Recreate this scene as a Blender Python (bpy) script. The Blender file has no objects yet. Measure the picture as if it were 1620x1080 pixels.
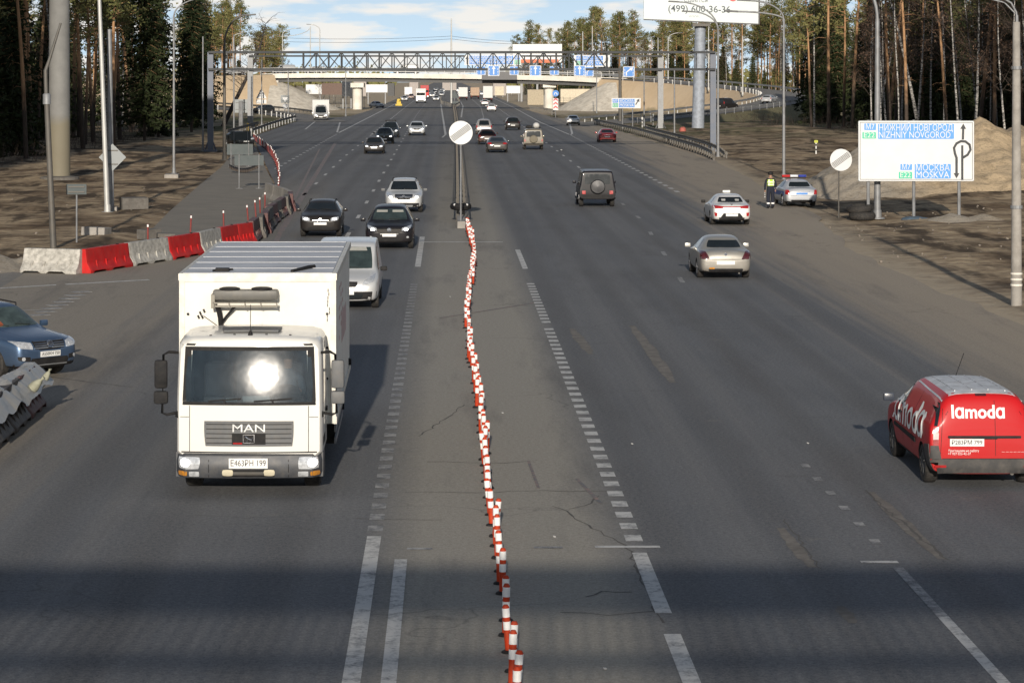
import bpy, bmesh, math, random
from mathutils import Vector, Matrix
from mathutils.bvhtree import BVHTree
R = math.radians
random.seed(7)
scene = bpy.context.scene
COL = scene.collection

# ------------------------------------------------------------------ camera
F_PX, HZ, VPX, CAMH = 4200.0, 122.0, 707.0, 6.5      # photo is 1620 x 1080
cam_d = bpy.data.cameras.new('camera'); cam = bpy.data.objects.new('camera', cam_d); COL.objects.link(cam)
cam_d.sensor_width = 36.0; cam_d.lens = 36.0 * F_PX / 1620.0
cam_d.clip_start = 0.5; cam_d.clip_end = 12000
cam.location = (0, 0, CAMH)
cam.rotation_euler = (R(90), 0, 0)          # level camera with a shifted lens
cam_d.shift_x = (810.0 - VPX) / 1620.0; cam_d.shift_y = -(540.0 - HZ) / 1620.0
scene.camera = cam

# ------------------------------------------------------------------ world and sun
SUN_EL, SUN_AZ = 14.2, 2.0          # sun low behind the camera, light running up the road
world = bpy.data.worlds.new('World'); scene.world = world; world.use_nodes = True
def build_world():
    nt = world.node_tree; n = nt.nodes; l = nt.links
    n.clear()
    out = n.new('ShaderNodeOutputWorld'); bg = n.new('ShaderNodeBackground')
    sky = n.new('ShaderNodeTexSky'); sky.sky_type = 'NISHITA'; sky.sun_disc = False
    sky.sun_elevation = R(SUN_EL); sky.sun_rotation = R(180 + SUN_AZ)
    sky.air_density = 1.0; sky.dust_density = 0.6; sky.ozone_density = 2.0
    tc = n.new('ShaderNodeTexCoord'); sep = n.new('ShaderNodeSeparateXYZ')
    l.new(tc.outputs['Generated'], sep.inputs[0])
    # cloud layer: direction projected on a high flat deck gives thin streaks near the horizon
    zc = n.new('ShaderNodeMath'); zc.operation = 'MAXIMUM'; zc.inputs[1].default_value = 0.0
    l.new(sep.outputs['Z'], zc.inputs[0])
    za = n.new('ShaderNodeMath'); za.operation = 'ADD'; za.inputs[1].default_value = 0.16
    l.new(zc.outputs[0], za.inputs[0])
    cmb0 = n.new('ShaderNodeCombineXYZ')
    l.new(sep.outputs['X'], cmb0.inputs[0]); l.new(sep.outputs['Y'], cmb0.inputs[1]); l.new(za.outputs[0], cmb0.inputs[2])
    l.new(cmb0.outputs[0], sky.inputs['Vector']) if 'Vector' in sky.inputs else None
    zs = n.new('ShaderNodeMath'); zs.operation = 'MULTIPLY'; zs.inputs[1].default_value = 5.0
    l.new(sep.outputs['Z'], zs.inputs[0])
    cmb = n.new('ShaderNodeCombineXYZ')
    l.new(sep.outputs['X'], cmb.inputs[0]); l.new(sep.outputs['Y'], cmb.inputs[1]); l.new(zs.outputs[0], cmb.inputs[2])
    ns = n.new('ShaderNodeTexNoise'); ns.inputs['Scale'].default_value = 30.0; ns.inputs['Detail'].default_value = 6.0
    ns.inputs['Roughness'].default_value = 0.52
    l.new(cmb.outputs[0], ns.inputs['Vector'])
    cr = n.new('ShaderNodeValToRGB'); cr.color_ramp.elements[0].position = 0.44; cr.color_ramp.elements[1].position = 0.58
    cr.color_ramp.elements[0].color = (0, 0, 0, 1); cr.color_ramp.elements[1].color = (.85, .85, .85, 1)
    l.new(ns.outputs['Fac'], cr.inputs[0])
    mix = n.new('ShaderNodeMix'); mix.data_type = 'RGBA'
    ce = n.new('ShaderNodeMath'); ce.operation = 'MULTIPLY'; l.new(cr.outputs[0], ce.inputs[0])
    cz = n.new('ShaderNodeMath'); cz.operation = 'MULTIPLY'; cz.inputs[1].default_value = -5.0; l.new(zc.outputs[0], cz.inputs[0])
    cx = n.new('ShaderNodeMath'); cx.operation = 'EXPONENT'; l.new(cz.outputs[0], cx.inputs[0]); l.new(cx.outputs[0], ce.inputs[1]); l.new(ce.outputs[0], mix.inputs[0])
    hs = n.new('ShaderNodeHueSaturation'); hs.inputs['Saturation'].default_value = 0.68; hs.inputs['Value'].default_value = 1.0
    hz = n.new('ShaderNodeMath'); hz.operation = 'MULTIPLY'; hz.inputs[1].default_value = -14.0; l.new(zc.outputs[0], hz.inputs[0])
    he = n.new('ShaderNodeMath'); he.operation = 'EXPONENT'; l.new(hz.outputs[0], he.inputs[0])
    hm = n.new('ShaderNodeMath'); hm.operation = 'MULTIPLY_ADD'; hm.inputs[1].default_value = 0.36; hm.inputs[2].default_value = 1.0; l.new(he.outputs[0], hm.inputs[0])
    l.new(hm.outputs[0], hs.inputs['Value']); l.new(sky.outputs[0], hs.inputs['Color']); l.new(hs.outputs[0], mix.inputs[6])
    mix.inputs[7].default_value = (9.2, 8.5, 7.6, 1)
    l.new(mix.outputs[2], bg.inputs['Color'])
    bg.inputs['Strength'].default_value = 0.09
    l.new(bg.outputs[0], out.inputs['Surface'])
build_world()
sun_d = bpy.data.lights.new('sun', 'SUN'); sun_d.energy = 3.6; sun_d.angle = R(0.53); sun_d.color = (1.0, 0.905, 0.78)
sun = bpy.data.objects.new('sun', sun_d); COL.objects.link(sun)
_d = Vector((math.sin(R(SUN_AZ)) * math.cos(R(SUN_EL)), math.cos(R(SUN_AZ)) * math.cos(R(SUN_EL)), -math.sin(R(SUN_EL))))
sun.rotation_euler = _d.to_track_quat('-Z', 'Y').to_euler()
sun.location = (-20, -200, 60)
vs = scene.view_settings
vs.view_transform = 'Standard'; vs.look = 'None'; vs.exposure = 0.27; vs.gamma = 1.0; vs.use_curve_mapping = False
scene.cycles.max_bounces = 5; scene.cycles.diffuse_bounces = 2; scene.cycles.glossy_bounces = 3
scene.cycles.transparent_max_bounces = 6; scene.cycles.caustics_reflective = False; scene.cycles.caustics_refractive = False
scene.cycles.use_denoising = True
scene.cycles.volume_bounces = 0

def gx(px, d):            # world x of a photo column at distance d along the road
    return (px - VPX) / F_PX * d
def gd(py, z=0.0):        # distance at which height z shows at photo row py
    return F_PX * (CAMH - z) / (py - HZ)
def gz(py, d):            # world height of a photo row at distance d
    return CAMH - (py - HZ) / F_PX * d
def G(px, py, z=0.0):
    d = gd(py, z); return Vector((gx(px, d), d, z))

# ------------------------------------------------------------------ materials
MATS = {}
def new_mat(name):
    m = bpy.data.materials.new(name); m.use_nodes = True
    nt = m.node_tree; b = nt.nodes['Principled BSDF']
    return m, nt, b
def ramp(nt, fac, stops):
    r = nt.nodes.new('ShaderNodeValToRGB'); e = r.color_ramp.elements
    while len(e) > len(stops): e.remove(e[-1])
    while len(e) < len(stops): e.new(0.5)
    for i, (p, c) in enumerate(stops):
        e[i].position = p; e[i].color = (*c, 1) if len(c) == 3 else c
    nt.links.new(fac, r.inputs[0]); return r.outputs[0]
def noise(nt, vec, scale, detail=4, rough=.55, mapscale=None):
    if mapscale:
        mp = nt.nodes.new('ShaderNodeMapping'); mp.inputs['Scale'].default_value = mapscale
        nt.links.new(vec, mp.inputs['Vector']); vec = mp.outputs[0]
    t = nt.nodes.new('ShaderNodeTexNoise'); t.inputs['Scale'].default_value = scale
    t.inputs['Detail'].default_value = detail; t.inputs['Roughness'].default_value = rough
    nt.links.new(vec, t.inputs['Vector']); return t.outputs['Fac']
def mixc(nt, fac, a, b, mode='MIX'):
    m = nt.nodes.new('ShaderNodeMix'); m.data_type = 'RGBA'; m.blend_type = mode
    for key, v in ((0, fac), (6, a), (7, b)):
        if isinstance(v, (int, float)): m.inputs[key].default_value = v
        elif isinstance(v, tuple): m.inputs[key].default_value = (*v, 1) if len(v) == 3 else v
        else: nt.links.new(v, m.inputs[key])
    return m.outputs[2]
def mth(nt, op, a, b=None, c=None, clamp=False):
    m = nt.nodes.new('ShaderNodeMath'); m.operation = op; m.use_clamp = clamp
    for i, v in enumerate((a, b, c)):
        if v is None: continue
        if isinstance(v, (int, float)): m.inputs[i].default_value = v
        else: nt.links.new(v, m.inputs[i])
    return m.outputs[0]
def geo_pos(nt):
    g = nt.nodes.new('ShaderNodeNewGeometry'); return g.outputs['Position']
def obj_pos(nt):
    g = nt.nodes.new('ShaderNodeTexCoord'); return g.outputs['Object']
def xyz(nt, vec):
    s = nt.nodes.new('ShaderNodeSeparateXYZ'); nt.links.new(vec, s.inputs[0]); return s.outputs
def bump(nt, b, h, strength=.3, dist=.02):
    k = nt.nodes.new('ShaderNodeBump'); k.inputs['Strength'].default_value = strength; k.inputs['Distance'].default_value = dist
    nt.links.new(h, k.inputs['Height']); nt.links.new(k.outputs[0], b.inputs['Normal'])
def M(name, col, rough=.6, metal=0.0, var=.18, scale=3.0, coat=0.0, dirt=None, dirt_amt=.35, spec=None, emit=None, bumpy=0.0):
    """plain surface with procedural blotches (var) and optional dirt colour"""
    if name in MATS: return MATS[name]
    m, nt, b = new_mat(name)
    v = obj_pos(nt)
    n1 = noise(nt, v, scale, 5, .6)
    lo = tuple(max(0, c * (1 - var)) for c in col); hi = tuple(min(1, c * (1 + var)) for c in col)
    c = ramp(nt, n1, [(.3, lo), (.7, hi)])
    if dirt:
        n2 = noise(nt, v, scale * 2.3, 6, .65)
        k = ramp(nt, n2, [(.42, (0, 0, 0)), (.75, (dirt_amt,) * 3)])
        c = mixc(nt, k, c, dirt)
    nt.links.new(c, b.inputs['Base Color'])
    rr = ramp(nt, n1, [(.3, (max(0, rough - .06),) * 3), (.7, (min(1, rough + .08),) * 3)])
    nt.links.new(rr, b.inputs['Roughness'])
    b.inputs['Metallic'].default_value = metal
    if coat: b.inputs['Coat Weight'].default_value = coat; b.inputs['Coat Roughness'].default_value = .08
    if spec is not None: b.inputs['Specular IOR Level'].default_value = spec
    if emit: b.inputs['Emission Color'].default_value = (*emit[0], 1); b.inputs['Emission Strength'].default_value = emit[1]
    if bumpy: bump(nt, b, n1, bumpy, .02)
    MATS[name] = m; return m
def paint(name, col, metal=.25, rough=.32, dust=.25, coat=.5, spec=.25):
    """car paint with road film near the sills"""
    if name in MATS: return MATS[name]
    if max(col) < .09: dust *= .3
    m, nt, b = new_mat(name)
    v = obj_pos(nt); s = xyz(nt, v)
    n1 = noise(nt, v, 2.5, 5, .6)
    lowz = mth(nt, 'SUBTRACT', 1.0, mth(nt, 'MULTIPLY', s[2], 1.1), clamp=True)
    k = mth(nt, 'MULTIPLY', mth(nt, 'ADD', mth(nt, 'MULTIPLY', lowz, 1.3), .25), mth(nt, 'MULTIPLY', n1, dust * 1.6), clamp=True)
    c = mixc(nt, k, col, (.16, .135, .105))
    nt.links.new(c, b.inputs['Base Color'])
    nt.links.new(mth(nt, 'ADD', mth(nt, 'MULTIPLY', k, .5), rough), b.inputs['Roughness'])
    dk = max(col) < .09
    b.inputs['Metallic'].default_value = 0 if dk else metal
    b.inputs['Specular IOR Level'].default_value = .12 if dk else spec
    b.inputs['Coat Weight'].default_value = .16 if dk else coat; b.inputs['Coat Roughness'].default_value = .06
    MATS[name] = m; return m

m_glass = M('dark_glass', (.012, .016, .018), .05, 0, .3, 2, spec=.6)
m_glass2 = M('tinted_glass', (.035, .05, .05), .06, 0, .5, 1.6, spec=.6)
m_tyre = M('tyre_rubber', (.022, .021, .02), .8, 0, .3, 6, dirt=(.12, .10, .08), dirt_amt=.4)
m_rim = M('alloy_rim', (.42, .42, .43), .35, .8, .2, 5)
m_steel_rim = M('steel_rim', (.12, .12, .12), .5, .4, .2, 5)
m_black = M('black_plastic', (.018, .018, .019), .6, 0, .3, 4, dirt=(.1, .085, .07), dirt_amt=.2, spec=.15)
m_greyplastic = M('grey_plastic', (.11, .115, .12), .55, 0, .2, 4, dirt=(.2, .17, .13), dirt_amt=.3)
m_chrome = M('chrome_trim', (.65, .65, .66), .18, 1.0, .1, 5)
m_lamp = M('headlight_lens', (.62, .64, .66), .1, .35, .3, 14, coat=1)
m_lit = M('lit_headlight', (.8, .8, .8), .2, 0, .1, 8, emit=((1, .97, .9), 5.0))
m_red = M('tail_lens', (.36, .012, .012), .15, 0, .3, 12, coat=1)
m_darkred = M('smoked_tail_lens', (.07, .012, .014), .15, 0, .3, 12, coat=1)
m_amber = M('amber_lens', (.6, .25, .03), .2, 0, .2, 12, coat=1)
m_plate = M('plate_white', (.78, .78, .76), .35, 0, .08, 6)
m_ink = M('plate_ink', (.02, .02, .02), .5, 0, .1, 6)
m_galv = M('galvanised_steel', (.26, .27, .28), .55, .3, .25, 1.5, dirt=(.16, .13, .10), dirt_amt=.35)
m_galv_dull = M('weathered_steel', (.12, .115, .105), .6, .3, .3, 1.2, dirt=(.14, .11, .08), dirt_amt=.5)
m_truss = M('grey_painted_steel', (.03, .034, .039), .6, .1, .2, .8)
m_bluesteel = M('blue_grey_steel', (.10, .12, .16), .5, .2, .2, .6, dirt=(.2, .18, .16), dirt_amt=.3)
m_conc = M('concrete', (.34, .32, .29), .85, 0, .22, 1.4, dirt=(.15, .13, .11), dirt_amt=.5, bumpy=.3)
m_conc_lt = M('pale_concrete', (.80, .765, .68), .85, 0, .15, .25, dirt=(.3, .27, .23), dirt_amt=.4)
m_conc_dk = M('dirty_concrete', (.15, .14, .125), .9, 0, .3, 2, dirt=(.06, .05, .045), dirt_amt=.6, bumpy=.4)
m_white = M('white_paint', (.62, .62, .60), .5, 0, .06, 2, dirt=(.5, .47, .42), dirt_amt=.3)
m_signwhite = M('sign_white', (.66, .67, .67), .4, 0, .05, 1.2)
m_signblue = M('sign_blue', (.02, .20, .60), .4, 0, .08, 2)
m_signgreen = M('sign_green', (.02, .36, .20), .4, 0, .08, 2)
m_signblack = M('sign_black', (.012, .016, .02), .5, 0, .1, 2)
m_signback = M('sign_back_grey', (.19, .205, .21), .5, .4, .15, 2)
m_signback_dk = M('sign_back_dark', (.055, .07, .073), .55, .2, .15, 2)
m_orange = M('orange_plastic', (.50, .045, .012), .5, 0, .2, 5, spec=.15, dirt=(.2, .12, .08), dirt_amt=.35)
m_reflect = M('reflective_white', (.85, .84, .82), .35, 0, .05, 8)
m_redplastic = M('red_barrier_plastic', (.50, .018, .018), .5, 0, .25, 2, dirt=(.25, .10, .08), dirt_amt=.35, spec=.15)
m_whiteplastic = M('white_barrier_plastic', (.50, .48, .43), .6, 0, .2, 2.5, dirt=(.13, .12, .10), dirt_amt=.8)
m_darkplastic = M('grimy_dark_plastic', (.05, .042, .04), .6, 0, .35, 2.5, dirt=(.22, .19, .15), dirt_amt=.6)
m_maroon = M('grimy_shaded_red_plastic', (.10, .03, .03), .6, 0, .35, 2.5, dirt=(.2, .17, .14), dirt_amt=.6)

# ------------------------------------------------------------------ mesh helpers
class MB:
    def __init__(s): s.v = []; s.f = []; s.mi = []; s.m = 0
    def add(s, vs_, fs_):
        o = len(s.v); s.v.extend([tuple(v) for v in vs_])
        for f in fs_: s.f.append([o + i for i in f]); s.mi.append(s.m)
    def quad(s, a, b, c, d): s.add([a, b, c, d], [(0, 1, 2, 3)])
    def box(s, c, sz, rz=0.0, rx=0.0, ry=0.0, taper=1.0):
        hx, hy, hz = sz[0] / 2, sz[1] / 2, sz[2] / 2
        m = Matrix.Rotation(rz, 3, 'Z') @ Matrix.Rotation(ry, 3, 'Y') @ Matrix.Rotation(rx, 3, 'X'); c = Vector(c)
        vs_ = []
        for z in (-1, 1):
            t = taper if z > 0 else 1
            for x, y in ((-1, -1), (1, -1), (1, 1), (-1, 1)):
                vs_.append(c + m @ Vector((x * hx * t, y * hy * t, z * hz)))
        s.add(vs_, [(3, 2, 1, 0), (4, 5, 6, 7), (0, 1, 5, 4), (1, 2, 6, 5), (2, 3, 7, 6), (3, 0, 4, 7)])
    def bar(s, a, b, w, h=None):
        a, b = Vector(a), Vector(b); h = h or w
        d = (b - a); L = d.length
        if L < 1e-6: return
        d.normalize(); up = Vector((0, 0, 1)) if abs(d.z) < .95 else Vector((0, 1, 0))
        sx = d.cross(up).normalized(); sy = sx.cross(d).normalized()
        vs_ = []
        for p in (a, b):
            for x, y in ((-1, -1), (1, -1), (1, 1), (-1, 1)): vs_.append(p + sx * x * w / 2 + sy * y * h / 2)
        s.add(vs_, [(3, 2, 1, 0), (4, 5, 6, 7), (0, 1, 5, 4), (1, 2, 6, 5), (2, 3, 7, 6), (3, 0, 4, 7)])
    def tube(s, pts, r, n=8, cap=True):
        pts = [Vector(p) for p in pts]; k = len(pts)
        rs = list(r) if isinstance(r, (list, tuple)) else [r] * k
        ref = Vector((0, 0, 1)); rings = []
        d0 = (pts[1] - pts[0]).normalized()
        if abs(d0.z) > .9: ref = Vector((0, 1, 0))
        for i, p in enumerate(pts):
            d = (pts[min(i + 1, k - 1)] - pts[max(i - 1, 0)]).normalized()
            sx = d.cross(ref)
            if sx.length < 1e-4: sx = Vector((1, 0, 0))
            sx.normalize(); sy = sx.cross(d).normalized()
            rings.append([p + (sx * math.cos(a) + sy * math.sin(a)) * rs[i] for a in [2 * math.pi * j / n for j in range(n)]])
        vs_ = [v for rg in rings for v in rg]; fs_ = []
        for i in range(k - 1):
            for j in range(n):
                fs_.append((i * n + j, i * n + (j + 1) % n, (i + 1) * n + (j + 1) % n, (i + 1) * n + j))
        if cap: fs_.append(tuple(range(n - 1, -1, -1))); fs_.append(tuple(range((k - 1) * n, k * n)))
        s.add(vs_, fs_)
    def lathe(s, prof, n=24, mat=None):
        mat = mat or Matrix.Identity(4); k = len(prof); vs_ = []; fs_ = []
        for r, z in prof:
            for j in range(n):
                a = 2 * math.pi * j / n; vs_.append(mat @ Vector((r * math.cos(a), r * math.sin(a), z)))
        for i in range(k - 1):
            for j in range(n): fs_.append((i * n + j, i * n + (j + 1) % n, (i + 1) * n + (j + 1) % n, (i + 1) * n + j))
        if prof[0][0] > 1e-5: fs_.append(tuple(range(n - 1, -1, -1)))
        if prof[-1][0] > 1e-5: fs_.append(tuple(range((k - 1) * n, k * n)))
        s.add(vs_, fs_)
    def prism(s, outline, axis_from, axis_to, fn):
        """outline of 2D points extruded; fn(u, v, w) -> 3D"""
        n = len(outline); vs_ = [fn(u, v, axis_from) for u, v in outline] + [fn(u, v, axis_to) for u, v in outline]
        fs_ = [tuple(range(n - 1, -1, -1)), tuple(range(n, 2 * n))] + [(i, (i + 1) % n, n + (i + 1) % n, n + i) for i in range(n)]
        s.add(vs_, fs_)
    def build(s, name, mats, parent=None, smooth=None, bevel=0.0, loc=None, kind=None):
        me = bpy.data.meshes.new(name); me.from_pydata(s.v, [], s.f)
        if not isinstance(mats, (list, tuple)): mats = [mats]
        for m in mats: me.materials.append(m)
        if len(mats) > 1: me.polygons.foreach_set('material_index', s.mi)
        bm = bmesh.new(); bm.from_mesh(me); bmesh.ops.recalc_face_normals(bm, faces=bm.faces)
        if bevel: bmesh.ops.bevel(bm, geom=list(bm.edges), offset=bevel, segments=2, affect='EDGES', profile=.6, clamp_overlap=True)
        bm.to_mesh(me); bm.free()
        if smooth is not None:
            me.shade_smooth()
            if smooth < 180: me.set_sharp_from_angle(angle=R(smooth))
        o = bpy.data.objects.new(name, me); COL.objects.link(o)
        if parent: o.parent = parent
        if loc is not None: o.location = loc
        if kind: o['kind'] = kind
        return o
def tag(o, label=None, cat=None, group=None, kind=None):
    if label: o['label'] = label
    if cat: o['category'] = cat
    if group: o['group'] = group
    if kind: o['kind'] = kind
    return o
def thing(name, label, cat, loc=(0, 0, 0), rz=0.0, group=None):
    o = bpy.data.objects.new(name, None); COL.objects.link(o)
    o.empty_display_size = .3; o.location = loc; o.rotation_euler = (0, 0, rz)
    return tag(o, label, cat, group)
KIDS = {}
def copy_tree(o, parent=None):
    c = o.copy(); COL.objects.link(c)
    if parent: c.parent = parent
    for ch in list(o.children): copy_tree(ch, c)
    return c
def struct(mb, name, mat, smooth=None): return mb.build(name, mat, None, smooth, kind='structure')

# lettering: text curve turned to a mesh, one mesh per line
def text_data(body, size, bold=0.0, width=None, align='CENTER'):
    c = bpy.data.curves.new('lettering', 'FONT'); c.body = body; c.size = size; c.align_x = align; c.align_y = 'CENTER'
    c.offset = 0.0 if bold < .014 else .008; c.extrude = 0.0; c.resolution_u = 3
    o = bpy.data.objects.new('lettering', c); COL.objects.link(o)
    bpy.context.view_layer.update()
    me = bpy.data.meshes.new_from_object(o.evaluated_get(bpy.context.evaluated_depsgraph_get()))
    bpy.data.objects.remove(o); bpy.data.curves.remove(c)
    if width and len(me.vertices):
        xs = [v.co.x for v in me.vertices]; w = max(xs) - min(xs); mid = (max(xs) + min(xs)) / 2
        for v in me.vertices: v.co.x = (v.co.x - mid) * width / w
    return me
def lettering(body, size, mat, parent, origin, right=(1, 0, 0), up=(0, 0, 1), bold=0.0, width=None, name='lettering', thick=.004):
    me = text_data(body, size, bold, width); me.name = name
    r, u = Vector(right).normalized(), Vector(up).normalized(); nn = r.cross(u); og = Vector(origin)
    bm = bmesh.new(); bm.from_mesh(me)
    if thick:
        ext = bmesh.ops.extrude_face_region(bm, geom=list(bm.faces))
        for g in ext['geom']:
            if isinstance(g, bmesh.types.BMVert): g.co.z += thick
    for v in bm.verts: v.co = og + r * v.co.x + u * v.co.y + nn * v.co.z
    bmesh.ops.recalc_face_normals(bm, faces=bm.faces)
    bm.to_mesh(me); bm.free()
    me.materials.append(mat)
    o = bpy.data.objects.new(name, me); COL.objects.link(o); o.parent = parent
    return o
from mathutils import noise as mnoise
def lerp_tab(tab, y):
    if y <= tab[0][0]: return tab[0][1]
    for (a, va), (b, vb) in zip(tab, tab[1:]):
        if y <= b: return va + (vb - va) * (y - a) / (b - a)
    return tab[-1][1]
RIGHT = [(-80, 15.0), (70, 15.1), (86, 15.0), (98, 15.2), (125, 17.4), (165, 19.2), (208, 20.8), (352, 20.6), (400, 20.0), (430, 17.0), (520, 16.0), (3000, 16.0)]
LEFT = [(-80, -9.5), (54, -9.5), (60, -13), (88, -14), (96, -9.6), (104.6, -7.6), (131, -7.8), (144, -9.0), (273, -19.8), (293, -21.2), (380, -22), (405, -21.5), (440, -16), (520, -15), (3000, -15)]
def fbm(x, y, s, o=4): return mnoise.fractal(Vector((x * s, y * s, 3.7)), 1.0, 2.1, o)
def ground_h(x, y):
    l, r = lerp_tab(LEFT, y), lerp_tab(RIGHT, y)
    out = max(l - x, x - r, 0.0)
    if 52 < y < 92 and x < 0: out = 0.0 if 55 < y < 90 else min(out, min(abs(y - 55), abs(y - 90)))
    k = min(1.0, out / 4.0)
    h = -0.05 + k * (0.10 + 0.22 * fbm(x, y, .12) + .07 * fbm(x, y, .6))
    if x > 0: h += min(1.0, max(0, out - 3) / 12) * (.35 + .35 * fbm(x + 50, y, .05)) * (1 if y < 330 else .3)
    if -19.5 < x < -7 and 100 < y < 245: h = min(h, -.05) if x > lerp_tab([(104, -12.2), (213, -17.8)], y) - .4 else h * .6
    if y > 340 and abs(x) < 70: h = min(h, .02) - .03
    return h
def axis_samples(segs):
    out = []
    for a, b, st in segs:
        k = max(1, int(round((b - a) / st)))
        out += [a + (b - a) * i / k for i in range(k)]
    out.append(segs[-1][1]); return out
xs = axis_samples([(-3000, -600, 600), (-600, -120, 60), (-120, -45, 7), (-45, -7, .9), (-7, 14, 3), (14, 34, .8), (34, 60, 2), (60, 120, 8), (120, 600, 60), (600, 3000, 600)])
ys = axis_samples([(-800, -100, 100), (-100, 40, 10), (40, 90, 1.6), (90, 230, 1.4), (230, 420, 4), (420, 700, 12), (700, 1500, 80), (1500, 3200, 425)])
g = MB(); nx = len(xs)
g.v = [(x, y, ground_h(x, y) if abs(x) < 130 and -100 < y < 700 else -.08) for y in ys for x in xs]
g.f = [(j * nx + i, j * nx + i + 1, (j + 1) * nx + i + 1, (j + 1) * nx + i) for j in range(len(ys) - 1) for i in range(nx - 1)]
def ground_mat():
    m, nt, b = new_mat('bare_earth'); p = geo_pos(nt); s = xyz(nt, p)
    n1 = noise(nt, p, .16, 6, .62); n2 = noise(nt, p, 1.1, 6, .65); n3 = noise(nt, p, 6.0, 4, .6)
    tracks = noise(nt, p, .5, 4, .6, (1.0, .22, 1))
    c = ramp(nt, n1, [(.32, (.075, .05, .031)), (.42, (.25, .18, .112)), (.53, (.54, .42, .275)), (.64, (.33, .24, .15)), (.76, (.10, .07, .043))])
    c = mixc(nt, ramp(nt, n2, [(.4, (0, 0, 0)), (.68, (.75, .75, .75))]), c, (.085, .06, .042))
    c = mixc(nt, ramp(nt, tracks, [(.50, (0, 0, 0)), (.60, (.85, .85, .85))]), c, (.05, .036, .025))
    c = mixc(nt, ramp(nt, n3, [(.62, (0, 0, 0)), (.78, (.6, .6, .6))]), c, (.40, .34, .26))
    # road dust thrown over the verge
    ed = mth(nt, 'ADD', 15.0, mth(nt, 'MULTIPLY', mth(nt, 'MINIMUM', mth(nt, 'MAXIMUM', mth(nt, 'SUBTRACT', s[1], 98), 0), 110), .053))
    dk = mth(nt, 'SUBTRACT', 1.15, mth(nt, 'ADD', mth(nt, 'MULTIPLY', mth(nt, 'ABSOLUTE', mth(nt, 'SUBTRACT', s[0], ed)), .28), mth(nt, 'MULTIPLY', n2, .9)), clamp=True)
    c = mixc(nt, mth(nt, 'MULTIPLY', dk, 1.6, clamp=True), c, (.46, .385, .285))
    # dry grass further out along the road
    gfar = mth(nt, 'MULTIPLY', mth(nt, 'SUBTRACT', s[1], 250), .012, clamp=True)
    gn = ramp(nt, noise(nt, p, .09, 5, .6), [(.44, (0, 0, 0)), (.56, (1, 1, 1))])
    c = mixc(nt, mth(nt, 'MULTIPLY', gfar, gn), c, (.10, .105, .045))
    # paler towards and beyond the bridge: strong sunlight put into the ground colour
    pf = mth(nt, 'MULTIPLY', mth(nt, 'SUBTRACT', s[1], 440), .02, clamp=True)
    c = mixc(nt, mth(nt, 'MULTIPLY', pf, .8), c, (.56, .46, .33))
    nt.links.new(c, b.inputs['Base Color']); b.inputs['Roughness'].default_value = .95; b.inputs['Specular IOR Level'].default_value = .15
    hh = mth(nt, 'ADD', n2, mth(nt, 'MULTIPLY', n3, .5))
    bump(nt, b, hh, .9, .12); return m
struct(g, 'ground', ground_mat(), 180)

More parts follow.
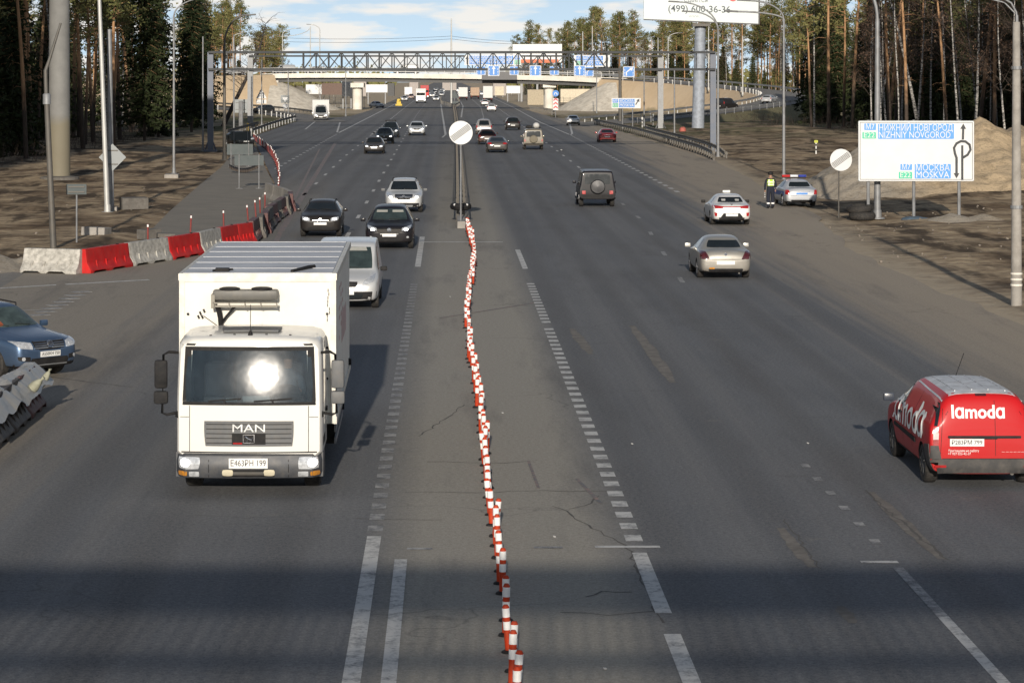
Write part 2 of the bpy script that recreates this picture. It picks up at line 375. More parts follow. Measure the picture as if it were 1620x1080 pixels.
# -------------------------------------------------------------- asphalt
def asphalt_mat(name='asphalt', main=True):
    m, nt, b = new_mat(name); p = geo_pos(nt); s = xyz(nt, p)
    fine = noise(nt, p, 14, 3, .7); blot = noise(nt, p, .35, 5, .6, (1, .35, 1)); streak = noise(nt, p, .9, 4, .6, (1.4, .012, 1))
    coarse = noise(nt, p, 3.2, 4, .7)
    c = ramp(nt, blot, [(.3, (.108, .118, .133)), (.7, (.160, .170, .184))])
    c = mixc(nt, ramp(nt, streak, [(.38, (0, 0, 0)), (.66, (.8, .8, .8))]), c, (.188, .191, .195))
    if main:
        # wheel paths: two per lane
        wp = mth(nt, 'SINE', mth(nt, 'MULTIPLY', mth(nt, 'SUBTRACT', s[0], 2.63), 2 * math.pi / 1.78))
        c = mixc(nt, mth(nt, 'MULTIPLY', mth(nt, 'MULTIPLY', wp, .9, clamp=True), streak), c, (.085, .089, .096))
        # paler worn strip between the carriageways and dust at both edges
        med = ramp(nt, mth(nt, 'ADD', mth(nt, 'MULTIPLY', mth(nt, 'ABSOLUTE', mth(nt, 'SUBTRACT', s[0], .8)), .3), mth(nt, 'MULTIPLY', coarse, .12)), [(.40, (1, 1, 1)), (.66, (0, 0, 0))])
        fade = mth(nt, 'SUBTRACT', 1.35, mth(nt, 'MULTIPLY', s[1], .0045), clamp=True)
        c = mixc(nt, mth(nt, 'MULTIPLY', mth(nt, 'MULTIPLY', med, fade), .95), c, (.40, .37, .31))
        edge = mth(nt, 'ADD', s[0], mth(nt, 'MULTIPLY', mth(nt, 'SUBTRACT', streak, .5), 5.0))
        # the dusty verge drifts outwards with the road edge
        off = mth(nt, 'MULTIPLY', mth(nt, 'SUBTRACT', s[1], 100), .035, clamp=False)
        offc = mth(nt, 'MINIMUM', mth(nt, 'MAXIMUM', off, 0), 5.0)
        e2 = mth(nt, 'SUBTRACT', mth(nt, 'SUBTRACT', edge, offc), mth(nt, 'MULTIPLY', mth(nt, 'SUBTRACT', coarse, .5), 1.0))
        rd = ramp(nt, mth(nt, 'MULTIPLY', mth(nt, 'SUBTRACT', e2, 10.2), .25, clamp=True), [(0, (0, 0, 0)), (.55, (.75, .75, .75)), (1, (.95, .95, .95))])
        c = mixc(nt, rd, c, (.45, .375, .28))
        ld0 = mth(nt, 'MULTIPLY', mth(nt, 'SUBTRACT', mth(nt, 'MULTIPLY', edge, -1), 5.9), .4, clamp=True)
        nearg = mth(nt, 'SUBTRACT', 2.2, mth(nt, 'MULTIPLY', s[1], .012), clamp=True)
        c = mixc(nt, mth(nt, 'MULTIPLY', mth(nt, 'MULTIPLY', ld0, .85), nearg), c, (.37, .32, .25))
        # the far carriageway is a little dustier
        fk = mth(nt, 'MULTIPLY', mth(nt, 'SUBTRACT', s[1], 330), .005, clamp=True)
        c = mixc(nt, mth(nt, 'MULTIPLY', fk, .55), c, (.25, .235, .21))
    else:
        c = mixc(nt, ramp(nt, coarse, [(.3, (.2, .2, .2)), (.75, (.9, .9, .9))]), c, (.34, .305, .25))
    st = ramp(nt, noise(nt, p, .55, 6, .7, (1.0, .10, 1)), [(.52, (0, 0, 0)), (.72, (.6, .6, .6))]); c = mixc(nt, st, c, (.075, .076, .08))
    sp = ramp(nt, noise(nt, p, 1.3, 5, .75), [(.60, (0, 0, 0)), (.74, (.45, .45, .45))]); c = mixc(nt, sp, c, (.27, .25, .215))
    # cracks
    vo = nt.nodes.new('ShaderNodeTexVoronoi'); vo.feature = 'DISTANCE_TO_EDGE'; vo.inputs['Scale'].default_value = .23
    wv = nt.nodes.new('ShaderNodeVectorMath'); wv.operation = 'ADD'
    nz = nt.nodes.new('ShaderNodeTexNoise'); nz.inputs['Scale'].default_value = .8; nt.links.new(p, nz.inputs['Vector'])
    sc_ = nt.nodes.new('ShaderNodeVectorMath'); sc_.operation = 'SCALE'; sc_.inputs['Scale'].default_value = 2.4
    nt.links.new(nz.outputs['Color'], sc_.inputs[0]); nt.links.new(p, wv.inputs[0]); nt.links.new(sc_.outputs[0], wv.inputs[1])
    mp = nt.nodes.new('ShaderNodeMapping'); mp.inputs['Scale'].default_value = (.55, 1.0, 1); nt.links.new(wv.outputs[0], mp.inputs['Vector'])
    nt.links.new(mp.outputs[0], vo.inputs['Vector'])
    cm = mth(nt, 'MULTIPLY', ramp(nt, vo.outputs['Distance'], [(.0, (1, 1, 1)), (.009, (0, 0, 0))]), ramp(nt, noise(nt, p, .12, 3), [(.50, (0, 0, 0)), (.62, (.6, .6, .6))]))
    c = mixc(nt, cm, c, (.05, .048, .045))
    grit = ramp(nt, mth(nt, 'ADD', mth(nt, 'MULTIPLY', fine, .5), mth(nt, 'MULTIPLY', noise(nt, p, 38, 2, .6), .5)), [(.36, (0, 0, 0)), (.64, (1, 1, 1))])
    c = mixc(nt, grit, mixc(nt, .34, c, (0, 0, 0)), mixc(nt, .20, c, (.5, .48, .45)))
    nt.links.new(c, b.inputs['Base Color']); b.inputs['Roughness'].default_value = .86; b.inputs['Specular IOR Level'].default_value = .25
    bump(nt, b, fine, .5, .015); return m
m_asph = asphalt_mat(); m_asph2 = asphalt_mat('dusty_asphalt', False)
road = MB()
rys = axis_samples([(-60, 40, 10), (40, 140, 2), (140, 460, 6), (460, 900, 40), (900, 3000, 300)])
for a, b_ in zip(rys, rys[1:]):
    la, lb = lerp_tab(LEFT, a), lerp_tab(LEFT, b_)
    jr = lambda y: .35 * fbm(3, y, .16) + .2 * fbm(9, y, .7)
    road.quad((la, a, 0), (lerp_tab(RIGHT, a) + jr(a), a, 0), (lerp_tab(RIGHT, b_) + jr(b_), b_, 0), (lb, b_, 0))
struct(road, 'road', m_asph)
sr = MB()
pts = [(-7, 52), (-16, 57), (-40, 60), (-120, 66), (-120, 84), (-40, 88.6), (-14, 88.5), (-7, 88)]
sr.add([(x, y, -.006) for x, y in pts], [tuple(range(len(pts)))]); struct(sr, 'side_road', m_asph2)
op = MB()
pl = [(-12.2, 106), (-13.4, 128), (-14.9, 160), (-16.2, 190), (-17.6, 215), (-19.6, 245)]; pr = [(-8.2, 106), (-8.4, 128), (-10.4, 160), (-13, 190), (-15.1, 215), (-17.6, 245)]
for i in range(len(pl) - 1): op.quad((*pl[i], .012), (*pr[i], .012), (*pr[i + 1], .012), (*pl[i + 1], .012))
def oldpave():
    m, nt, b = new_mat('dusty_old_pavement'); p = geo_pos(nt)
    n1 = noise(nt, p, .5, 6, .65); n2 = noise(nt, p, 9, 3, .7)
    c = ramp(nt, n1, [(.3, (.20, .185, .158)), (.7, (.29, .262, .215))]); c = mixc(nt, mth(nt, 'MULTIPLY', n2, .4), c, (.15, .135, .118))
    nt.links.new(c, b.inputs['Base Color']); b.inputs['Roughness'].default_value = .92; bump(nt, b, n2, .5, .02); return m
struct(op, 'closed_pavement', oldpave())

# -------------------------------------------------------------- markings
def worn(name, col, wear):
    m, nt, b = new_mat(name); p = geo_pos(nt)
    n1 = noise(nt, p, 3.5, 6, .72); n2 = noise(nt, p, 18, 3, .7)
    k = ramp(nt, mth(nt, 'ADD', mth(nt, 'MULTIPLY', n1, .7), mth(nt, 'MULTIPLY', n2, .3)), [(wear - .07, (1, 1, 1)), (wear + .10, (0, 0, 0))])
    c = mixc(nt, k, col, (.14, .143, .147)); nt.links.new(c, b.inputs['Base Color']); b.inputs['Roughness'].default_value = .7; return m
m_mark = worn('worn_white_marking', (.60, .59, .56), .42)
m_faint = worn('faint_white_marking', (.45, .44, .42), .50)
m_mred = worn('faded_red_marking', (.36, .23, .18), .52)
mk, mf, mr = MB(), MB(), MB()
def line(mb, x0, y0, x1, y1, w=.15, z=.005):
    k = max(1, int(abs(y1 - y0) / 12))
    for i in range(k):
        a, b_ = i / k, (i + 1) / k
        mb.quad((x0 + (x1 - x0) * a - w / 2, y0 + (y1 - y0) * a, z), (x0 + (x1 - x0) * a + w / 2, y0 + (y1 - y0) * a, z),
                (x0 + (x1 - x0) * b_ + w / 2, y0 + (y1 - y0) * b_, z), (x0 + (x1 - x0) * b_ - w / 2, y0 + (y1 - y0) * b_, z))
def dashes(mb, tab, y0, y1, dash, gap, w=.15, skip=0.0):
    y = y0
    while y < y1:
        if random.random() >= skip:
            line(mb, lerp_tab(tab, y), y, lerp_tab(tab, y + dash), y + dash, w)
        y += dash + gap
L1 = [(0, -1.03), (85, -1.03), (118, -.95)]
line(mk, -1.03, 26, -1.03, 37.6, .20); dashes(mf, L1, 38, 83.5, .5, .5, .22, .03); line(mk, -1.0, 91, -1.0, 108, .2)
line(mk, -.63, 26, -.62, 35.8, .17)
R1 = [(0, 2.63), (85, 2.63), (120, 2.6)]
line(mk, 2.63, 26, 2.63, 31.0, .2); line(mk, 2.63, 32.2, 2.63, 36.3, .2); dashes(mk, R1, 37.2, 83.5, .5, .5, .24, 0.03); line(mk, 2.66, 90, 2.66, 100, .18)
line(mk, 5.98, 27, 5.98, 32.0, .14); line(mf, 5.98, 32.0, 5.98, 35.2, .14)
def cross(mb, x0, x1, y, w): mb.quad((x0, y - w / 2, .006), (x1, y - w / 2, .006), (x1, y + w / 2, .006), (x0, y + w / 2, .006))
cross(mk, 2.05, 2.95, 36.75, .16); cross(mf, 1.2, 1.6, 36.7, .15); cross(mk, 5.55, 6.05, 35.6, .16); cross(mf, -.55, -.2, 36.6, .14)
cross(mk, -.95, 2.2, 104.6, .35)
R3 = [(36, 6.0), (46, 6.0), (120, 8.85), (180, 9.45), (240, 9.75), (600, 10.8), (3000, 11)]
dashes(mf, R3, 37, 45, .35, 1.1, .14); dashes(mf, R3, 84, 186, 2.2, 10.5, .16, .1); dashes(mk, R3, 190, 330, 3.5, 10.5, .17); dashes(mk, R3, 330, 1100, 6, 6, .18)
R4 = [(60, 13.05), (150, 13.05), (261, 13.65), (300, 13.85), (379, 13.4), (569, 14.2), (3000, 14.2)]
dashes(mk, R4, 150, 296, 1.6, 2.6, .26); line(mk, 13.85, 300, 13.4, 379, .2); line(mk, 13.4, 379, 14.2, 569, .2); line(mk, 14.2, 569, 14.2, 1200, .2)
line(mk, 14.4, 305, 17.2, 372, .22); line(mk, 13.9, 298, 14.4, 305, .2)
R2 = [(300, 3.2), (427, 5.9), (569, 7.3), (3000, 7.4)]; dashes(mk, R2, 330, 1100, 6, 6, .18)
line(mk, 2.3, 427, 3.6, 594, .25); line(mk, 3.6, 594, 3.6, 1100, .2)
L2 = [(100, -4.05), (200, -4.35), (450, -5.2), (900, -5.4)]; dashes(mk, L2, 108, 300, 3.0, 11.2, .17); dashes(mf, L2, 300, 1100, 6, 6, .2)
L3 = [(100, -7.8), (150, -7.9), (212, -8.35), (600, -9.0)]; dashes(mk, L3, 146, 300, 3.0, 11.8, .17); dashes(mk, L3, 300, 1100, 6, 6, .2)
L4 = [(180, -12.1), (279, -12.45), (310, -12.6), (581, -12.5)]; dashes(mk, L4, 188, 305, 1.6, 4, .24); line(mk, -12.6, 310, -12.5, 581, .24); line(mk, -12.5, 581, -12.5, 1200, .2)
line(mk, -12.9, 312, -15.3, 380, .22); line(mk, -17.6, 330, -19.6, 400, .2); line(mk, -19.6, 400, -19.0, 418, .2)
line(mk, -.15, 300, -1.45, 635, .25); line(mk, -.15, 300, -.5, 285, .2)
line(mr, -6.5, 98, -7.0, 112, .22); line(mr, -7.0, 112, -11.0, 262, .3); line(mr, -7.55, 125, -11.5, 240, .15)
for y, x0, x1 in ((73.8, -12.6, -11.2), (73.2, -13.8, -12.9)): line(mk, x0, y, x1, y + .4, .3)
mk.quad((-14.4, 81.0, .005), (-12.2, 82.9, .005), (-12.25, 83.2, .005), (-14.5, 81.3, .005)); mk.quad((-11.9, 83.1, .005), (-9.5, 85.0, .005), (-9.6, 85.3, .005), (-12, 83.4, .005))
for i in range(8):
    p = G(62 + i * 9.5, 498 - i * 5.2); mf.box((p.x, p.y, .003), (.55, .38, .006), .5)
line(mr, 2.35, 40.5, 2.1, 43, .06); line(mr, 1.45, 42, 1.38, 45, .05)
mr.quad((-.2, 71.5, .006), (2.5, 76.3, .006), (2.5, 76.5, .006), (-.2, 71.7, .006))
struct(mk, 'road_markings', m_mark); struct(mf, 'worn_markings', m_faint); struct(mr, 'red_markings', m_mred)
# broken-out patches and sealed cracks
pt, ck = MB(), MB()
def blob(mb, p0, p1, w, z=.003, n=14):
    p0, p1 = Vector(p0), Vector(p1); d = (p1 - p0); L = d.length; d.normalize(); s_ = Vector((-d.y, d.x))
    up, dn = [], []
    for i in range(n + 1):
        t = i / n; c = p0 + d * L * t; ww = w * (math.sin(math.pi * min(max(t, .06), .94)) ** .4)
        up.append(c + s_ * ww * (.5 + .35 * random.random())); dn.append(c - s_ * ww * (.5 + .35 * random.random()))
    for i in range(n): mb.quad((*dn[i], z), (*up[i], z), (*up[i + 1], z), (*dn[i + 1], z))
def pxy(x, y): return G(x, y).xy
blob(pt, pxy(1378, 778), pxy(1490, 884), .16); blob(pt, pxy(1235, 835), pxy(1285, 897), .15); blob(pt, pxy(1328, 958), pxy(1350, 985), .13)
blob(pt, pxy(1000, 515), pxy(1065, 605), .22); blob(pt, pxy(905, 520), pxy(935, 560), .2)
def crack(pts, w=.013):
    pts = [Vector(p) for p in pts]; out = []
    for a, b_ in zip(pts, pts[1:]):
        k = max(2, int((b_ - a).length / .25))
        out += [a.lerp(b_, i / k) + Vector((random.uniform(-1, 1), random.uniform(-1, 1))) * .05 for i in range(k)]
    out.append(pts[-1])
    for a, b_ in zip(out, out[1:]):
        d = (b_ - a).normalized(); s_ = Vector((-d.y, d.x)) * w * random.uniform(.5, 1.3)
        ck.quad((*(a - s_), .0035), (*(a + s_), .0035), (*(b_ + s_), .0035), (*(b_ - s_), .0035))
crack([pxy(640, 778), pxy(760, 779), pxy(860, 776), pxy(990, 778)]); crack([pxy(878, 800), pxy(930, 830), pxy(990, 862), pxy(1010, 905), pxy(1035, 960), pxy(1050, 985)])
crack([pxy(890, 968), pxy(960, 972), pxy(1040, 966)]); crack([pxy(905, 805), pxy(940, 795), pxy(948, 784)]); crack([pxy(930, 945), pxy(950, 934), pxy(1000, 936)])
crack([pxy(680, 730), pxy(800, 733), pxy(850, 728)]); crack([pxy(665, 690), pxy(735, 640)], .012); crack([pxy(70, 595), pxy(150, 605), pxy(210, 612)], .03)
crack([pxy(1240, 820), pxy(1300, 900)], .012); crack([pxy(1365, 775), pxy(1500, 885)], .02); crack([pxy(560, 820), pxy(700, 822)], .012)
m_patch = M('broken_asphalt', (.185, .17, .15), .95, 0, .35, 3, dirt=(.09, .08, .07), dirt_amt=.7)
struct(pt, 'asphalt_patches', m_patch); struct(ck, 'asphalt_cracks', M('crack_filler', (.10, .094, .086), .9))

# -------------------------------------------------------------- ramps, embankments, overpass carriageway
UP = [(20, 366, 0.0), (28, 385, .3), (37.5, 401, .9), (46, 415, 1.6), (53, 431, 2.2), (57.5, 448, 2.9), (58.5, 466, 3.5), (56, 483, 4.1), (50.5, 499, 4.8), (43, 513, 5.5), (33, 524, 6.1),
      (20, 531, 6.6), (0, 535, 6.9), (-20, 535, 7.1), (-36, 532, 7.0), (-52, 524, 6.6), (-70, 508, 5.8), (-92, 480, 5.0)]
LOW = [(-18, 385, 0.0), (-20.5, 410, 0.0), (-25, 436, .12), (-32, 460, .5), (-42, 477, 1.0), (-55, 487, 1.5), (-78, 490, 2.0)]
def smooth_path(p, k=5):
    p = [Vector(q) for q in p]; out = []
    for i in range(len(p) - 1):
        a, b_, c, d = p[max(i - 1, 0)], p[i], p[i + 1], p[min(i + 2, len(p) - 1)]
        for j in range(k):
            t = j / k
            out.append(.5 * ((2 * b_) + (c - a) * t + (2 * a - 5 * b_ + 4 * c - d) * t * t + (3 * b_ - a - 3 * c + d) * t ** 3))
    out.append(p[-1]); return out
def frames(path):
    out = []
    for i, p in enumerate(path):
        d = path[min(i + 1, len(path) - 1)] - path[max(i - 1, 0)]; d.z = 0; d.normalize()
        out.append((p, Vector((d.y, -d.x, 0))))       # right-hand side vector
    return out
def strip(mb, path, offs):
    """offs: list of (side offset, z offset or absolute via callable) across"""
    fr = frames(path); n = len(offs); vs_ = []
    for p, s_ in fr:
        for o, z in offs:
            q = p + s_ * o; vs_.append((q.x, q.y, z(p.z) if callable(z) else p.z + z))
    fs_ = [(i * n + j, i * n + j + 1, (i + 1) * n + j + 1, (i + 1) * n + j) for i in range(len(fr) - 1) for j in range(n - 1)]
    mb.add(vs_, fs_)
def offset_path(path, o, dz=0): return [p + s_ * o + Vector((0, 0, dz)) for p, s_ in frames(path)]
UPS, LOWS = smooth_path(UP), smooth_path(LOW)
rr_ = MB(); strip(rr_, UPS, [(-4.0, .03), (4.0, .03)]); struct(rr_, 'ramp_road', m_asph2)
lr_ = MB(); strip(lr_, LOWS, [(-3.6, .03), (3.6, .03)]); struct(lr_, 'entry_road', m_asph2)
i0 = min(range(len(UPS)), key=lambda i: (UPS[i] - Vector((33, 524, 6.1))).length)
i1 = min(range(len(UPS)), key=lambda i: (UPS[i] - Vector((-36, 532, 7.0))).length)
RIGHT_UP, DECK, LEFT_UP = UPS[:i0 + 1], UPS[i0:i1 + 1], UPS[i1:]
def emb_mat():
    m, nt, b = new_mat('embankment_soil'); p = geo_pos(nt); s = xyz(nt, p)
    n1 = noise(nt, p, .12, 6, .65); n2 = noise(nt, p, .9, 5, .7, (1, 1, .3))
    c = ramp(nt, n1, [(.3, (.62, .46, .28)), (.6, (.72, .56, .37))]); c = mixc(nt, mth(nt, 'MULTIPLY', n2, .5), c, (.46, .35, .23))
    low = mth(nt, 'SUBTRACT', 1.0, mth(nt, 'MULTIPLY', s[2], .75), clamp=True)
    gn = ramp(nt, mth(nt, 'ADD', mth(nt, 'MULTIPLY', low, .35), mth(nt, 'MULTIPLY', noise(nt, p, .25, 5), .75)), [(.52, (0, 0, 0)), (.68, (1, 1, 1))])
    nearm = mth(nt, 'SUBTRACT', 1, mth(nt, 'MULTIPLY', mth(nt, 'SUBTRACT', s[1], 436), .05), clamp=True)
    c = mixc(nt, mth(nt, 'MAXIMUM', mth(nt, 'MULTIPLY', gn, .6), mth(nt, 'MULTIPLY', nearm, .9)), c, (.125, .12, .05))
    nt.links.new(c, b.inputs['Base Color']); b.inputs['Roughness'].default_value = .95; bump(nt, b, n2, .6, .2); return m
m_emb = emb_mat()
e = MB()
low = lambda z: -.15
strip(e, RIGHT_UP, [(-9.5, low), (-4.8, -.12), (-4, -.02), (4, -.02), (4.8, -.12), (10, low)])
strip(e, LEFT_UP, [(-13, low), (-5, -.12), (-4, -.02), (4, -.02), (5, -.12), (14, low)])
strip(e, LOWS, [(-9, low), (-4.2, -.05), (4.2, -.05), (9, low)])
struct(e, 'embankments', m_emb, 180)
# ================================================================== overpass
ov = thing('overpass', 'pale concrete road bridge with steel railings crossing the far end of the highway', 'overpass', (0, 535, 0))
def child_local(o, parent):       # geometry was written in world coordinates
    o.parent = parent; o.matrix_parent_inverse = Matrix.Translation(-parent.location); return o
def wbuild(mb, name, mat, parent, smooth=None):
    o = mb.build(name, mat, None, smooth); return child_local(o, parent)
b = MB(); strip(b, DECK, [(-4.7, .15), (-4.7, -.75), (-4.3, -.75), (-4.3, -.4), (4.3, -.4), (4.3, -.75), (4.7, -.75), (4.7, .15), (4.3, .15), (4.3, .02), (-4.3, .02), (-4.3, .15), (-4.7, .15)])
wbuild(b, 'deck', m_conc_lt, ov)
b = MB()
for o_ in (-3.3, -1.1, 1.1, 3.3): strip(b, DECK, [(o_ - .25, -.4), (o_ - .25, -1.55), (o_ + .25, -1.55), (o_ + .25, -.4)])
wbuild(b, 'girders', M('shaded_girder', (.10, .10, .10), .7), ov)  # shade under the deck is put into the girders' dark colour
def post_rail(path, o, h, mat_, parent, name, step=2.5, rails=(1.0,), r=.035, dz=.15):
    p = offset_path(path, o, dz); mb = MB()
    for hh in rails: mb.tube([q + Vector((0, 0, h * hh)) for q in p], r, 6)
    acc = 0
    for a, c in zip(p, p[1:]):
        L = (c - a).length; n = max(1, int(L / step))
        for i in range(n):
            q = a.lerp(c, i / n); mb.bar(q, q + Vector((0, 0, h)), r * 2.2)
    return wbuild(mb, name, mat_, parent)
for s_ in (4.5, -4.5):
    post_rail(DECK, s_, 1.15, m_white, ov, 'railing', 2.0, (.35, .68, 1.0), .04)
    b = MB(); strip(b, offset_path(DECK, s_ * .8), [(0, .5), (0, .85)]); b2 = b
    wbuild(b, 'barrier_rail', m_galv, ov)
for px, d in ((566, 533), (868, 532)):
    x = gx(px, d); b = MB()
    for yy in (-2.2, 2.2): b.lathe([(.95, 0), (.95, 4.4)], 20, Matrix.Translation((x, d + yy, 0)))
    b.box((x, d, 4.85), (2.6, 8.4, .9)); wbuild(b, 'pier', m_conc_lt, ov, 40)
for x0, x1, y in ((-36.5, -33.5, 532), (31.5, 34.5, 523)):
    b = MB(); b.box(((x0 + x1) / 2, y, 2.9), (3, 8.2, 5.8), rz=0 if x0 < 0 else R(-32)); wbuild(b, 'abutment', m_conc_lt, ov)
def slope_cone(x_top, x_foot, y, name, lab):
    mb = MB(); n = 14; top = []; ft = []
    sx = 1 if x_foot > x_top else -1
    for i in range(n + 1):
        a = math.pi * (i / n - .5)
        top.append((x_top + sx * 2.5 * math.cos(a), y + 6 * math.sin(a), 5.4)); ft.append((x_top + sx * abs(x_foot - x_top) * math.cos(a), y + 19 * math.sin(a), -.1))
    for i in range(n):
        for k in range(6):
            A = lambda t, j: tuple(top[j][q] + (ft[j][q] - top[j][q]) * t for q in range(3))
            mb.quad(A(k / 6, i), A((k + 1) / 6, i), A((k + 1) / 6, i + 1), A(k / 6, i + 1))
    o = mb.build(name, m_slope, None, 60); return tag(o, lab, 'slope paving')
m_slope = M('slope_paving', (.72, .66, .55), .9, 0, .18, .5, dirt=(.32, .26, .19), dirt_amt=.6, bumpy=.5)
slope_cone(-35, -21, 532, 'paved_slope', 'pale paved slope under the left end of the overpass')
slope_cone(33, 21, 523, 'paved_slope', 'pale paved slope under the right end of the overpass')
b = MB(); b.box(((gx(762, 526) + gx(818, 526)) / 2, 526, 6.72), (gx(818, 526) - gx(762, 526), .25, 1.55)); b.m = 1
for i in range(9): b.box((gx(762, 526) + .45 + i * .77, 525.86, 6.72), (.05, .04, 1.5))
tag(b.build('message_board', [M('unlit_display', (.10, .10, .105), .5), m_greyplastic]), 'dark grey blank message board on the overpass parapet', 'message board')

# ================================================================== guard rails
m_rail_med = M('weathered_brown_rail', (.11, .10, .085), .7, 0, .3, 1.2)
m_rail_dark = M('dark_rail', (.05, .045, .04), .7, 0, .3, 1.2)
_post_mesh = {}
def guard_rail(path, label, step=2.6, h=.75, mat_=None, group='guard rails along the ramps', post_mat=None, double=False, back=1, name='guard_rail'):
    mat_ = mat_ or m_galv; t = thing(name, label, 'guard rail', path[0], 0, group); t0 = Vector(path[0])
    p = [Vector(q) - t0 for q in path]; mb = MB()
    prof = [(0, h), (.05, h - .03), (.05, h - .08), (.0, h - .13), (.0, h - .18), (.05, h - .23), (.05, h - .28), (0, h - .31)]
    strip(mb, p, [(o * back, z) for o, z in prof])
    if double: strip(mb, offset_path(p, -.26 * back), [(-o * back, z) for o, z in prof])
    mb.build('rail', mat_, t, 50)
    key = (round(h, 2), (post_mat or mat_).name)
    if key not in _post_mesh:
        q = MB(); q.box((0, 0, h / 2 - .1), (.12, .06, h + .2)); q.box((.0, 0, h - .15), (.2, .1, .2)); po = q.build('post', post_mat or mat_); _post_mesh[key] = po.data; bpy.data.objects.remove(po)
    tot = 0; nxt = 0
    fr = frames(p)
    for (a, sa), (c, sc__) in zip(fr, fr[1:]):
        L = (c - a).length
        while nxt <= tot + L and L > 0:
            q = a.lerp(c, (nxt - tot) / L); o = bpy.data.objects.new('post', _post_mesh[key]); COL.objects.link(o); o.parent = t
            o.location = q + sa * (-.12 if not double else -.21) * back; d = (c - a); o.rotation_euler = (0, 0, math.atan2(d.y, d.x) - math.pi / 2); nxt += step
        tot += L
    return t
def dens(pts, k=6): return smooth_path(pts, k)
guard_rail(dens([(20.8, 208, -.1), (21.2, 222, -.02), (21.3, 240, 0), (21.3, 298, 0), (20.2, 352, 0), (20.0, 362, 0)]), 'dark guard rail along the right road edge, ending by the gantry leg', 2.6, .85, m_galv_dull, back=-1)
guard_rail(dens([(22.2, 212, -.3), (22.9, 236, 0), (22.9, 300, 0), (23.4, 312, 0)]), 'second shorter guard rail just behind the one at the right road edge', 3, .85, m_galv_dull, back=-1)
cut = lambda path, y0, y1: [q for q in path if y0 <= q.y <= y1]
NEARR = offset_path(UPS, 4.3); FARR = offset_path(UPS, -4.3)
ri = min(range(len(UPS)), key=lambda i: (UPS[i] - Vector((33, 524, 6.1))).length)
guard_rail(NEARR[2:ri], 'outer guard rail following the right exit ramp up to the overpass', 3.0, .8, m_galv, post_mat=m_galv, back=-1)
guard_rail(FARR[2:ri], 'inner guard rail of the right exit ramp with white posts on the bend', 3.0, .8, m_galv, post_mat=m_white)
li = i1
guard_rail(NEARR[li:], 'far guard rail of the road on the left embankment', 3.0, .8, m_galv, back=-1)
guard_rail(FARR[li:], 'near guard rail on top of the left embankment', 2.5, .9, m_galv, post_mat=m_white)
LN, LF = offset_path(LOWS, 3.9), offset_path(LOWS, -3.9)
guard_rail(LN[8:], 'guard rail behind the left entry road below the embankment', 3.0, .8, m_galv_dull, back=-1)
guard_rail(LF[3:], 'white posted guard rail on the near side of the left entry road', 6, .8, m_rail_dark, post_mat=m_white)
guard_rail(dens([(-21.4, 292, 0), (-21.9, 320, 0), (-22.4, 360, 0), (-22.4, 392, 0), (-23.2, 405, 0)]), 'dark guard rail at the left road edge behind the red posts', 6.5, .85, m_rail_dark, post_mat=m_galv)
guard_rail(dens([(-23.4, 283, 0), (-23.6, 310, 0), (-23.8, 335, 0)]), 'short guard rail behind the left road edge rail near the gantry', 2.6, .9, m_rail_dark)
guard_rail(dens([(18.0, 452, 0), (19, 470, 0), (17.6, 500, 0), (16.6, 528, 0)]), 'short guard rail at the right gore before the bridge pier', 3, .8, m_galv_dull)
# median: two rails back to back
MED = [(.62, 119.5, 0), (.75, 150, 0), (1.05, 250, 0), (1.3, 380, 0), (1.42, 470, 0), (1.45, 560, 0)]
guard_rail(offset_path(dens(MED), -.34), 'left side rail of the double median barrier between the carriageways', 5.5, .85, m_rail_med, 'rails of the median barrier', back=-1, double=True)
guard_rail(offset_path(dens(MED), .34), 'right side rail of the double median barrier between the carriageways', 5.5, .85, m_rail_med, 'rails of the median barrier', double=True)
guard_rail(dens([(1.2, 562, 0), (.2, 600, 0), (-1.3, 650, 0), (-1.6, 800, 0)]), 'left branch of the median barrier beyond the grey triangle sign', 8, .85, m_galv_dull, 'rails of the median barrier')
guard_rail(dens([(1.75, 562, 0), (2.5, 590, 0), (3.2, 640, 0), (3.2, 800, 0)]), 'right branch of the median barrier beyond the grey triangle sign', 8, .85, m_galv_dull, 'rails of the median barrier')
t = thing('barrier_end', 'striped blunt end of the median barrier above a pale concrete block', 'barrier end', (.62, 118.6, 0))
b = MB(); b.box((0, -.3, .15), (.34, 8.5, .3)); b.build('base', m_conc, t, bevel=.02)
b = MB(); b.tube([(.33 * math.sin(a), .55 - .55 * math.cos(a), .70) for a in [R(k) for k in range(-90, 91, 15)]], .16, 8); b.build('nose', m_black, t, 40)
b = MB()
for s_ in (-1, 1):
    for k in range(2): b.box((s_ * .24, .06 + k * .16, .70), (.06, .07, .30), rz=s_ * .9, rx=.5)
b.build('stripes', m_reflect, t)

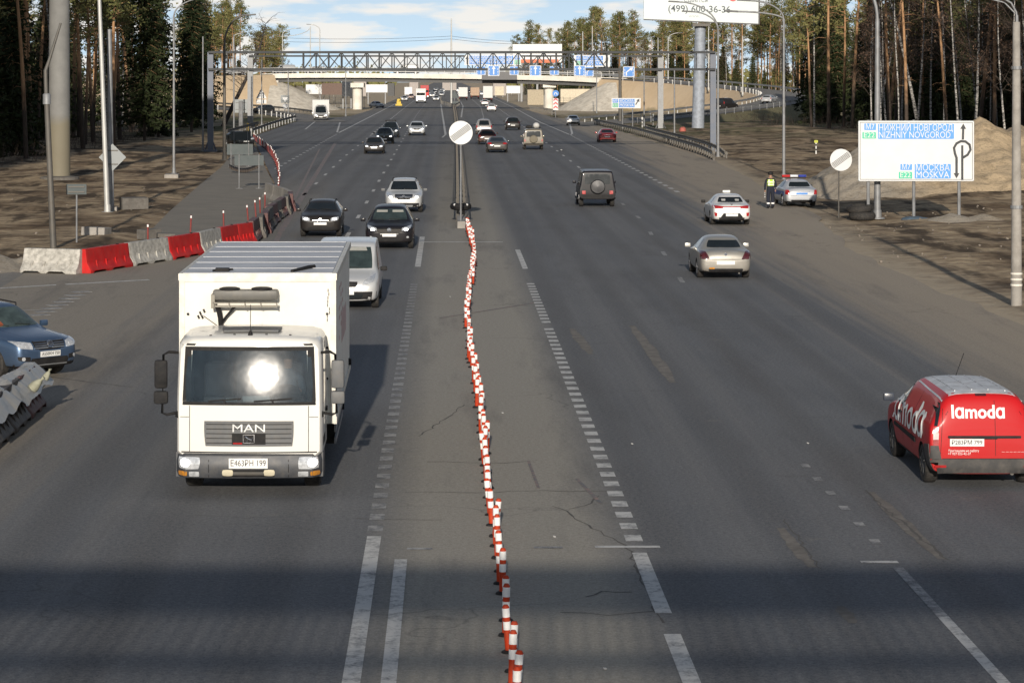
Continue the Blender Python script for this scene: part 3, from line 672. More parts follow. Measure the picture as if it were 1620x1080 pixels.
# ================================================================== gantries and their signs
def gantry(name, label, y, x0, x1, zb, zt, lx0, lx1, pw, mat_post, mat_truss, dep=.9, pitch=1.1, tall=True):
    t = thing(name, label, 'gantry', ((x0 + x1) / 2, y, 0)); cx = (x0 + x1) / 2
    for x in (x0, x1):
        b = MB(); b.box((x - cx, 0, zt / 2), (pw, pw * .8, zt)); b.box((x - cx, 0, .08), (pw * 2.2, pw * 2, .16))
        for sx in (-1, 1):
            for sy in (-1, 1): b.bar((x - cx + sx * pw * .9, sy * pw * .8, .15), (x - cx + sx * pw * .5, sy * pw * .4, .8), .05)
        b.build('leg', mat_post, t)
    b = MB()
    for yy in (-dep / 2, dep / 2):
        for z in (zb, zt): b.box((0, yy, z), (x1 - x0 + .3, .2, .2))
    b.build('chord', mat_truss, t)
    b = MB(); n = int((lx1 - lx0) / pitch)
    for i in range(n + 1):
        x = lx0 + i * pitch - cx
        for yy in (-dep / 2, dep / 2): b.bar((x, yy, zb), (x, yy, zt), .09 if i % 2 else .12)
        if i < n:
            for yy in (-dep / 2, dep / 2):
                if (i % 2) == 0: b.bar((x, yy, zb), (x + pitch, yy, zt), .075)
                else: b.bar((x, yy, zt), (x + pitch, yy, zb), .075)
            b.bar((x, -dep / 2, zb), (x + pitch, dep / 2, zb), .05)
    for x in (x0 + 4, x1 - 4, x0 + 1.5, x1 - 1.5): b.bar((x - cx, -dep / 2, zb), (x - cx, -dep / 2, zt), .08)
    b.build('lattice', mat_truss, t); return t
GF, GR = 231.0, 326.0
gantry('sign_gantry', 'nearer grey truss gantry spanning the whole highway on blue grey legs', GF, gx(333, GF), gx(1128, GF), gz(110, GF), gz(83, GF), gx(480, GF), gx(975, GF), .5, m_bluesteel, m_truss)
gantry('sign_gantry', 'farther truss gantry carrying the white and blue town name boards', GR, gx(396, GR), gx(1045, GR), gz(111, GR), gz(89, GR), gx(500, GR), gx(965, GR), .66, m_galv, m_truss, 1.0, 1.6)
def plate(parent, x0, x1, z0, z1, y, mat_, name='board', th=.05, r=0.0):
    mb = MB(); w, h = x1 - x0, z1 - z0
    if r:
        ol = []
        for cx_, cz_, a0 in ((x1 - r, z1 - r, 0), (x0 + r, z1 - r, 90), (x0 + r, z0 + r, 180), (x1 - r, z0 + r, 270)):
            ol += [(cx_ + r * math.cos(R(a0 + k * 22.5)), cz_ + r * math.sin(R(a0 + k * 22.5))) for k in range(5)]
        mb.prism(ol, y, y + th, lambda u, v, w_: (u, w_, v))
    else: mb.box(((x0 + x1) / 2, y + th / 2, (z0 + z1) / 2), (w, th, h))
    return mb.build(name, mat_, parent)
def arrow(parent, pts, w, y, mat_, head=.35, th=.01, name='arrow'):
    """arrow along 2D pts (x,z) with a head at the end"""
    mb = MB(); pts = [Vector(p) for p in pts]; L, Rr = [], []
    for i, p in enumerate(pts):
        d = (pts[min(i + 1, len(pts) - 1)] - pts[max(i - 1, 0)]).normalized(); s_ = Vector((-d.y, d.x))
        L.append(p + s_ * w / 2); Rr.append(p - s_ * w / 2)
    for i in range(len(pts) - 1): mb.prism([L[i], Rr[i], Rr[i + 1], L[i + 1]], y - th, y, lambda u, v, w_: (u, w_, v))
    if head:
        d = (pts[-1] - pts[-2]).normalized(); s_ = Vector((-d.y, d.x)); p = pts[-1]
        mb.prism([p + s_ * head * .55, p - s_ * head * .55, p + d * head], y - th, y, lambda u, v, w_: (u, w_, v))
    return mb.build(name, mat_, parent)
# big town boards on the far gantry
def PX(px, d): return gx(px, d)
yb = GR - .62
t = thing('direction_sign', 'white gantry board naming NIZHNIY NOVGOROD with an up arrow', 'direction sign', (PX(779, yb), yb, gz(95, yb)))
def L(px): return gx(px, yb) - t.location.x
def Z(py): return gz(py, yb) - t.location.z
plate(t, L(735), L(824), Z(103.4), Z(87.2), 0, m_signwhite)
plate(t, L(742.5), L(812), Z(94.6), Z(88.4), -.02, m_signblue, 'name_panel', .03); plate(t, L(742.5), L(812), Z(102.2), Z(95.4), -.02, m_signblue, 'name_panel', .03)
plate(t, L(814), L(823), Z(94.6), Z(88.4), -.02, m_signblue, 'route_panel', .03); plate(t, L(814), L(823), Z(102.2), Z(95.4), -.02, m_signgreen, 'route_panel', .03)
lettering('НИЖНИЙ НОВГОРОД', .55, m_signwhite, t, (L(777), -.03, Z(91.5)), bold=.012, width=L(810) - L(744.5)); lettering('NIZHNIY NOVGOROD', .55, m_signwhite, t, (L(777), -.03, Z(98.8)), bold=.012, width=L(810) - L(744.5))
lettering('М7', .5, m_signwhite, t, (L(818.5), -.03, Z(91.5)), bold=.01); lettering('E22', .48, m_signwhite, t, (L(818.5), -.03, Z(98.8)), bold=.01, width=.55)
arrow(t, [(L(739), Z(102)), (L(739), Z(94))], .14, -.005, m_signblack, .42)
t = thing('direction_sign', 'white gantry board naming MOSKVA with an arrow up to the right', 'direction sign', (PX(936, yb), yb, gz(96, yb)))
plate(t, L(908), L(965), Z(106), Z(87.5), 0, m_signwhite)
plate(t, L(921), L(954), Z(96), Z(88.8), -.02, m_signblue, 'name_panel', .03); plate(t, L(921), L(954), Z(104), Z(97), -.02, m_signblue, 'name_panel', .03)
plate(t, L(911), L(919.5), Z(96), Z(88.8), -.02, m_signblue, 'route_panel', .03); plate(t, L(911), L(919.5), Z(104.2), Z(97), -.02, m_signgreen, 'route_panel', .03)
lettering('МОСКВА', .55, m_signwhite, t, (L(937.5), -.03, Z(92.4)), bold=.012, width=L(952) - L(923)); lettering('MOSKVA', .55, m_signwhite, t, (L(937.5), -.03, Z(100.5)), bold=.012, width=L(952) - L(923))
lettering('М7', .5, m_signwhite, t, (L(915.2), -.03, Z(92.4)), bold=.01, width=.5); lettering('E22', .48, m_signwhite, t, (L(915.2), -.03, Z(100.6)), bold=.01, width=.52)
arrow(t, [(L(956), Z(101)), (L(959.5), Z(95.5))], .14, -.005, m_signblack, .42)
def lane_sign(px, py0, py1, w, y, label, bend=False):
    z0, z1 = gz(py1, y), gz(py0, y); t = thing('lane_sign', label, 'lane sign', (gx(px, y), y, z0), 0, 'blue lane arrow signs on the gantries'); h = z1 - z0
    plate(t, -w / 2, w / 2, 0, h, 0, m_signwhite, 'board', .05, .08); plate(t, -w / 2 + .05, w / 2 - .05, .05, h - .05, -.012, m_signblue, 'face', .02, .06)
    if bend: arrow(t, [(-w * .22, h * .12), (-w * .22, h * .45), (-w * .05, h * .6), (w * .12, h * .72)], .1, -.014, m_signwhite, .3)
    else: arrow(t, [(0, h * .14), (0, h * .66)], .1, -.014, m_signwhite, .3)
    for sx in (-.36, .36):
        for k in range(3): mbk = MB(); mbk.box((sx * w, -.02, h * (.12 + .27 * k)), (.045, .012, h * .17)); mbk.build('dash_mark', m_signwhite, t)
    q = MB(); q.bar((-w * .25, .1, h * .9), (-w * .25, .1, h + .5), .06); q.bar((w * .25, .1, h * .9), (w * .25, .1, h + .5), .06); q.build('hanger', m_truss, t)
ya = GF - .75
for px, lb in ((781, 'blue up arrow sign on the near gantry below NIZHNIY NOVGOROD'), (847, 'blue up arrow sign on the near gantry left of the pier top'), (917, 'blue up arrow sign on the near gantry below MOSKVA')):
    lane_sign(px, 104, 120.5, 1.0, ya, lb)
lane_sign(995, 105.5, 122, 1.0, ya, 'blue sign with a right bending arrow at the right of the near gantry', True)
for px, lb in ((761, 'small blue arrow sign on the far gantry, leftmost of its row'), (813.5, 'small blue arrow sign on the far gantry below route E22'), (877, 'small blue arrow sign on the far gantry above the pier')):
    lane_sign(px, 105, 119, 1.15, yb - .1, lb)
lane_sign(932, 106, 121, 1.15, yb - .1, 'small blue bent arrow sign on the far gantry below MOSKVA', True)

# ================================================================== roadside signs
def sign_post(parent, x, z1, r=.04, mat_=None, y=.17, name='post'):
    mb = MB(); mb.tube([(x, y, -.15), (x, y, z1)], r, 8); return mb.build(name, mat_ or m_galv, parent, 40)
yb = 121.0
t = thing('direction_sign', 'large white roadside sign naming NIZHNIY NOVGOROD and MOSKVA beside the soil heap', 'direction sign', (gx(1449, yb), yb, 0))
t.rotation_euler = (0, 0, R(-1.0))
def Z(py): return gz(py, yb)
plate(t, L(1358), L(1541), Z(287), Z(191), .02, m_signback, 'backing', .05, .06); plate(t, L(1358.6), L(1540.4), Z(286.4), Z(191.6), 0, m_signwhite, 'board', .02, .06)
mb = MB()
for (xa, za, xb_, zb_) in ((1361, 194, 1538, 194), (1361, 284, 1538, 284), (1361, 194, 1361, 284), (1538, 194, 1538, 284)): mb.bar((L(xa), -.004, Z(za)), (L(xb_), -.004, Z(zb_)), .018)
mb.build('border', m_signblack, t)
m_sb2 = M('sign_mid_blue', (.07, .30, .74), .4, 0, .06, 2); m_sg2 = M('sign_mid_green', (.03, .50, .30), .4, 0, .06, 2)
plate(t, L(1389), L(1509), Z(220), Z(196), -.012, m_sb2, 'name_panel', .012, .04); plate(t, L(1367.5), L(1386), Z(206), Z(195.5), -.012, m_sb2, 'route_panel', .012, .03); plate(t, L(1364.5), L(1386), Z(219.5), Z(209.3), -.012, m_sg2, 'route_panel', .012, .03)
lettering('НИЖНИЙ НОВГОРОД', .42, m_signwhite, t, (L(1449), -.014, Z(202.8)), bold=.012, width=L(1507) - L(1391)); lettering('NIZHNIY NOVGOROD', .42, m_signwhite, t, (L(1447), -.014, Z(214)), bold=.012, width=L(1504) - L(1391))
lettering('М7', .34, m_signwhite, t, (L(1376.8), -.014, Z(200.8)), bold=.01, width=L(1383.5) - L(1370)); lettering('E22', .33, m_signwhite, t, (L(1375.3), -.014, Z(214.4)), bold=.01, width=L(1384) - L(1367))
plate(t, L(1447), L(1504), Z(282.5), Z(259.5), -.012, m_sb2, 'name_panel', .012, .04); plate(t, L(1424.5), L(1443), Z(269), Z(259.5), -.012, m_sb2, 'route_panel', .012, .03); plate(t, L(1422), L(1443), Z(282.5), Z(272), -.012, m_sg2, 'route_panel', .012, .03)
lettering('МОСКВА', .42, m_signwhite, t, (L(1475.5), -.014, Z(265.8)), bold=.012, width=L(1502) - L(1449)); lettering('MOSKVA', .42, m_signwhite, t, (L(1475.5), -.014, Z(277)), bold=.012, width=L(1501) - L(1449))
lettering('М7', .34, m_signwhite, t, (L(1433.8), -.014, Z(264.4)), bold=.01, width=L(1440) - L(1427)); lettering('E22', .33, m_signwhite, t, (L(1432.5), -.014, Z(277.3)), bold=.01, width=L(1441) - L(1424.5))
arrow(t, [(L(1522), Z(285)), (L(1522), Z(230))], .10, -.008, m_signblack, 0, .01, 'stem'); arrow(t, [(L(1523), Z(221)), (L(1523.5), Z(204))], .10, -.008, m_signblack, .24)
loop = [(1523, 249.5), (1530.5, 245), (1535, 237), (1533.5, 229), (1527, 224), (1520, 223.5), (1513, 227), (1509, 234), (1510.5, 243), (1513, 250), (1513, 274)]
lp = [(L(a), Z(c)) for a, c in loop]
arrow(t, lp, .11, -.012, m_signblack, .24, .01, 'loop_arrow')
for px in (1374.5, 1446.5, 1518): sign_post(t, L(px), Z(190), .075)

def round_sign(px, py, d, diam, base_px, label, post_mat, rim=True, tilt=0, name='end_of_limits_sign'):
    x = gx(base_px, d); z = gz(py, d); t = thing(name, label, 'road sign', (x, d, 0)); dx = gx(px, d) - x
    mb = MB(); mb.lathe([(0.0, -.02), (diam / 2, -.02), (diam / 2, .02), (0, .02)], 32, Matrix.Translation((dx, -.08, z)) @ Matrix.Rotation(R(90), 4, 'X')); mb.build('disc', m_signwhite, t, 40)
    mb = MB(); r_ = diam / 2
    for k in (-2, -1, 0, 1, 2):
        off = k * .055 * diam; ux, uz = math.cos(R(36)), math.sin(R(36)); hl = math.sqrt(max(0, (r_ * .93) ** 2 - off ** 2))
        c = Vector((dx - uz * off, -.105, z + ux * off)); mb.bar(c - Vector((ux, 0, uz)) * hl, c + Vector((ux, 0, uz)) * hl, .008, .029 * diam)
    mb.build('stripes', m_greyplastic, t)
    sign_post(t, 0, z, .035, post_mat, .02); return t
round_sign(729, 210, 114.5, 1.02, 729, 'white round sign with a grey diagonal band on the median barrier', m_galv)
round_sign(1330, 253, 123, 1.02, 1327, 'white round sign with a diagonal band in front of the soil heap', m_galv_dull)

yb = 335
t = thing('direction_sign', 'small white and blue MOSKVA sign on a thin post right of the road', 'direction sign', (gx(1001, yb), yb, 0))
plate(t, L(967.5), L(1013.5), Z(171.5), Z(155.5), 0, m_signwhite); plate(t, L(979), L(1004), Z(162.8), Z(156.8), -.02, m_signblue, 'name_panel', .03); plate(t, L(979), L(1004), Z(170), Z(163.6), -.02, m_signblue, 'name_panel', .03)
plate(t, L(969), L(977.8), Z(162.8), Z(156.8), -.02, m_signblue, 'route_panel', .03); plate(t, L(969), L(977.8), Z(170), Z(163.6), -.02, m_signgreen, 'route_panel', .03)
lettering('МОСКВА', .5, m_signwhite, t, (L(991.5), -.03, Z(160)), bold=.012, width=L(1002.5) - L(980.5)); lettering('MOSKVA', .5, m_signwhite, t, (L(991.5), -.03, Z(167)), bold=.012, width=L(1002.5) - L(980.5))
lettering('М7', .45, m_signwhite, t, (L(973.4), -.03, Z(160)), bold=.01, width=.5); lettering('E22', .43, m_signwhite, t, (L(973.4), -.03, Z(167)), bold=.01, width=.55)
arrow(t, [(L(1005.5), Z(166)), (L(1009), Z(160.5))], .13, -.005, m_signblack, .4); sign_post(t, 0, Z(156), .07); sign_post(t, L(985), Z(156), .07)
yb = 428
t = thing('keep_right_sign', 'round blue arrow sign above a red and white chevron board at the gore', 'road sign', (gx(879, yb), yb, 0))
mb = MB(); mb.lathe([(0, -.02), (.52, -.02), (.52, .02), (0, .02)], 24, Matrix.Translation((0, -.08, Z(148))) @ Matrix.Rotation(R(90), 4, 'X')); mb.build('disc', m_signblue, t, 40)
arrow(t, [(-.25, Z(150)), (-.1, Z(147)), (.1, Z(147)), (.2, Z(149))], .12, -.11, m_signwhite, .2)
plate(t, -.42, .42, Z(174.5), Z(156), -.06, m_signwhite)
for k in range(3):
    z = Z(171 - k * 6.0); q = MB(); q.prism([(-.36, z - .15), (0, z + .12), (.36, z - .15), (.36, z + .1), (0, z + .38), (-.36, z + .1)], -.085, -.062, lambda u, v, w_: (u, w_, v)); q.build('chevron', M('sign_red', (.55, .03, .03), .4), t)
sign_post(t, 0, Z(145), .06)
def back_sign(shape, px, py, w, h, base, label, post_w=.07, mat_=None, extra=None, name='road_sign', cat='road sign'):
    """signs seen from behind, facing the oncoming ramp"""
    d = gd(base); t = thing(name, label, cat, (gx(px, d), d, 0)); z = gz(py, d); mat_ = mat_ or m_signback
    mb = MB()
    if shape == 'rect': mb.box((0, 0, z), (w, .05, h))
    elif shape == 'diamond': mb.box((0, 0, z), (w / 1.414, .05, w / 1.414), ry=R(45))
    elif shape == 'tri': mb.prism([(-w / 2, z - h / 2), (w / 2, z - h / 2), (0, z + h / 2)], -.025, .025, lambda u, v, w_: (u, w_, v))
    elif shape == 'tri_down': mb.prism([(-w / 2, z + h / 2), (w / 2, z + h / 2), (0, z - h / 2)], -.025, .025, lambda u, v, w_: (u, w_, v))
    mb.build('board', mat_, t)
    mb = MB()
    for k in (-.25, .25): mb.box((0, -.045, z + k * h), (w * .8 if shape == 'rect' else w * .4, .04, .05))
    mb.build('bracket', m_galv_dull, t)
    if extra:
        for (shp, py2, w2, h2, mt) in extra:
            z2 = gz(py2, d); q = MB()
            if shp == 'rect': q.box((0, -.02, z2), (w2, .05, h2))
            elif shp == 'disc': q.lathe([(0, -.02), (w2 / 2, -.02), (w2 / 2, .02), (0, .02)], 20, Matrix.Translation((0, -.05, z2)) @ Matrix.Rotation(R(90), 4, 'X'))
            else: q.prism([(-w2 / 2, z2 + h2 / 2), (w2 / 2, z2 + h2 / 2), (0, z2 - h2 / 2)], -.075, -.03, lambda u, v, w_: (u, w_, v))
            q.build('plate', mt, t)
    q = MB(); q.tube([(0, .05, -.15), (0, .05, z + h * .4)], post_w, 8); q.build('post', m_galv, t, 40); return t
back_sign('diamond', 178, 249, 1.32, 1.32, 335, 'grey diamond sign back on the thick steel post left of the road', .05)
back_sign('rect', 121, 299.5, .78, .4, 387, 'small blue grey sign back on a thin post by the barrier row', .035, m_signback_dk)
back_sign('rect', 381, 168, 1.6, 1.6, 208, 'square grey sign back on a broad dark post beside the guard rail', .28, m_signback)
back_sign('tri', 413.5, 148, 1.45, 1.4, 197.5, 'pale triangular sign with a white plate on a post by the left ramp', .05, m_signwhite, [('rect', 161, 1.4, .55, m_signwhite)])
back_sign('rect', 451, 157, 1.25, 1.1, 192.5, 'grey square sign with a small yield triangle by the left ramp end', .05, m_signback, [('tri', 158, .8, .7, m_signwhite), ('disc', 168, .75, 0, m_signwhite)])
back_sign('tri', 719, 149, 1.9, 1.9, 166, 'grey triangular sign back on the median where the barrier splits', .08, m_signback_dk, [('rect', 163, 2.0, .8, m_signback_dk)])
def stand_board(px0, px1, py0, py1, base, label):
    d = gd(base); x0, x1 = gx(px0, d), gx(px1, d); t = thing('sign_board', label, 'sign board', ((x0 + x1) / 2, d, 0), R(4), 'temporary sign boards behind the red posts'); hw = (x1 - x0) / 2
    z0, z1 = gz(py1, d), gz(py0, d); mb = MB(); mb.box((0, .04, (z0 + z1) / 2), (2 * hw, .03, z1 - z0)); mb.build('board', m_signback_dk, t)
    for s_ in (-1, 1):
        q = MB(); q.tube([(s_ * hw * .68, 0, 0), (s_ * hw * .68, 0, z1 + .05)], .035, 8); q.bar((s_ * hw * .68 - .18, -.1, .03), (s_ * hw * .68 + .18, .15, .03), .05); q.build('post', m_galv, t)
stand_board(371, 417, 246, 262, 299, 'nearest dull green sign board back on two posts')
stand_board(359, 400, 228, 245, 264, 'middle sign board back on two posts, in front of the dark car')
stand_board(365, 397, 208, 222, 240, 'farthest sign board back half hiding the dark car')

# ================================================================== lamps, masts, poles
def street_lamp(px, base, top_py, label, r0=.09, r1=.06, arms=(), mat_=None, concrete=False, d=None, px_top=None, zb=0, group='street lamps along the highway', bent=None):
    d = d or gd(base, zb); x = gx(px, d); z = gz(top_py, d) - zb
    t = thing('street_lamp', label, 'street lamp', (x, d, zb), 0, group); tx = gx(px_top, d) - x if px_top else 0
    mat_ = mat_ or m_galv; q = MB(); q.tube([(0, 0, -.2), (tx * .5, 0, z * .5), (tx, 0, z)], [r0, (r0 + r1) / 2, r1], 12); q.build('pole', mat_, t, 40)
    q = MB(); q.lathe([(r0 * 2.2, 0), (r0 * 2.2, .06), (r0 * 1.25, .07), (r0 * 1.2, .4)], 12); q.build('base_flange', mat_, t, 40)
    for (dx, dz, dy) in arms:
        q = MB(); pts = []
        for k in range(9):
            a = R(90) * k / 8; pts.append((tx + dx * (1 - math.cos(a)), dy * (1 - math.cos(a)), z - .05 + dz * math.sin(a)))
        q.tube(pts, [r1 * .8] * 9, 8); q.build('arm', mat_, t, 60)
        e_ = Vector(pts[-1]); dr = Vector((dx, dy, 0)).normalized(); q = MB()
        q.bar(e_ - dr * .1, e_ + dr * .75 + Vector((0, 0, .05)), .26, .12); q.build('lamp_head', m_greyplastic, t, bevel=.03)
    return t
m_lpole = M('pale_lamp_pole', (.50, .50, .48), .5, .3, .15, 1)
street_lamp(275, 275, 25, 'slim grey lamp pole bending right at its top, between dirt and forest left', .10, .06, [(2.6, 1.3, 0)])
street_lamp(321, 240, 58, 'plain grey lamp pole just left of the blue grey gantry leg', .09, .06)
street_lamp(355, 254, 70, 'dark grey lamp pole right of the blue grey gantry leg', .15, .09, [(1.7, 2.3, 0)], m_galv_dull)
street_lamp(370, 211, 55, 'thin pale lamp pole left of the square sign back', .10, .07)
street_lamp(414, 198, 95, 'thin grey pole carrying lines left of the pale triangular sign', .09, .06)
street_lamp(456, 188, 108, 'thin pole right of the yield sign at the left ramp', .11, .07)
street_lamp(547, 184, 112, 'short pale pole at the left road edge before the bridge pier', .10, .07)
street_lamp(1240, 285, 30, 'grey lamp pole with two arms left of the white police car', .11, .07, [(-2.2, 1.2, 0), (-3.0, .5, 0)])
street_lamp(1136, 248, 47, 'tall lamp pole with two arms beside the right gantry leg', .12, .07, [(-2.2, 1.5, 0), (-3.3, 2.3, 0)])
street_lamp(1388, 346, 30, 'thick lamp pole standing directly behind the large white sign', .16, .10, [(-.8, 1.6, 0)])
street_lamp(1019, 200, 112, 'thin grey pole in front of the right embankment', .10, .07); street_lamp(1067, 213, 110, 'thin grey pole left of the billboard column', .10, .07); street_lamp(944, 179, 92, 'thin grey pole right of the bridge pier by the fence', .10, .07)
street_lamp(981, 194, 105, 'dark broad pole beside the small MOSKVA sign', .26, .2, (), m_galv_dull)
for px, py, base, dd, zb, arm, lb in ((312, 45, 0, 520, 6.0, (-2, 1, 0), 'pale curved lamp on the left embankment beside the forest'), (369, 60, 0, 528, 6.5, (2, 1, 0), 'pale lamp on the left embankment behind the far gantry leg'), (491, 42, 0, 536, 7.1, (-6, -2.0, 0), 'tall pale lamp above the left half of the overpass with a long left arm'),
        (506, 48, 0, 545, 7.1, (-2, 1.2, 0), 'tall pale lamp with a curved top over the left half of the overpass'), (1057, 62, 0, 507, 5.4, (2, 1.2, 0), 'white lamp with a curved top on the right embankment'), (1121, 45, 0, 487, 4.2, (1.8, 1.6, 0), 'white lamp behind the billboard column on the ramp'), (1175, 57, 0, 470, 3.4, (), 'white straight pole on the inside of the ramp bend'),
        (922, 50, 0, 545, 6.7, (), 'thin white pole on the right half of the overpass'), (937, 42, 0, 560, 6, (), 'second thin white pole right of the overpass middle'), (447, 55, 0, 536, 7.1, (3, 1.3, 0), 'pale lamp on the overpass left of the two tall lamps'), (1041, 60, 0, 560, 3, (), 'pale lamp pole among the far right pines')):
    street_lamp(px, 0, py, lb, .13, .08, [arm] if arm else [], m_lpole, d=dd, zb=zb)
q = MB(); q.tube([(0, 0, 0), (0, 0, gz(30, 620))], [.28, .12], 10); o = q.build('mast', m_lpole, None, 40, loc=(gx(714, 620), 620, 0)); tag(o, 'tall thin white mast rising over the middle of the overpass', 'mast')
# bent pole and pole pair on the left
d = gd(395); t = thing('bent_pole', 'bent grey pole kinked to the right near the billboard column', 'pole', (gx(85, d), d, 0))
q = MB(); x = lambda px: gx(px, d) - t.location.x
q.tube([(0, 0, -.2), (x(79), 0, gz(270, d)), (x(73.5), 0, gz(150, d))], [.13, .11, .10], 12); q.tube([(x(73.5), 0, gz(160, d)), (x(72), 0, gz(112, d)), (x(78), 0, gz(95, d)), (x(96), 0, gz(37, d))], [.08, .075, .06, .045], 10); q.build('pole', m_galv_dull, t, 40)
q = MB(); q.lathe([(.15, gz(165, d)), (.15, gz(150, d)), (.11, gz(148, d))], 12, Matrix.Translation((x(74), 0, 0))); q.build('collar', m_galv, t, 40)
d = gd(337); street_lamp(170, 337, -30, 'pale tapered lamp pole leaning left beside the shorter steel post', .13, .09, (), m_lpole, px_top=156)
d = gd(334); t = thing('steel_post', 'thick square topped steel post without any sign board', 'post', (gx(176, d), d, 0))
q = MB(); q.tube([(0, 0, -.2), (gx(173, d) - t.location.x, 0, gz(47, d))], [.15, .12], 12); q.build('pole', m_galv, t, 40); q = MB(); q.box((0, 0, .1), (.6, .6, .22)); q.build('footing', m_conc, t)
# concrete pole at the right edge
d = gd(483); t = thing('concrete_pole', 'pale concrete pole with hazard stripes low down at the right edge', 'pole', (gx(1608, d), d, 0))
q = MB(); q.tube([(0, 0, -.2), (0, 0, gz(35, d))], [.16, .105], 14); q.build('pole', m_conc, t, 40)
q = MB()
for k in range(3): 
    z = gz(452 - k * 9, d); q.tube([(0, 0, z), (0, 0, z + .055)], [.168, .167], 14)
q.build('hazard_stripe', m_conc_lt, t)
q = MB(); q.tube([(0, 0, gz(40, d)), (0, 0, gz(20, d)), (-.15, 0, gz(5, d)), (-.6, 0, gz(-10, d))], .03, 8); q.tube([(.04, 0, gz(40, d)), (.03, 0, gz(25, d)), (-.3, .2, gz(4, d)), (-1.0, .2, gz(-6, d))], .025, 8); q.build('arm', m_galv, t, 60)
q = MB(); q.lathe([(.175, gz(330, d)), (.175, gz(325, d))], 14); q.lathe([(.15, gz(110, d)), (.15, gz(105, d))], 14); q.build('band', m_galv, t)

# ================================================================== billboards
d = gd(283); t = thing('billboard', 'massive grey billboard column rising out of the dirt at the left', 'billboard', (gx(94, d), d, 0))
q = MB(); q.tube([(0, 0, -.3), (0, 0, 16)], [.70, .62], 28)
m_col, nt, bb = new_mat('stained_column'); pz = xyz(nt, obj_pos(nt)); nz_ = noise(nt, obj_pos(nt), .8, 5, .6)
c = ramp(nt, nz_, [(.3, (.17, .17, .165)), (.7, (.24, .24, .23))]); kk = mth(nt, 'MULTIPLY', mth(nt, 'SUBTRACT', mth(nt, 'ADD', 3.6, nz_), pz[2]), 1.6, clamp=True)
nt.links.new(mixc(nt, mth(nt, 'MULTIPLY', kk, .8), c, (.20, .175, .115)), bb.inputs['Base Color']); bb.inputs['Roughness'].default_value = .75
q.build('column', m_col, t, 40)
q = MB(); q.box((0, -1.2, 18), (14, .5, 5)); q.build('panel', m_signwhite, t); q = MB(); q.box((0, -.6, 15.7), (9, 1.4, .4)); q.build('cross_beam', m_galv, t)
q = MB(); q.lathe([(1.3, -.2), (1.25, .12), (.72, .2)], 24); q.build('footing', m_conc_dk, t)
d = 329.0; t = thing('billboard', 'white rental billboard with a phone number on a grey blue column', 'billboard', (gx(1107, d), d, 0))
x = lambda px: gx(px, d) - t.location.x
q = MB(); q.tube([(x(1104), 0, -.3), (x(1108), 0, gz(38, d))], [.78, .66], 24); q.build('column', M('peeling_blue_grey_paint', (.33, .37, .43), .6, .1, .2, 1.2, dirt=(.18, .19, .21), dirt_amt=.7), t, 40)
q = MB(); zt = gz(-34, d); q.prism([(x(1017), gz(31, d)), (x(1198), gz(38.5, d)), (x(1199), zt), (x(1018), zt)], -1.2, -.8, lambda u, v, w_: (u, w_, v)); q.build('panel', M('billboard_white', (.66, .72, .72), .5, 0, .05, .2), t)
q = MB(); q.bar((x(1017), -1.25, gz(31.6, d)), (x(1198), -1.25, gz(39, d)), .12, .14); q.bar((x(1198.8), -1.25, gz(39, d)), (x(1199.6), -1.25, zt), .16); q.build('frame', M('billboard_frame', (.05, .05, .055), .5), t)
m_bbtext = M('billboard_grey_letters', (.13, .15, .17), .5)
lettering('(499) 600-36-36', 1.15, m_bbtext, t, (x(1105), -1.22, gz(15.5, d)), right=(1, 0, -.02), bold=.02, width=x(1155) - x(1057))
lettering('сдается', .95, m_bbtext, t, (x(1099.5), -1.22, gz(0.5, d)), right=(1, 0, -.02), bold=.012, width=x(1118) - x(1081)); lettering('www.', .6, M('billboard_pale_letters', (.42, .47, .48), .5), t, (x(1097), -1.22, gz(26, d)), right=(1, 0, -.02))
q = MB(); q.lathe([(0, -.01), (.55, -.01), (.55, .01), (0, .01)], 20, Matrix.Translation((x(1158), -1.23, gz(-4, d))) @ Matrix.Rotation(R(90), 4, 'X')); q.build('red_dot', M('sign_red', (.55, .03, .03), .4), t)
q = MB(); q.box((x(1108), -.6, gz(40, d)), (2.2, 1.6, .35)); q.build('bracket', m_galv_dull, t)
d = 700.0; t = thing('billboard', 'blank white billboard with a red strip beyond the overpass', 'billboard', (gx(850, d), d, 0)); x = lambda px: gx(px, d) - t.location.x
q = MB(); q.box((0, 0, (gz(70, d) + gz(99, d)) / 2), (x(889) - x(811), .6, gz(70, d) - gz(99, d))); q.build('panel', m_signwhite, t)
q = MB(); q.box((0, -.35, gz(97, d)), (x(885) - x(818), .1, .9)); q.build('red_strip', M('strip_orange', (.6, .14, .05), .5), t)
for px in (825, 850, 875): q = MB(); q.box((x(px), .1, gz(98, d) / 2), (.5, .5, gz(98, d))); q.build('post', m_galv, t)

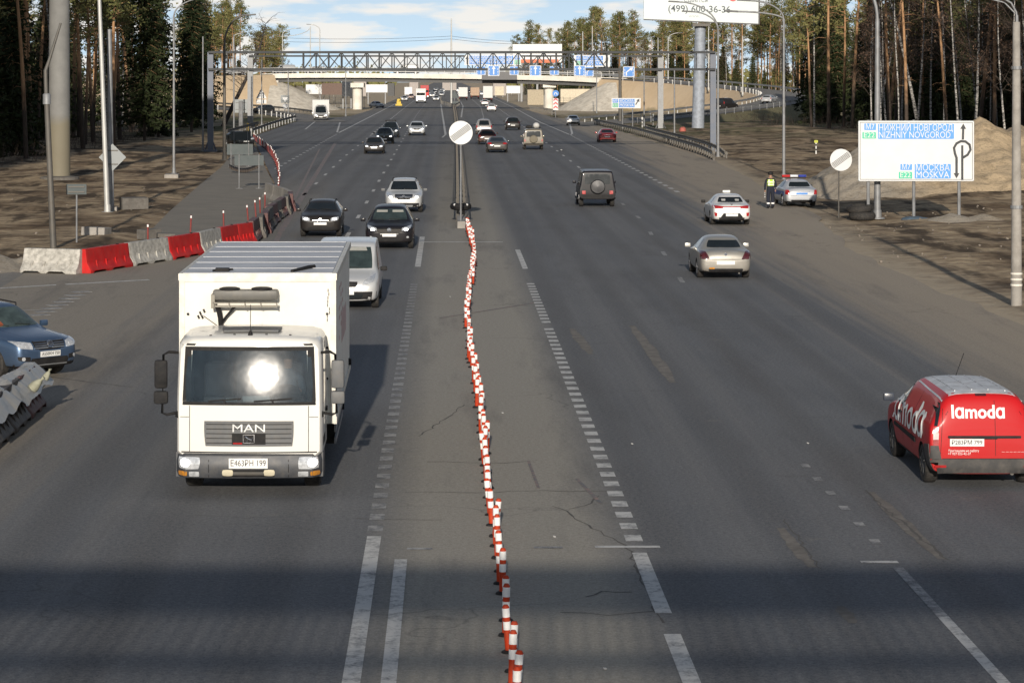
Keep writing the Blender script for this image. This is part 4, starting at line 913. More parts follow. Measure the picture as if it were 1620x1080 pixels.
# ================================================================== concrete and plastic barriers
def jersey_mesh(mb, L_, h, wb, wt, slots=True, notch=True):
    prof = [(-wb / 2, 0), (-wb / 2, h * .12), (-wb * .27, h * .42), (-wt / 2, h), (wt / 2, h), (wb * .27, h * .42), (wb / 2, h * .12), (wb / 2, 0)]
    st = [0, .04]
    k = 6 if slots else 1
    for i in range(k): st += [.06 + i * .88 / k + .03, .06 + (i + 1) * .88 / k - .03]
    st += [.96, 1.0]; vs_ = []; n = len(prof)
    for j, s_ in enumerate(st):
        slot = slots and (2 <= j < len(st) - 2) and ((j // 2) % 3 != 0)
        sq = .90 if j in (0, len(st) - 1) else 1
        for (a, z) in prof:
            zz = z + (h * .09 if (slot and z < h * .2 and z == 0) else 0); vs_.append((a * sq, (s_ - .5) * L_, zz))
    fs_ = [(i * n + j, i * n + (j + 1) % n, (i + 1) * n + (j + 1) % n, (i + 1) * n + j) for i in range(len(st) - 1) for j in range(n)]
    fs_ += [tuple(range(n - 1, -1, -1)), tuple(range((len(st) - 1) * n, len(st) * n))]
    mb.add(vs_, fs_)
    if slots:
        for i in range(4):
            y = (-.33 + i * .22) * L_
            for s_ in (-1, 1): mb.bar((s_ * wb * .40, y, h * .18), (s_ * wb * .30, y + .06, h * .5), .05, .04)
def barrier(p0, p1, h, mat_, label, group, name='plastic_barrier', cat='barrier', wb=.62, wt=.22, cap=True):
    p0, p1 = Vector(p0), Vector(p1); d = p1 - p0; L_ = d.length
    t = thing(name, label, cat, (*((p0 + p1) / 2).to_tuple(), 0) if len(p0) == 2 else (p0 + p1) / 2, math.atan2(d.y, d.x) - math.pi / 2, group)
    mb = MB(); jersey_mesh(mb, L_ * .985, h, wb, wt, name != 'concrete_barrier'); mb.build('body', mat_, t, bevel=.012)
    if cap:
        q = MB(); q.lathe([(.05, h - .01), (.05, h + .03), (0, h + .03)], 10, Matrix.Translation((0, L_ * .3, 0))); q.build('cap', m_black, t)
    return t
row = [(40, 430), (130, 432.5), (199, 421), (262, 411), (312, 402), (345, 393.5), (372, 387.5), (396, 384)]
rp = [G(a, c).xy for a, c in row]
labs = [('long grimy white barrier block at the left end of the row', m_whiteplastic), ('bright red plastic barrier next to the white end block', m_redplastic), ('grey white plastic barrier between the two nearest red ones', m_whiteplastic), ('second red plastic barrier from the white end block', m_redplastic),
        ('grey white plastic barrier between the second and third red ones', m_whiteplastic), ('third red plastic barrier from the white end block', m_redplastic), ('last darkened red plastic barrier at the corner of the row', m_redplastic)]
for i, (lb, mt) in enumerate(labs): barrier(rp[i], rp[i + 1], .80, mt, lb, 'red and white barriers along the closed lane', wb=.9 if i == 0 else .66, cap=i > 0)
c0, c1 = rp[-1], Vector((-7.75, 131.5))
cl = ['shaded grimy red', 'grey brown']; nb = 9
for i in range(nb):
    a = c0.lerp(c1, i / nb) + Vector((.18 * math.sin(i), 0)); b_ = c0.lerp(c1, (i + 1) / nb)
    barrier(a, b_, .85, (m_maroon, m_conc_dk)[i % 2], '%s barrier block, %s from the corner towards the red posts' % (cl[i % 2], ['first', 'second', 'third', 'fourth', 'fifth', 'sixth', 'seventh', 'eighth', 'ninth'][i]), 'dark barriers along the closed lane', cap=False, wb=.6, wt=.26)  # shade on this row's side away from the sun is in its dark colours
prev = Vector((-7.8, 132.5))
for i, nxt in enumerate([(-8.3, 136), (-9.0, 139.5), (-9.7, 143)]):
    barrier(prev, nxt, .8, m_conc, 'pale concrete barrier, %s where the row bends to the red posts' % ['first', 'second', 'third'][i], 'concrete barriers at the bend', 'concrete_barrier', cap=False); prev = Vector(nxt)
for i in range(4):
    a = Vector((-8.28 + .03 * i, 52.5 - 2.1 * i)); b_ = a + Vector((.03, -2.05))
    barrier(a, b_, .80, (m_maroon, m_darkplastic, m_darkplastic, m_darkplastic)[i], ['grimy dark red barrier at the end of the covered row near the blue car', 'black barrier second from the end of the covered row', 'black barrier third from the end of the covered row', 'black barrier last of the covered row at the left edge'][i], 'covered barriers at the lower left', wb=.75, wt=.3)
# torn film over them
q = MB(); n = 60; rows_ = []
for i in range(n + 1):
    y = 52.7 - 7.6 * i / n; cx = -8.28; rg = []
    for j in range(11):
        u = (j / 10 - .5) * 2; dr = .75 if abs(u) > .65 else .0
        sag = .42 + .28 * mnoise.noise(Vector((y * 1.1, 3 + (u > 0) * 5, 0)))
        z = .84 - max(0, abs(u) - .25) * sag * 1.2 + .10 * mnoise.noise(Vector((u * 1.6, y * 1.5, 1))) + .035 * mnoise.noise(Vector((u * 5, y * 4, 4)))
        rg.append((cx + u * .48 * (1 + .15 * mnoise.noise(Vector((y, u * 2, 7)))), y, z))
    rows_.append(rg)
for i in range(n):
    for j in range(10): q.quad(rows_[i][j], rows_[i][j + 1], rows_[i + 1][j + 1], rows_[i + 1][j])
o = q.build('plastic_sheet', M('crumpled_pale_film', (.38, .37, .345), .35, 0, .2, 3, dirt=(.3, .29, .25), dirt_amt=.5), None, 180); tag(o, 'crumpled pale plastic film draped over the dark barriers', 'plastic sheet')
for i, (y, s_) in enumerate(((52.3, .8), (50.6, 1.1))):
    q = MB(); bmv = []
    q.lathe([(.0, -.22), (.10, -.2), (.16, -.05), (.15, .1), (.08, .2), (.03, .24), (.06, .3)], 10, Matrix.Translation((-7.92, y, .55)) @ Matrix.Rotation(.5 + .3 * i, 4, 'Y') @ Matrix.Scale(s_, 4) @ Matrix.Scale(.6, 4, (1, 0, 0)))
    for k, v in enumerate(q.v): q.v[k] = tuple(Vector(v) + Vector((1, 1, 1)) * .03 * mnoise.noise(Vector(v) * 9))
    tag(q.build('sand_bag', M('pale_sacking', (.36, .36, .27), .9, 0, .25, 6), None, 60), ['small pale sack hanging on the end of the covered barrier row', 'larger pale sack over the covered barriers at the left edge'][i], 'sack')

# ================================================================== flexible posts
def flex_mesh():
    body, band, base = MB(), MB(), MB()
    body.lathe([(.052, .03), (.050, .33), (.049, .4), (.049, .7), (.05, .72), (.03, .76), (0, .765)], 12)
    band.lathe([(.053, .37), (.053, .50)], 12); band.lathe([(.053, .57), (.053, .71)], 12); base.lathe([(.11, 0), (.10, .03), (.06, .05)], 12)
    return body, band, base
def flex_proto(label, group, thin=False):
    t = thing('flexible_post', label, 'bollard', (0, 0, 0), 0, group); a, c, e_ = flex_mesh()
    if thin:
        a, c = MB(), MB(); a.lathe([(.035, .03), (.034, .76), (0, .77)], 10); c.lathe([(.037, .66), (.037, .75)], 10)
    a.build('tube', m_maroon_post if thin else m_orange, t, 40); c.build('reflective_band', m_reflect, t, 40); e_.build('foot', m_black, t, 40); return t
m_maroon_post = M('dull_red_post', (.22, .035, .03), .6, 0, .25, 5)
fp = flex_proto('orange post with two white bands in the row down the middle', 'orange posts down the middle of the road')
trail = [(28, .70), (31, .70), (35.5, .70), (37, .68), (40, .66), (44, .64), (48.5, .66), (53, .62), (58, .58), (62, .53), (68, .52), (74, .58), (80, .66), (84, .80), (92, .95), (100, .98), (108, .93), (112.5, .88)]
y = 26.6; first = True
while y < 113:
    if not (32.2 < y < 33.2 or 57.5 < y < 59.0 or 66.0 < y < 67.2):
        o = fp if first else copy_tree(fp); first = False
        o.location = (lerp_tab(trail, y) + random.uniform(-.045, .045) * (.4 if y < 45 else 1), y, 0)
        o.rotation_euler = (R(random.gauss(-.5, 2.6)), R(random.gauss(0, 2.4)), random.uniform(0, 6)); o.scale = (.84, .84, random.uniform(.70, .80))
    y += random.uniform(.66, .98)
fp2 = flex_proto('thin red post with white band in the row along the left lane edge', 'red posts along the left lane edge', True)
a_, b_ = Vector((-9.2, 145)), Vector((-20.0, 274)); n = 34; lc = lambda t_: Vector((-9.2 - 10.8 * t_ ** 1.0 - .9 * math.sin(math.pi * t_) * -1, 145 + 129 * t_))
for i in range(n):
    o = fp2 if i == 0 else copy_tree(fp2); p = lc(i / (n - 1)); o.location = (p.x, p.y, 0); o.rotation_euler = (R(random.gauss(0, 3)), R(random.gauss(0, 3)), 0)
fp3 = flex_proto('single red post standing behind the barrier row on the closed lane', 'scattered red posts behind the barriers', True)
for i, (px, py) in enumerate([(301, 373), (354, 364), (393, 354), (405, 345), (412, 340), (419, 331), (234, 389)]):
    o = fp3 if i == 0 else copy_tree(fp3); p = G(px, py); o.location = (p.x, p.y, 0); o.scale = (1, 1, 1.1); o.rotation_euler = (0, R(random.gauss(0, 4)), 0)

# ================================================================== soil heaps, blocks, tyres, debris
def heap(name, peaks, slope, x0, x1, y0, y1, st, mat_, label, rough=.25, cat='soil heap'):
    mb = MB(); nx_ = int((x1 - x0) / st) + 1; ny_ = int((y1 - y0) / st) + 1
    for j in range(ny_):
        for i in range(nx_):
            x = x0 + i * st; y = y0 + j * st
            h = max(pk[2] - slope * math.hypot((x - pk[0]), (y - pk[1]) * .52) for pk in peaks)
            h += rough * fbm(x, y, .35, 5) + rough * .35 * fbm(x, y, 1.6, 3)
            h = h if h > 0 else h * .5
            mb.v.append((x, y, max(h, -.6)))
    mb.f = [(j * nx_ + i, j * nx_ + i + 1, (j + 1) * nx_ + i + 1, (j + 1) * nx_ + i) for j in range(ny_ - 1) for i in range(nx_ - 1)]
    return tag(mb.build(name, mat_, None, 180), label, cat)
def heap_mat():
    m, nt, b = new_mat('sandy_gravel'); p = geo_pos(nt); s = xyz(nt, p)
    n1 = noise(nt, p, .25, 5, .6); n2 = noise(nt, p, 5.5, 6, .75); n3 = noise(nt, p, 1.6, 5, .7, (1, 1, .25))
    c = ramp(nt, n1, [(.35, (.42, .33, .22)), (.6, (.60, .46, .29))]); grey = mth(nt, 'MULTIPLY', mth(nt, 'SUBTRACT', 26.5, s[0]), .3, clamp=True)
    c = mixc(nt, mth(nt, 'MULTIPLY', grey, .8), c, (.38, .345, .29)); c = mixc(nt, ramp(nt, n2, [(.54, (0, 0, 0)), (.70, (.75, .75, .75))]), c, (.15, .115, .075)); c = mixc(nt, ramp(nt, n2, [(.25, (.8, .8, .8)), (.36, (0, 0, 0))]), c, (.42, .37, .30))
    c = mixc(nt, ramp(nt, n3, [(.5, (0, 0, 0)), (.7, (.6, .6, .6))]), c, (.17, .125, .075))
    nt.links.new(c, b.inputs['Base Color']); b.inputs['Roughness'].default_value = .95; bump(nt, b, mth(nt, 'ADD', n2, mth(nt, 'MULTIPLY', n3, .8)), .7, .12); return m
m_heap = heap_mat()
heap('soil_heap', [(23.2, 149, 2.7), (25, 150, 3.3), (27.5, 151, 3.8), (30.5, 152, 4.15), (33, 153, 4.0), (37, 153, 4.3), (41, 154, 4.1)], .66, 17, 50, 132, 168, .25, m_heap, 'big heap of sandy gravel behind the large white sign', .32)
heap('soil_heap', [(22.6, 119, .42), (24.2, 119.5, .35)], .3, 20, 27, 116, 123, .15, m_heap, 'small low mound of sand at the foot of the large sign', .1)
heap('soil_heap', [(-15.6, 90.5, .55), (-14.6, 91.5, .35)], .4, -19, -12, 87.6, 95, .15, m_heap, 'small sand heap left of the white end barrier', .12)
def block(px, py, sz, rz, label, mat_=None):
    p = G(px, py); mb = MB(); mb.box((0, 0, sz[2] / 2), sz); o = mb.build('concrete_block', mat_ or m_conc, None, bevel=.03); o.location = (p.x, p.y, -.02); o.rotation_euler = (R(random.uniform(-3, 3)), R(random.uniform(-3, 3)), rz); tag(o, label, 'concrete block')
block(212, 331, (1.3, .8, .6), .3, 'rough grey concrete block near the steel posts', m_conc_dk); block(152, 374, (1.0, .9, .40), -.2, 'pale square concrete block behind the red barrier'); block(236, 377, (.9, .5, .4), .8, 'stained concrete lump behind the grey white barrier', m_conc_dk); block(262, 380, (.7, .6, .3), .2, 'small broken slab beside the stained concrete lump', m_conc_dk)
block(272, 281, (.9, .9, .25), 0, 'concrete footing lump in front of the slim lamp pole')
q = MB()
for i in range(13):
    a = i / 12; q.quad((-.95 + 1.9 * a, 0, .05 + .28 * (2 * a - 1) ** 2), (-.95 + 1.9 * (a + 1 / 12), 0, .05 + .28 * (2 * (a + 1 / 12) - 1) ** 2), (-.95 + 1.9 * (a + 1 / 12), .7, .25 + .3 * (2 * (a + 1 / 12) - 1) ** 2), (-.95 + 1.9 * a, .7, .25 + .3 * (2 * a - 1) ** 2))
p = G(385, 274); o = q.build('tarpaulin', M('muddy_tarpaulin', (.07, .055, .045), .8, 0, .3, 4), None, 40, loc=(p.x, p.y, 0)); o.rotation_euler = (0, 0, .1); sm = o.modifiers.new('thickness', 'SOLIDIFY'); sm.thickness = .05; tag(o, 'sagging muddy tarpaulin under the nearest sign board', 'tarpaulin')
def tyre_at(x, y, z, r, label, rx=0, ry=0):
    mb = MB(); pr_ = []
    for k in range(13):
        a = 2 * math.pi * k / 12; pr_.append((r * .76 + r * .24 * math.cos(a), r * .30 * math.sin(a)))
    n = 24; vs_ = [(p_[0] * math.cos(2 * math.pi * j / n), p_[0] * math.sin(2 * math.pi * j / n), p_[1]) for p_ in pr_[:-1] for j in range(n)]
    k = len(pr_) - 1; mb.add(vs_, [(i * n + j, i * n + (j + 1) % n, ((i + 1) % k) * n + (j + 1) % n, ((i + 1) % k) * n + j) for i in range(k) for j in range(n)])
    o = mb.build('old_tyre', m_tyre, None, 60, loc=(x, y, z)); o.rotation_euler = (rx, ry, 0); tag(o, label, 'tyre')
p = G(1364, 347); tyre_at(p.x, p.y, .16, .62, 'worn lorry tyre at the bottom of the pile under the sign'); tyre_at(p.x - .1, p.y + .1, .5, .6, 'worn lorry tyre on top of the pile under the sign', .08, -.1)
q = MB(); q.lathe([(0, .10), (.35, .09), (.62, .04), (.68, -.05)], 18)
for k, v in enumerate(q.v): q.v[k] = tuple(Vector(v) + Vector((0, 0, .05 * mnoise.noise(Vector(v) * 3))))
p = G(1449, 348); o = q.build('tarpaulin', M('dull_blue_tarp', (.09, .13, .17), .6, 0, .3, 3), None, 60, loc=(p.x, p.y, .05)); tag(o, 'dull blue tarpaulin scrap around the middle post of the large sign', 'tarpaulin')
def marker(px, base, top, label, head=None, d=None):
    d = d or gd(base); t = thing('marker_post', label, 'marker post', (gx(px, d), d, ground_h(gx(px, d), d))); z = gz(top, d) - t.location.z
    q = MB(); q.box((0, 0, z / 2 - .1), (.10, .06, z + .2)); q.build('post', m_white, t)
    q = MB(); q.box((0, 0, z * .72), (.106, .066, .14)); q.box((0, 0, z * .35), (.106, .066, .14)); q.build('black_band', m_black, t)
    q = MB(); q.box((0, -.02, z), head[0]) if head else q.box((0, 0, z), (.2, .08, .25)); q.build('head_plate', head[1] if head else m_white, t)
marker(1291, 248, 224, 'white marker post with a yellow green plate before the soil heap', ((.30, .03, .22), M('marker_yellow', (.45, .47, .04), .5)))
marker(1033, 199, 182, 'white marker post behind the right guard rail, the taller of two'); marker(1016, 201, 187, 'shorter white marker post behind the right guard rail')
p = G(1080, 211); q = MB(); q.lathe([(0, 0), (.3, .03), (.42, .3), (.36, .58), (.15, .72), (0, .74)], 14); 
for k, v in enumerate(q.v): q.v[k] = tuple(Vector(v) + Vector((1, 1, 1)) * .05 * mnoise.noise(Vector(v) * 4))
tag(q.build('red_bundle', M('faded_pink_red', (.42, .12, .09), .7, 0, .25, 4), None, 60, loc=(p.x, p.y, 0)), 'faded red bundle lying left of the billboard column', 'bundle')
p = G(392, 207); q = MB(); q.lathe([(.16, 0), (.2, .5), (.1, .9), (0, .95)], 10); tag(q.build('yellow_barrel', M('sand_yellow', (.55, .38, .05), .6), None, 40, loc=(p.x, p.y, 0)), 'small yellow cover beside the broad dark sign post', 'barrel')
# litter and stones
li_m = M('litter_white', (.5, .5, .48), .6)
lt = MB(); random.seed(3)
for i in range(150):
    px, py = random.choice([(random.uniform(0, 330), random.uniform(240, 420)), (random.uniform(1300, 1600), random.uniform(300, 420)), (random.uniform(1330, 1600), random.uniform(330, 420))])
    p = G(px, py); s_ = random.uniform(.02, .09); lt.box((p.x, p.y, ground_h(p.x, p.y) + s_ * .3), (s_, s_ * random.uniform(.5, 1.4), s_ * .7), random.uniform(0, 3), random.uniform(-.6, .6), random.uniform(-.6, .6))
tag(lt.build('gravel_stones', M('loose_stone', (.22, .19, .155), .9, 0, .4, 2), None), 'loose pale stones and rubble scattered over the dirt verges', 'stones', kind='stuff')
for i, (px, py) in enumerate([(888, 238), (877, 850), (1000, 703), (1278, 702), (957, 1059), (712, 470), (350, 508), (795, 654)]):
    p = G(px, py); q = MB(); s_ = .14 if py < 300 else .035; q.box((0, 0, s_ * .25), (s_, s_ * .7, s_ * .4), .5, .3, .2); tag(q.build('litter', li_m, None, loc=(p.x, p.y, .01)), ['white lump of litter in the lane behind the beige off roader', 'scrap of litter left of the double line lane', 'white scrap on the paler middle strip by the posts', 'small scrap in the second right lane', 'small white scrap near the bottom edge of the road', 'white scrap left of the orange posts', 'tiny scrap in the side road', 'small crumpled scrap right of the orange posts'][i], 'litter')

# ================================================================== overhead wires
def wire(pts, label):
    mb = MB(); out = []
    for a, c in zip(pts, pts[1:]):
        a, c = Vector(a), Vector(c)
        for k in range(10): u = k / 10; out.append(a.lerp(c, u) - Vector((0, 0, 4 * u * (1 - u) * (a - c).length * .012)))
    out.append(Vector(pts[-1])); mb.tube(out, .035, 5); tag(mb.build('overhead_wire', m_black, None, 60), label, 'wire', 'overhead wires beyond the overpass')
d = 620
wire([(gx(440, d), d, gz(60, d)), (gx(714, d), d, gz(57.5, d)), (gx(812, d), d, gz(66, d)), (gx(920, d), d, gz(60, d))], 'upper thin black wire passing the white mast')
wire([(gx(440, d), d, gz(66, d)), (gx(714, d), d, gz(62, d)), (gx(812, d), d, gz(70, d)), (gx(920, d), d, gz(66, d))], 'lower thin black wire passing the white mast')

# ================================================================== footbridge carrying the viewpoint (its shadow crosses the road)
t = thing('footbridge', 'steel footbridge over the road whose roof shades the asphalt', 'footbridge', (0, -2, 0))
q = MB(); q.box((0, .2, 8.99), (90, 1.6, .42)); q.build('roof', m_galv, t); q = MB(); q.box((0, -.2, 4.95), (90, 2.6, .3)); q.build('deck', m_conc, t)
q = MB(); q.box((0, .95, 7.75), (90, .1, .16)); q.box((0, -1.3, 6.1), (90, .06, .1)); q.build('rail', m_galv, t); q = MB()
for i in range(31): q.box((-45 + i * 3, .9, 6.9), (.10, .10, 3.8))
for x_ in (-24, 24): q.box((x_, -.2, 2.4), (1.0, 1.6, 4.8))
q.build('uprights', m_galv, t); q = MB()
for i in range(450): q.box((-45 + i * .2, .93, 7.75), (.07, .05, 2.1))  # unseen slats added to half-shade the road short of the roof's shadow
q.build('shade_slats', m_galv, t)
# ================================================================== trees
def bark_pine():
    m, nt, b = new_mat('pine_bark'); v = obj_pos(nt); s = xyz(nt, v)
    n1 = noise(nt, v, 3.0, 5, .7, (1, 1, .25)); k = mth(nt, 'MULTIPLY', mth(nt, 'SUBTRACT', mth(nt, 'ADD', s[2], mth(nt, 'MULTIPLY', n1, 5)), 6.5), .28, clamp=True)
    c = mixc(nt, k, ramp(nt, n1, [(.3, (.04, .03, .023)), (.7, (.09, .066, .05))]), ramp(nt, n1, [(.3, (.30, .16, .075)), (.7, (.50, .30, .16))]))
    nt.links.new(c, b.inputs['Base Color']); b.inputs['Roughness'].default_value = .9; return m
def bark_birch():
    m, nt, b = new_mat('birch_bark'); v = obj_pos(nt); s = xyz(nt, v)
    n1 = noise(nt, v, 4.5, 4, .7, (.8, .8, 2.6)); n2 = noise(nt, v, .7, 3)
    c = ramp(nt, n1, [(.42, (.02, .018, .016)), (.50, (.46, .44, .41)), (.8, (.58, .56, .52))]); low = mth(nt, 'SUBTRACT', 1, mth(nt, 'MULTIPLY', s[2], .8), clamp=True)
    c = mixc(nt, mth(nt, 'MULTIPLY', low, .8), c, (.06, .05, .045)); nt.links.new(c, b.inputs['Base Color']); b.inputs['Roughness'].default_value = .8; return m
def needles(name, lo, hi):
    m, nt, b = new_mat(name); v = obj_pos(nt); oi = nt.nodes.new('ShaderNodeObjectInfo')
    n1 = noise(nt, v, .9, 3, .6); r = mth(nt, 'ADD', mth(nt, 'MULTIPLY', n1, .7), mth(nt, 'MULTIPLY', oi.outputs['Random'], .35))
    c = ramp(nt, r, [(.25, lo), (.75, hi)]); nt.links.new(c, b.inputs['Base Color']); b.inputs['Roughness'].default_value = .75; b.inputs['Specular IOR Level'].default_value = .2; return m
m_pineb, m_birchb = bark_pine(), bark_birch()
m_pinen = needles('pine_needles', (.075, .088, .030), (.23, .215, .085)); m_spr = needles('spruce_needles', (.014, .023, .009), (.048, .06, .022))
m_twig = M('brown_twigs', (.055, .040, .031), .9, 0, .3, 2); m_bud = needles('reddish_buds', (.12, .075, .05), (.20, .125, .085))
def tufts(mb, c, n, spread, size, rnd, flat=.7, up=.3):
    for _ in range(n):
        p = Vector(c) + Vector((rnd.gauss(0, spread), rnd.gauss(0, spread), rnd.gauss(0, spread * flat)))
        d = Vector((rnd.gauss(0, 1), rnd.gauss(0, 1), rnd.gauss(up, .6))).normalized(); s_ = d.cross(Vector((rnd.gauss(0, 1), rnd.gauss(0, 1), rnd.gauss(0, 1)))).normalized()
        L_ = size * rnd.uniform(.7, 1.5); w = size * rnd.uniform(.22, .42); mb.quad(p - s_ * w, p + s_ * w, p + d * L_ + s_ * w * .4, p + d * L_ - s_ * w * .4)
def trunk_line(rnd, h, lean, wob):
    pts = []; lx, ly = rnd.gauss(0, lean), rnd.gauss(0, lean)
    for i in range(9):
        t = i / 8; pts.append(Vector((lx * h * t + wob * math.sin(t * 5 + lx * 90), ly * h * t + wob * math.cos(t * 4 + ly * 70) - wob, h * t - .4 * (i == 0))))
    return pts
def at(pts, t): 
    f = t * (len(pts) - 1); i = min(int(f), len(pts) - 2); return pts[i].lerp(pts[i + 1], f - i)
def make_pine(seed, h, crown0, cr, dens_=1.0):
    rnd = random.Random(seed); tr, lf = MB(), MB(); pts = trunk_line(rnd, h, .012, .12)
    tr.tube(pts, [.21 * (1 - .78 * i / 8) for i in range(9)], 8)
    for i in range(9):                                        # dead snags below the crown
        t = rnd.uniform(.15, crown0); p = at(pts, t); a = rnd.uniform(0, 6.28); L_ = rnd.uniform(.5, 1.8)
        tr.tube([p, p + Vector((math.cos(a) * L_ * .6, math.sin(a) * L_ * .6, .1)), p + Vector((math.cos(a) * L_, math.sin(a) * L_, -.15))], [.03, .02, .008], 4)
    n = int(26 * dens_)
    for i in range(n):
        t = crown0 + (1 - crown0) * (i + rnd.random()) / n; p = at(pts, min(t, .995)); u = (t - crown0) / (1 - crown0); a = rnd.uniform(0, 6.28)
        L_ = cr * (.35 + .65 * math.sin(math.pi * min(1, .25 + u * .72))) * rnd.uniform(.55, 1.15); rise = .15 + .5 * u
        e_ = p + Vector((math.cos(a) * L_, math.sin(a) * L_, L_ * rise)); m_ = p.lerp(e_, .5) - Vector((0, 0, L_ * .06)); tr.tube([p, m_, e_], [.06, .04, .015], 4)
        for q in (.5, .78, 1.0):
            if rnd.random() < .85: tufts(lf, p.lerp(e_, q) + Vector((rnd.gauss(0, .2), rnd.gauss(0, .2), .1)), int(26 * (1.1 if q == 1 else .8)), .36, .30, rnd)
    tufts(lf, pts[-1], 40, .4, .3, rnd, 1.0); return tr, lf, m_pineb, m_pinen
def make_spruce(seed, h, r0, low):
    rnd = random.Random(seed); tr, lf = MB(), MB(); pts = trunk_line(rnd, h, .006, .04); tr.tube(pts, [.17 * (1 - .9 * i / 8) for i in range(9)], 7)
    z = low
    while z < h - .3:
        u = (z - low) / (h - low); n = 6 if u < .8 else 4; a0 = rnd.uniform(0, 6.28)
        for k in range(n):
            a = a0 + k * 6.283 / n + rnd.uniform(-.3, .3); L_ = r0 * (1 - u) ** .8 * rnd.uniform(.7, 1.15) + .15; p = at(pts, z / h); d = Vector((math.cos(a), math.sin(a), 0))
            e_ = p + d * L_ - Vector((0, 0, L_ * .28)); tr.tube([p, p.lerp(e_, .5) + Vector((0, 0, .05)), e_], [.03, .02, .008], 3)
            m = max(2, int(L_ / .32))
            for j in range(m):
                q = p.lerp(e_, (j + .7) / m); tufts(lf, q - Vector((0, 0, .12)), 9, .19, .30, rnd, .6, -.5)
        z += .42 + .25 * (1 - u)
    return tr, lf, m_pineb, m_spr
def make_birch(seed, h, lean=.05, bud=True, base=.12):
    rnd = random.Random(seed); tr, lf = MB(), MB(); pts = trunk_line(rnd, h, lean, .15); tr.tube(pts, [base * (1 - .8 * i / 8) for i in range(9)], 8)
    tw = MB()
    for i in range(30):
        t = rnd.uniform(.32, .97); p = at(pts, t); a = rnd.uniform(0, 6.28); L_ = (1.15 - t) * h * .26 * rnd.uniform(.6, 1.3); d = Vector((math.cos(a), math.sin(a), rnd.uniform(.8, 1.5))).normalized(); e_ = p + d * L_; tw.tube([p, e_], [.03, .01], 3)
        for j in range(6):
            q = p.lerp(e_, rnd.uniform(.3, 1)); d2 = (d + Vector((rnd.gauss(0, .7), rnd.gauss(0, .7), rnd.gauss(-.2, .5)))).normalized(); L2 = L_ * rnd.uniform(.25, .5); f = q + d2 * L2; tw.tube([q, f], [.012, .005], 3)
            for k in range(3):
                g_ = q.lerp(f, rnd.random()); d3 = (d2 + Vector((rnd.gauss(0, .7), rnd.gauss(0, .7), rnd.gauss(-.4, .5)))).normalized(); tw.tube([g_, g_ + d3 * rnd.uniform(.3, .8)], [.009, .004], 3)
                if bud: tufts(lf, g_ + d3 * .3, 2, .15, .12, rnd)
    return tr, tw, lf
PROTO = {}
def tree_proto(key, built):
    if len(built) == 4: tr, lf, mt, ml = built; PROTO[key] = [('trunk', tr, mt, 60), ('crown', lf, ml, None)]
    else:
        tr, tw, lf = built; parts = [('trunk', tr, m_birchb, 60), ('branches', tw, m_twig, None)]
        if lf.v: parts.append(('crown', lf, m_bud, None))
        PROTO[key] = parts
for i in range(4): tree_proto('pine%d' % i, make_pine(11 + i, [20, 22, 24, 21][i], [.58, .60, .66, .52][i], [2.3, 2.6, 2.2, 2.5][i]))
for i in range(3): tree_proto('spruce%d' % i, make_spruce(31 + i, [17, 14, 20][i], [2.6, 2.3, 3.0][i], [1.2, .5, 2.5][i]))
for i in range(4): tree_proto('birch%d' % i, make_birch(51 + i, [18, 16, 20, 17][i], [.03, .07, .09, .02][i], i < 2, [.14, .11, .16, .12][i]))
_pm = {}
def tree(key, x, y, s_, label, group, z=0.0, tilt=0.0):
    kind = key.rstrip('0123456789'); nm = {'pine': 'pine_tree', 'spruce': 'spruce_tree', 'birch': 'birch_tree'}[kind]
    t = thing(nm, label, kind + ' tree', (x, y, z), random.uniform(0, 6.28), group); t.scale = (s_, s_, s_ * random.uniform(.94, 1.06)); t.rotation_euler[0] = random.gauss(0, tilt); t.rotation_euler[1] = random.gauss(0, tilt)
    if key not in _pm:
        _pm[key] = []
        for nme, mb, mt, sm in PROTO[key]:
            o = mb.build(nme, mt, t, sm); _pm[key].append((nme, o.data))
    else:
        for nme, me in _pm[key]: o = bpy.data.objects.new(nme, me); COL.objects.link(o); o.parent = t
    return t
random.seed(21)
def pick(w): 
    r = random.random() * sum(w.values())
    for k, v in w.items():
        r -= v
        if r <= 0: return k
def key_of(kind): return kind + str(random.randrange({'pine': 4, 'spruce': 3, 'birch': 4}[kind]))
def spread_pts(n, fx, mind, tries=9000):
    out = []
    for _ in range(tries):
        if len(out) >= n: break
        p = fx()
        if p is None: continue
        if all((p[0] - q[0]) ** 2 + (p[1] - q[1]) ** 2 > mind * mind for q in out): out.append(p)
    return out
# far right: sunlit pines behind the ramp
FR_EDGE = [(28, 1000), (34, 780), (44, 640), (58, 580), (72, 540), (86, 505), (110, 470)]
def f():
    x = random.uniform(27, 112); y0 = lerp_tab([(a, b_) for a, b_ in FR_EDGE], x); return (x, y0 + random.random() ** 1.6 * 130)
for (x, y) in spread_pts(250, f, 2.2):
    k = pick({'pine': 7, 'spruce': 3.6, 'birch': 1.6}); front = y < lerp_tab(FR_EDGE, x) + 30
    tree(key_of(k), x, y, random.uniform(.88, 1.15) * (.95 if k != 'spruce' else .75), {'pine': 'sunlit pine with a bare orange trunk in the wood behind the right ramp', 'spruce': 'sunlit dark green spruce in the wood behind the right ramp', 'birch': 'bare reddish birch in the wood behind the right ramp'}[k], {'pine': 'sunlit pines behind the right ramp', 'spruce': 'sunlit spruces behind the right ramp', 'birch': 'birches behind the right ramp'}[k])
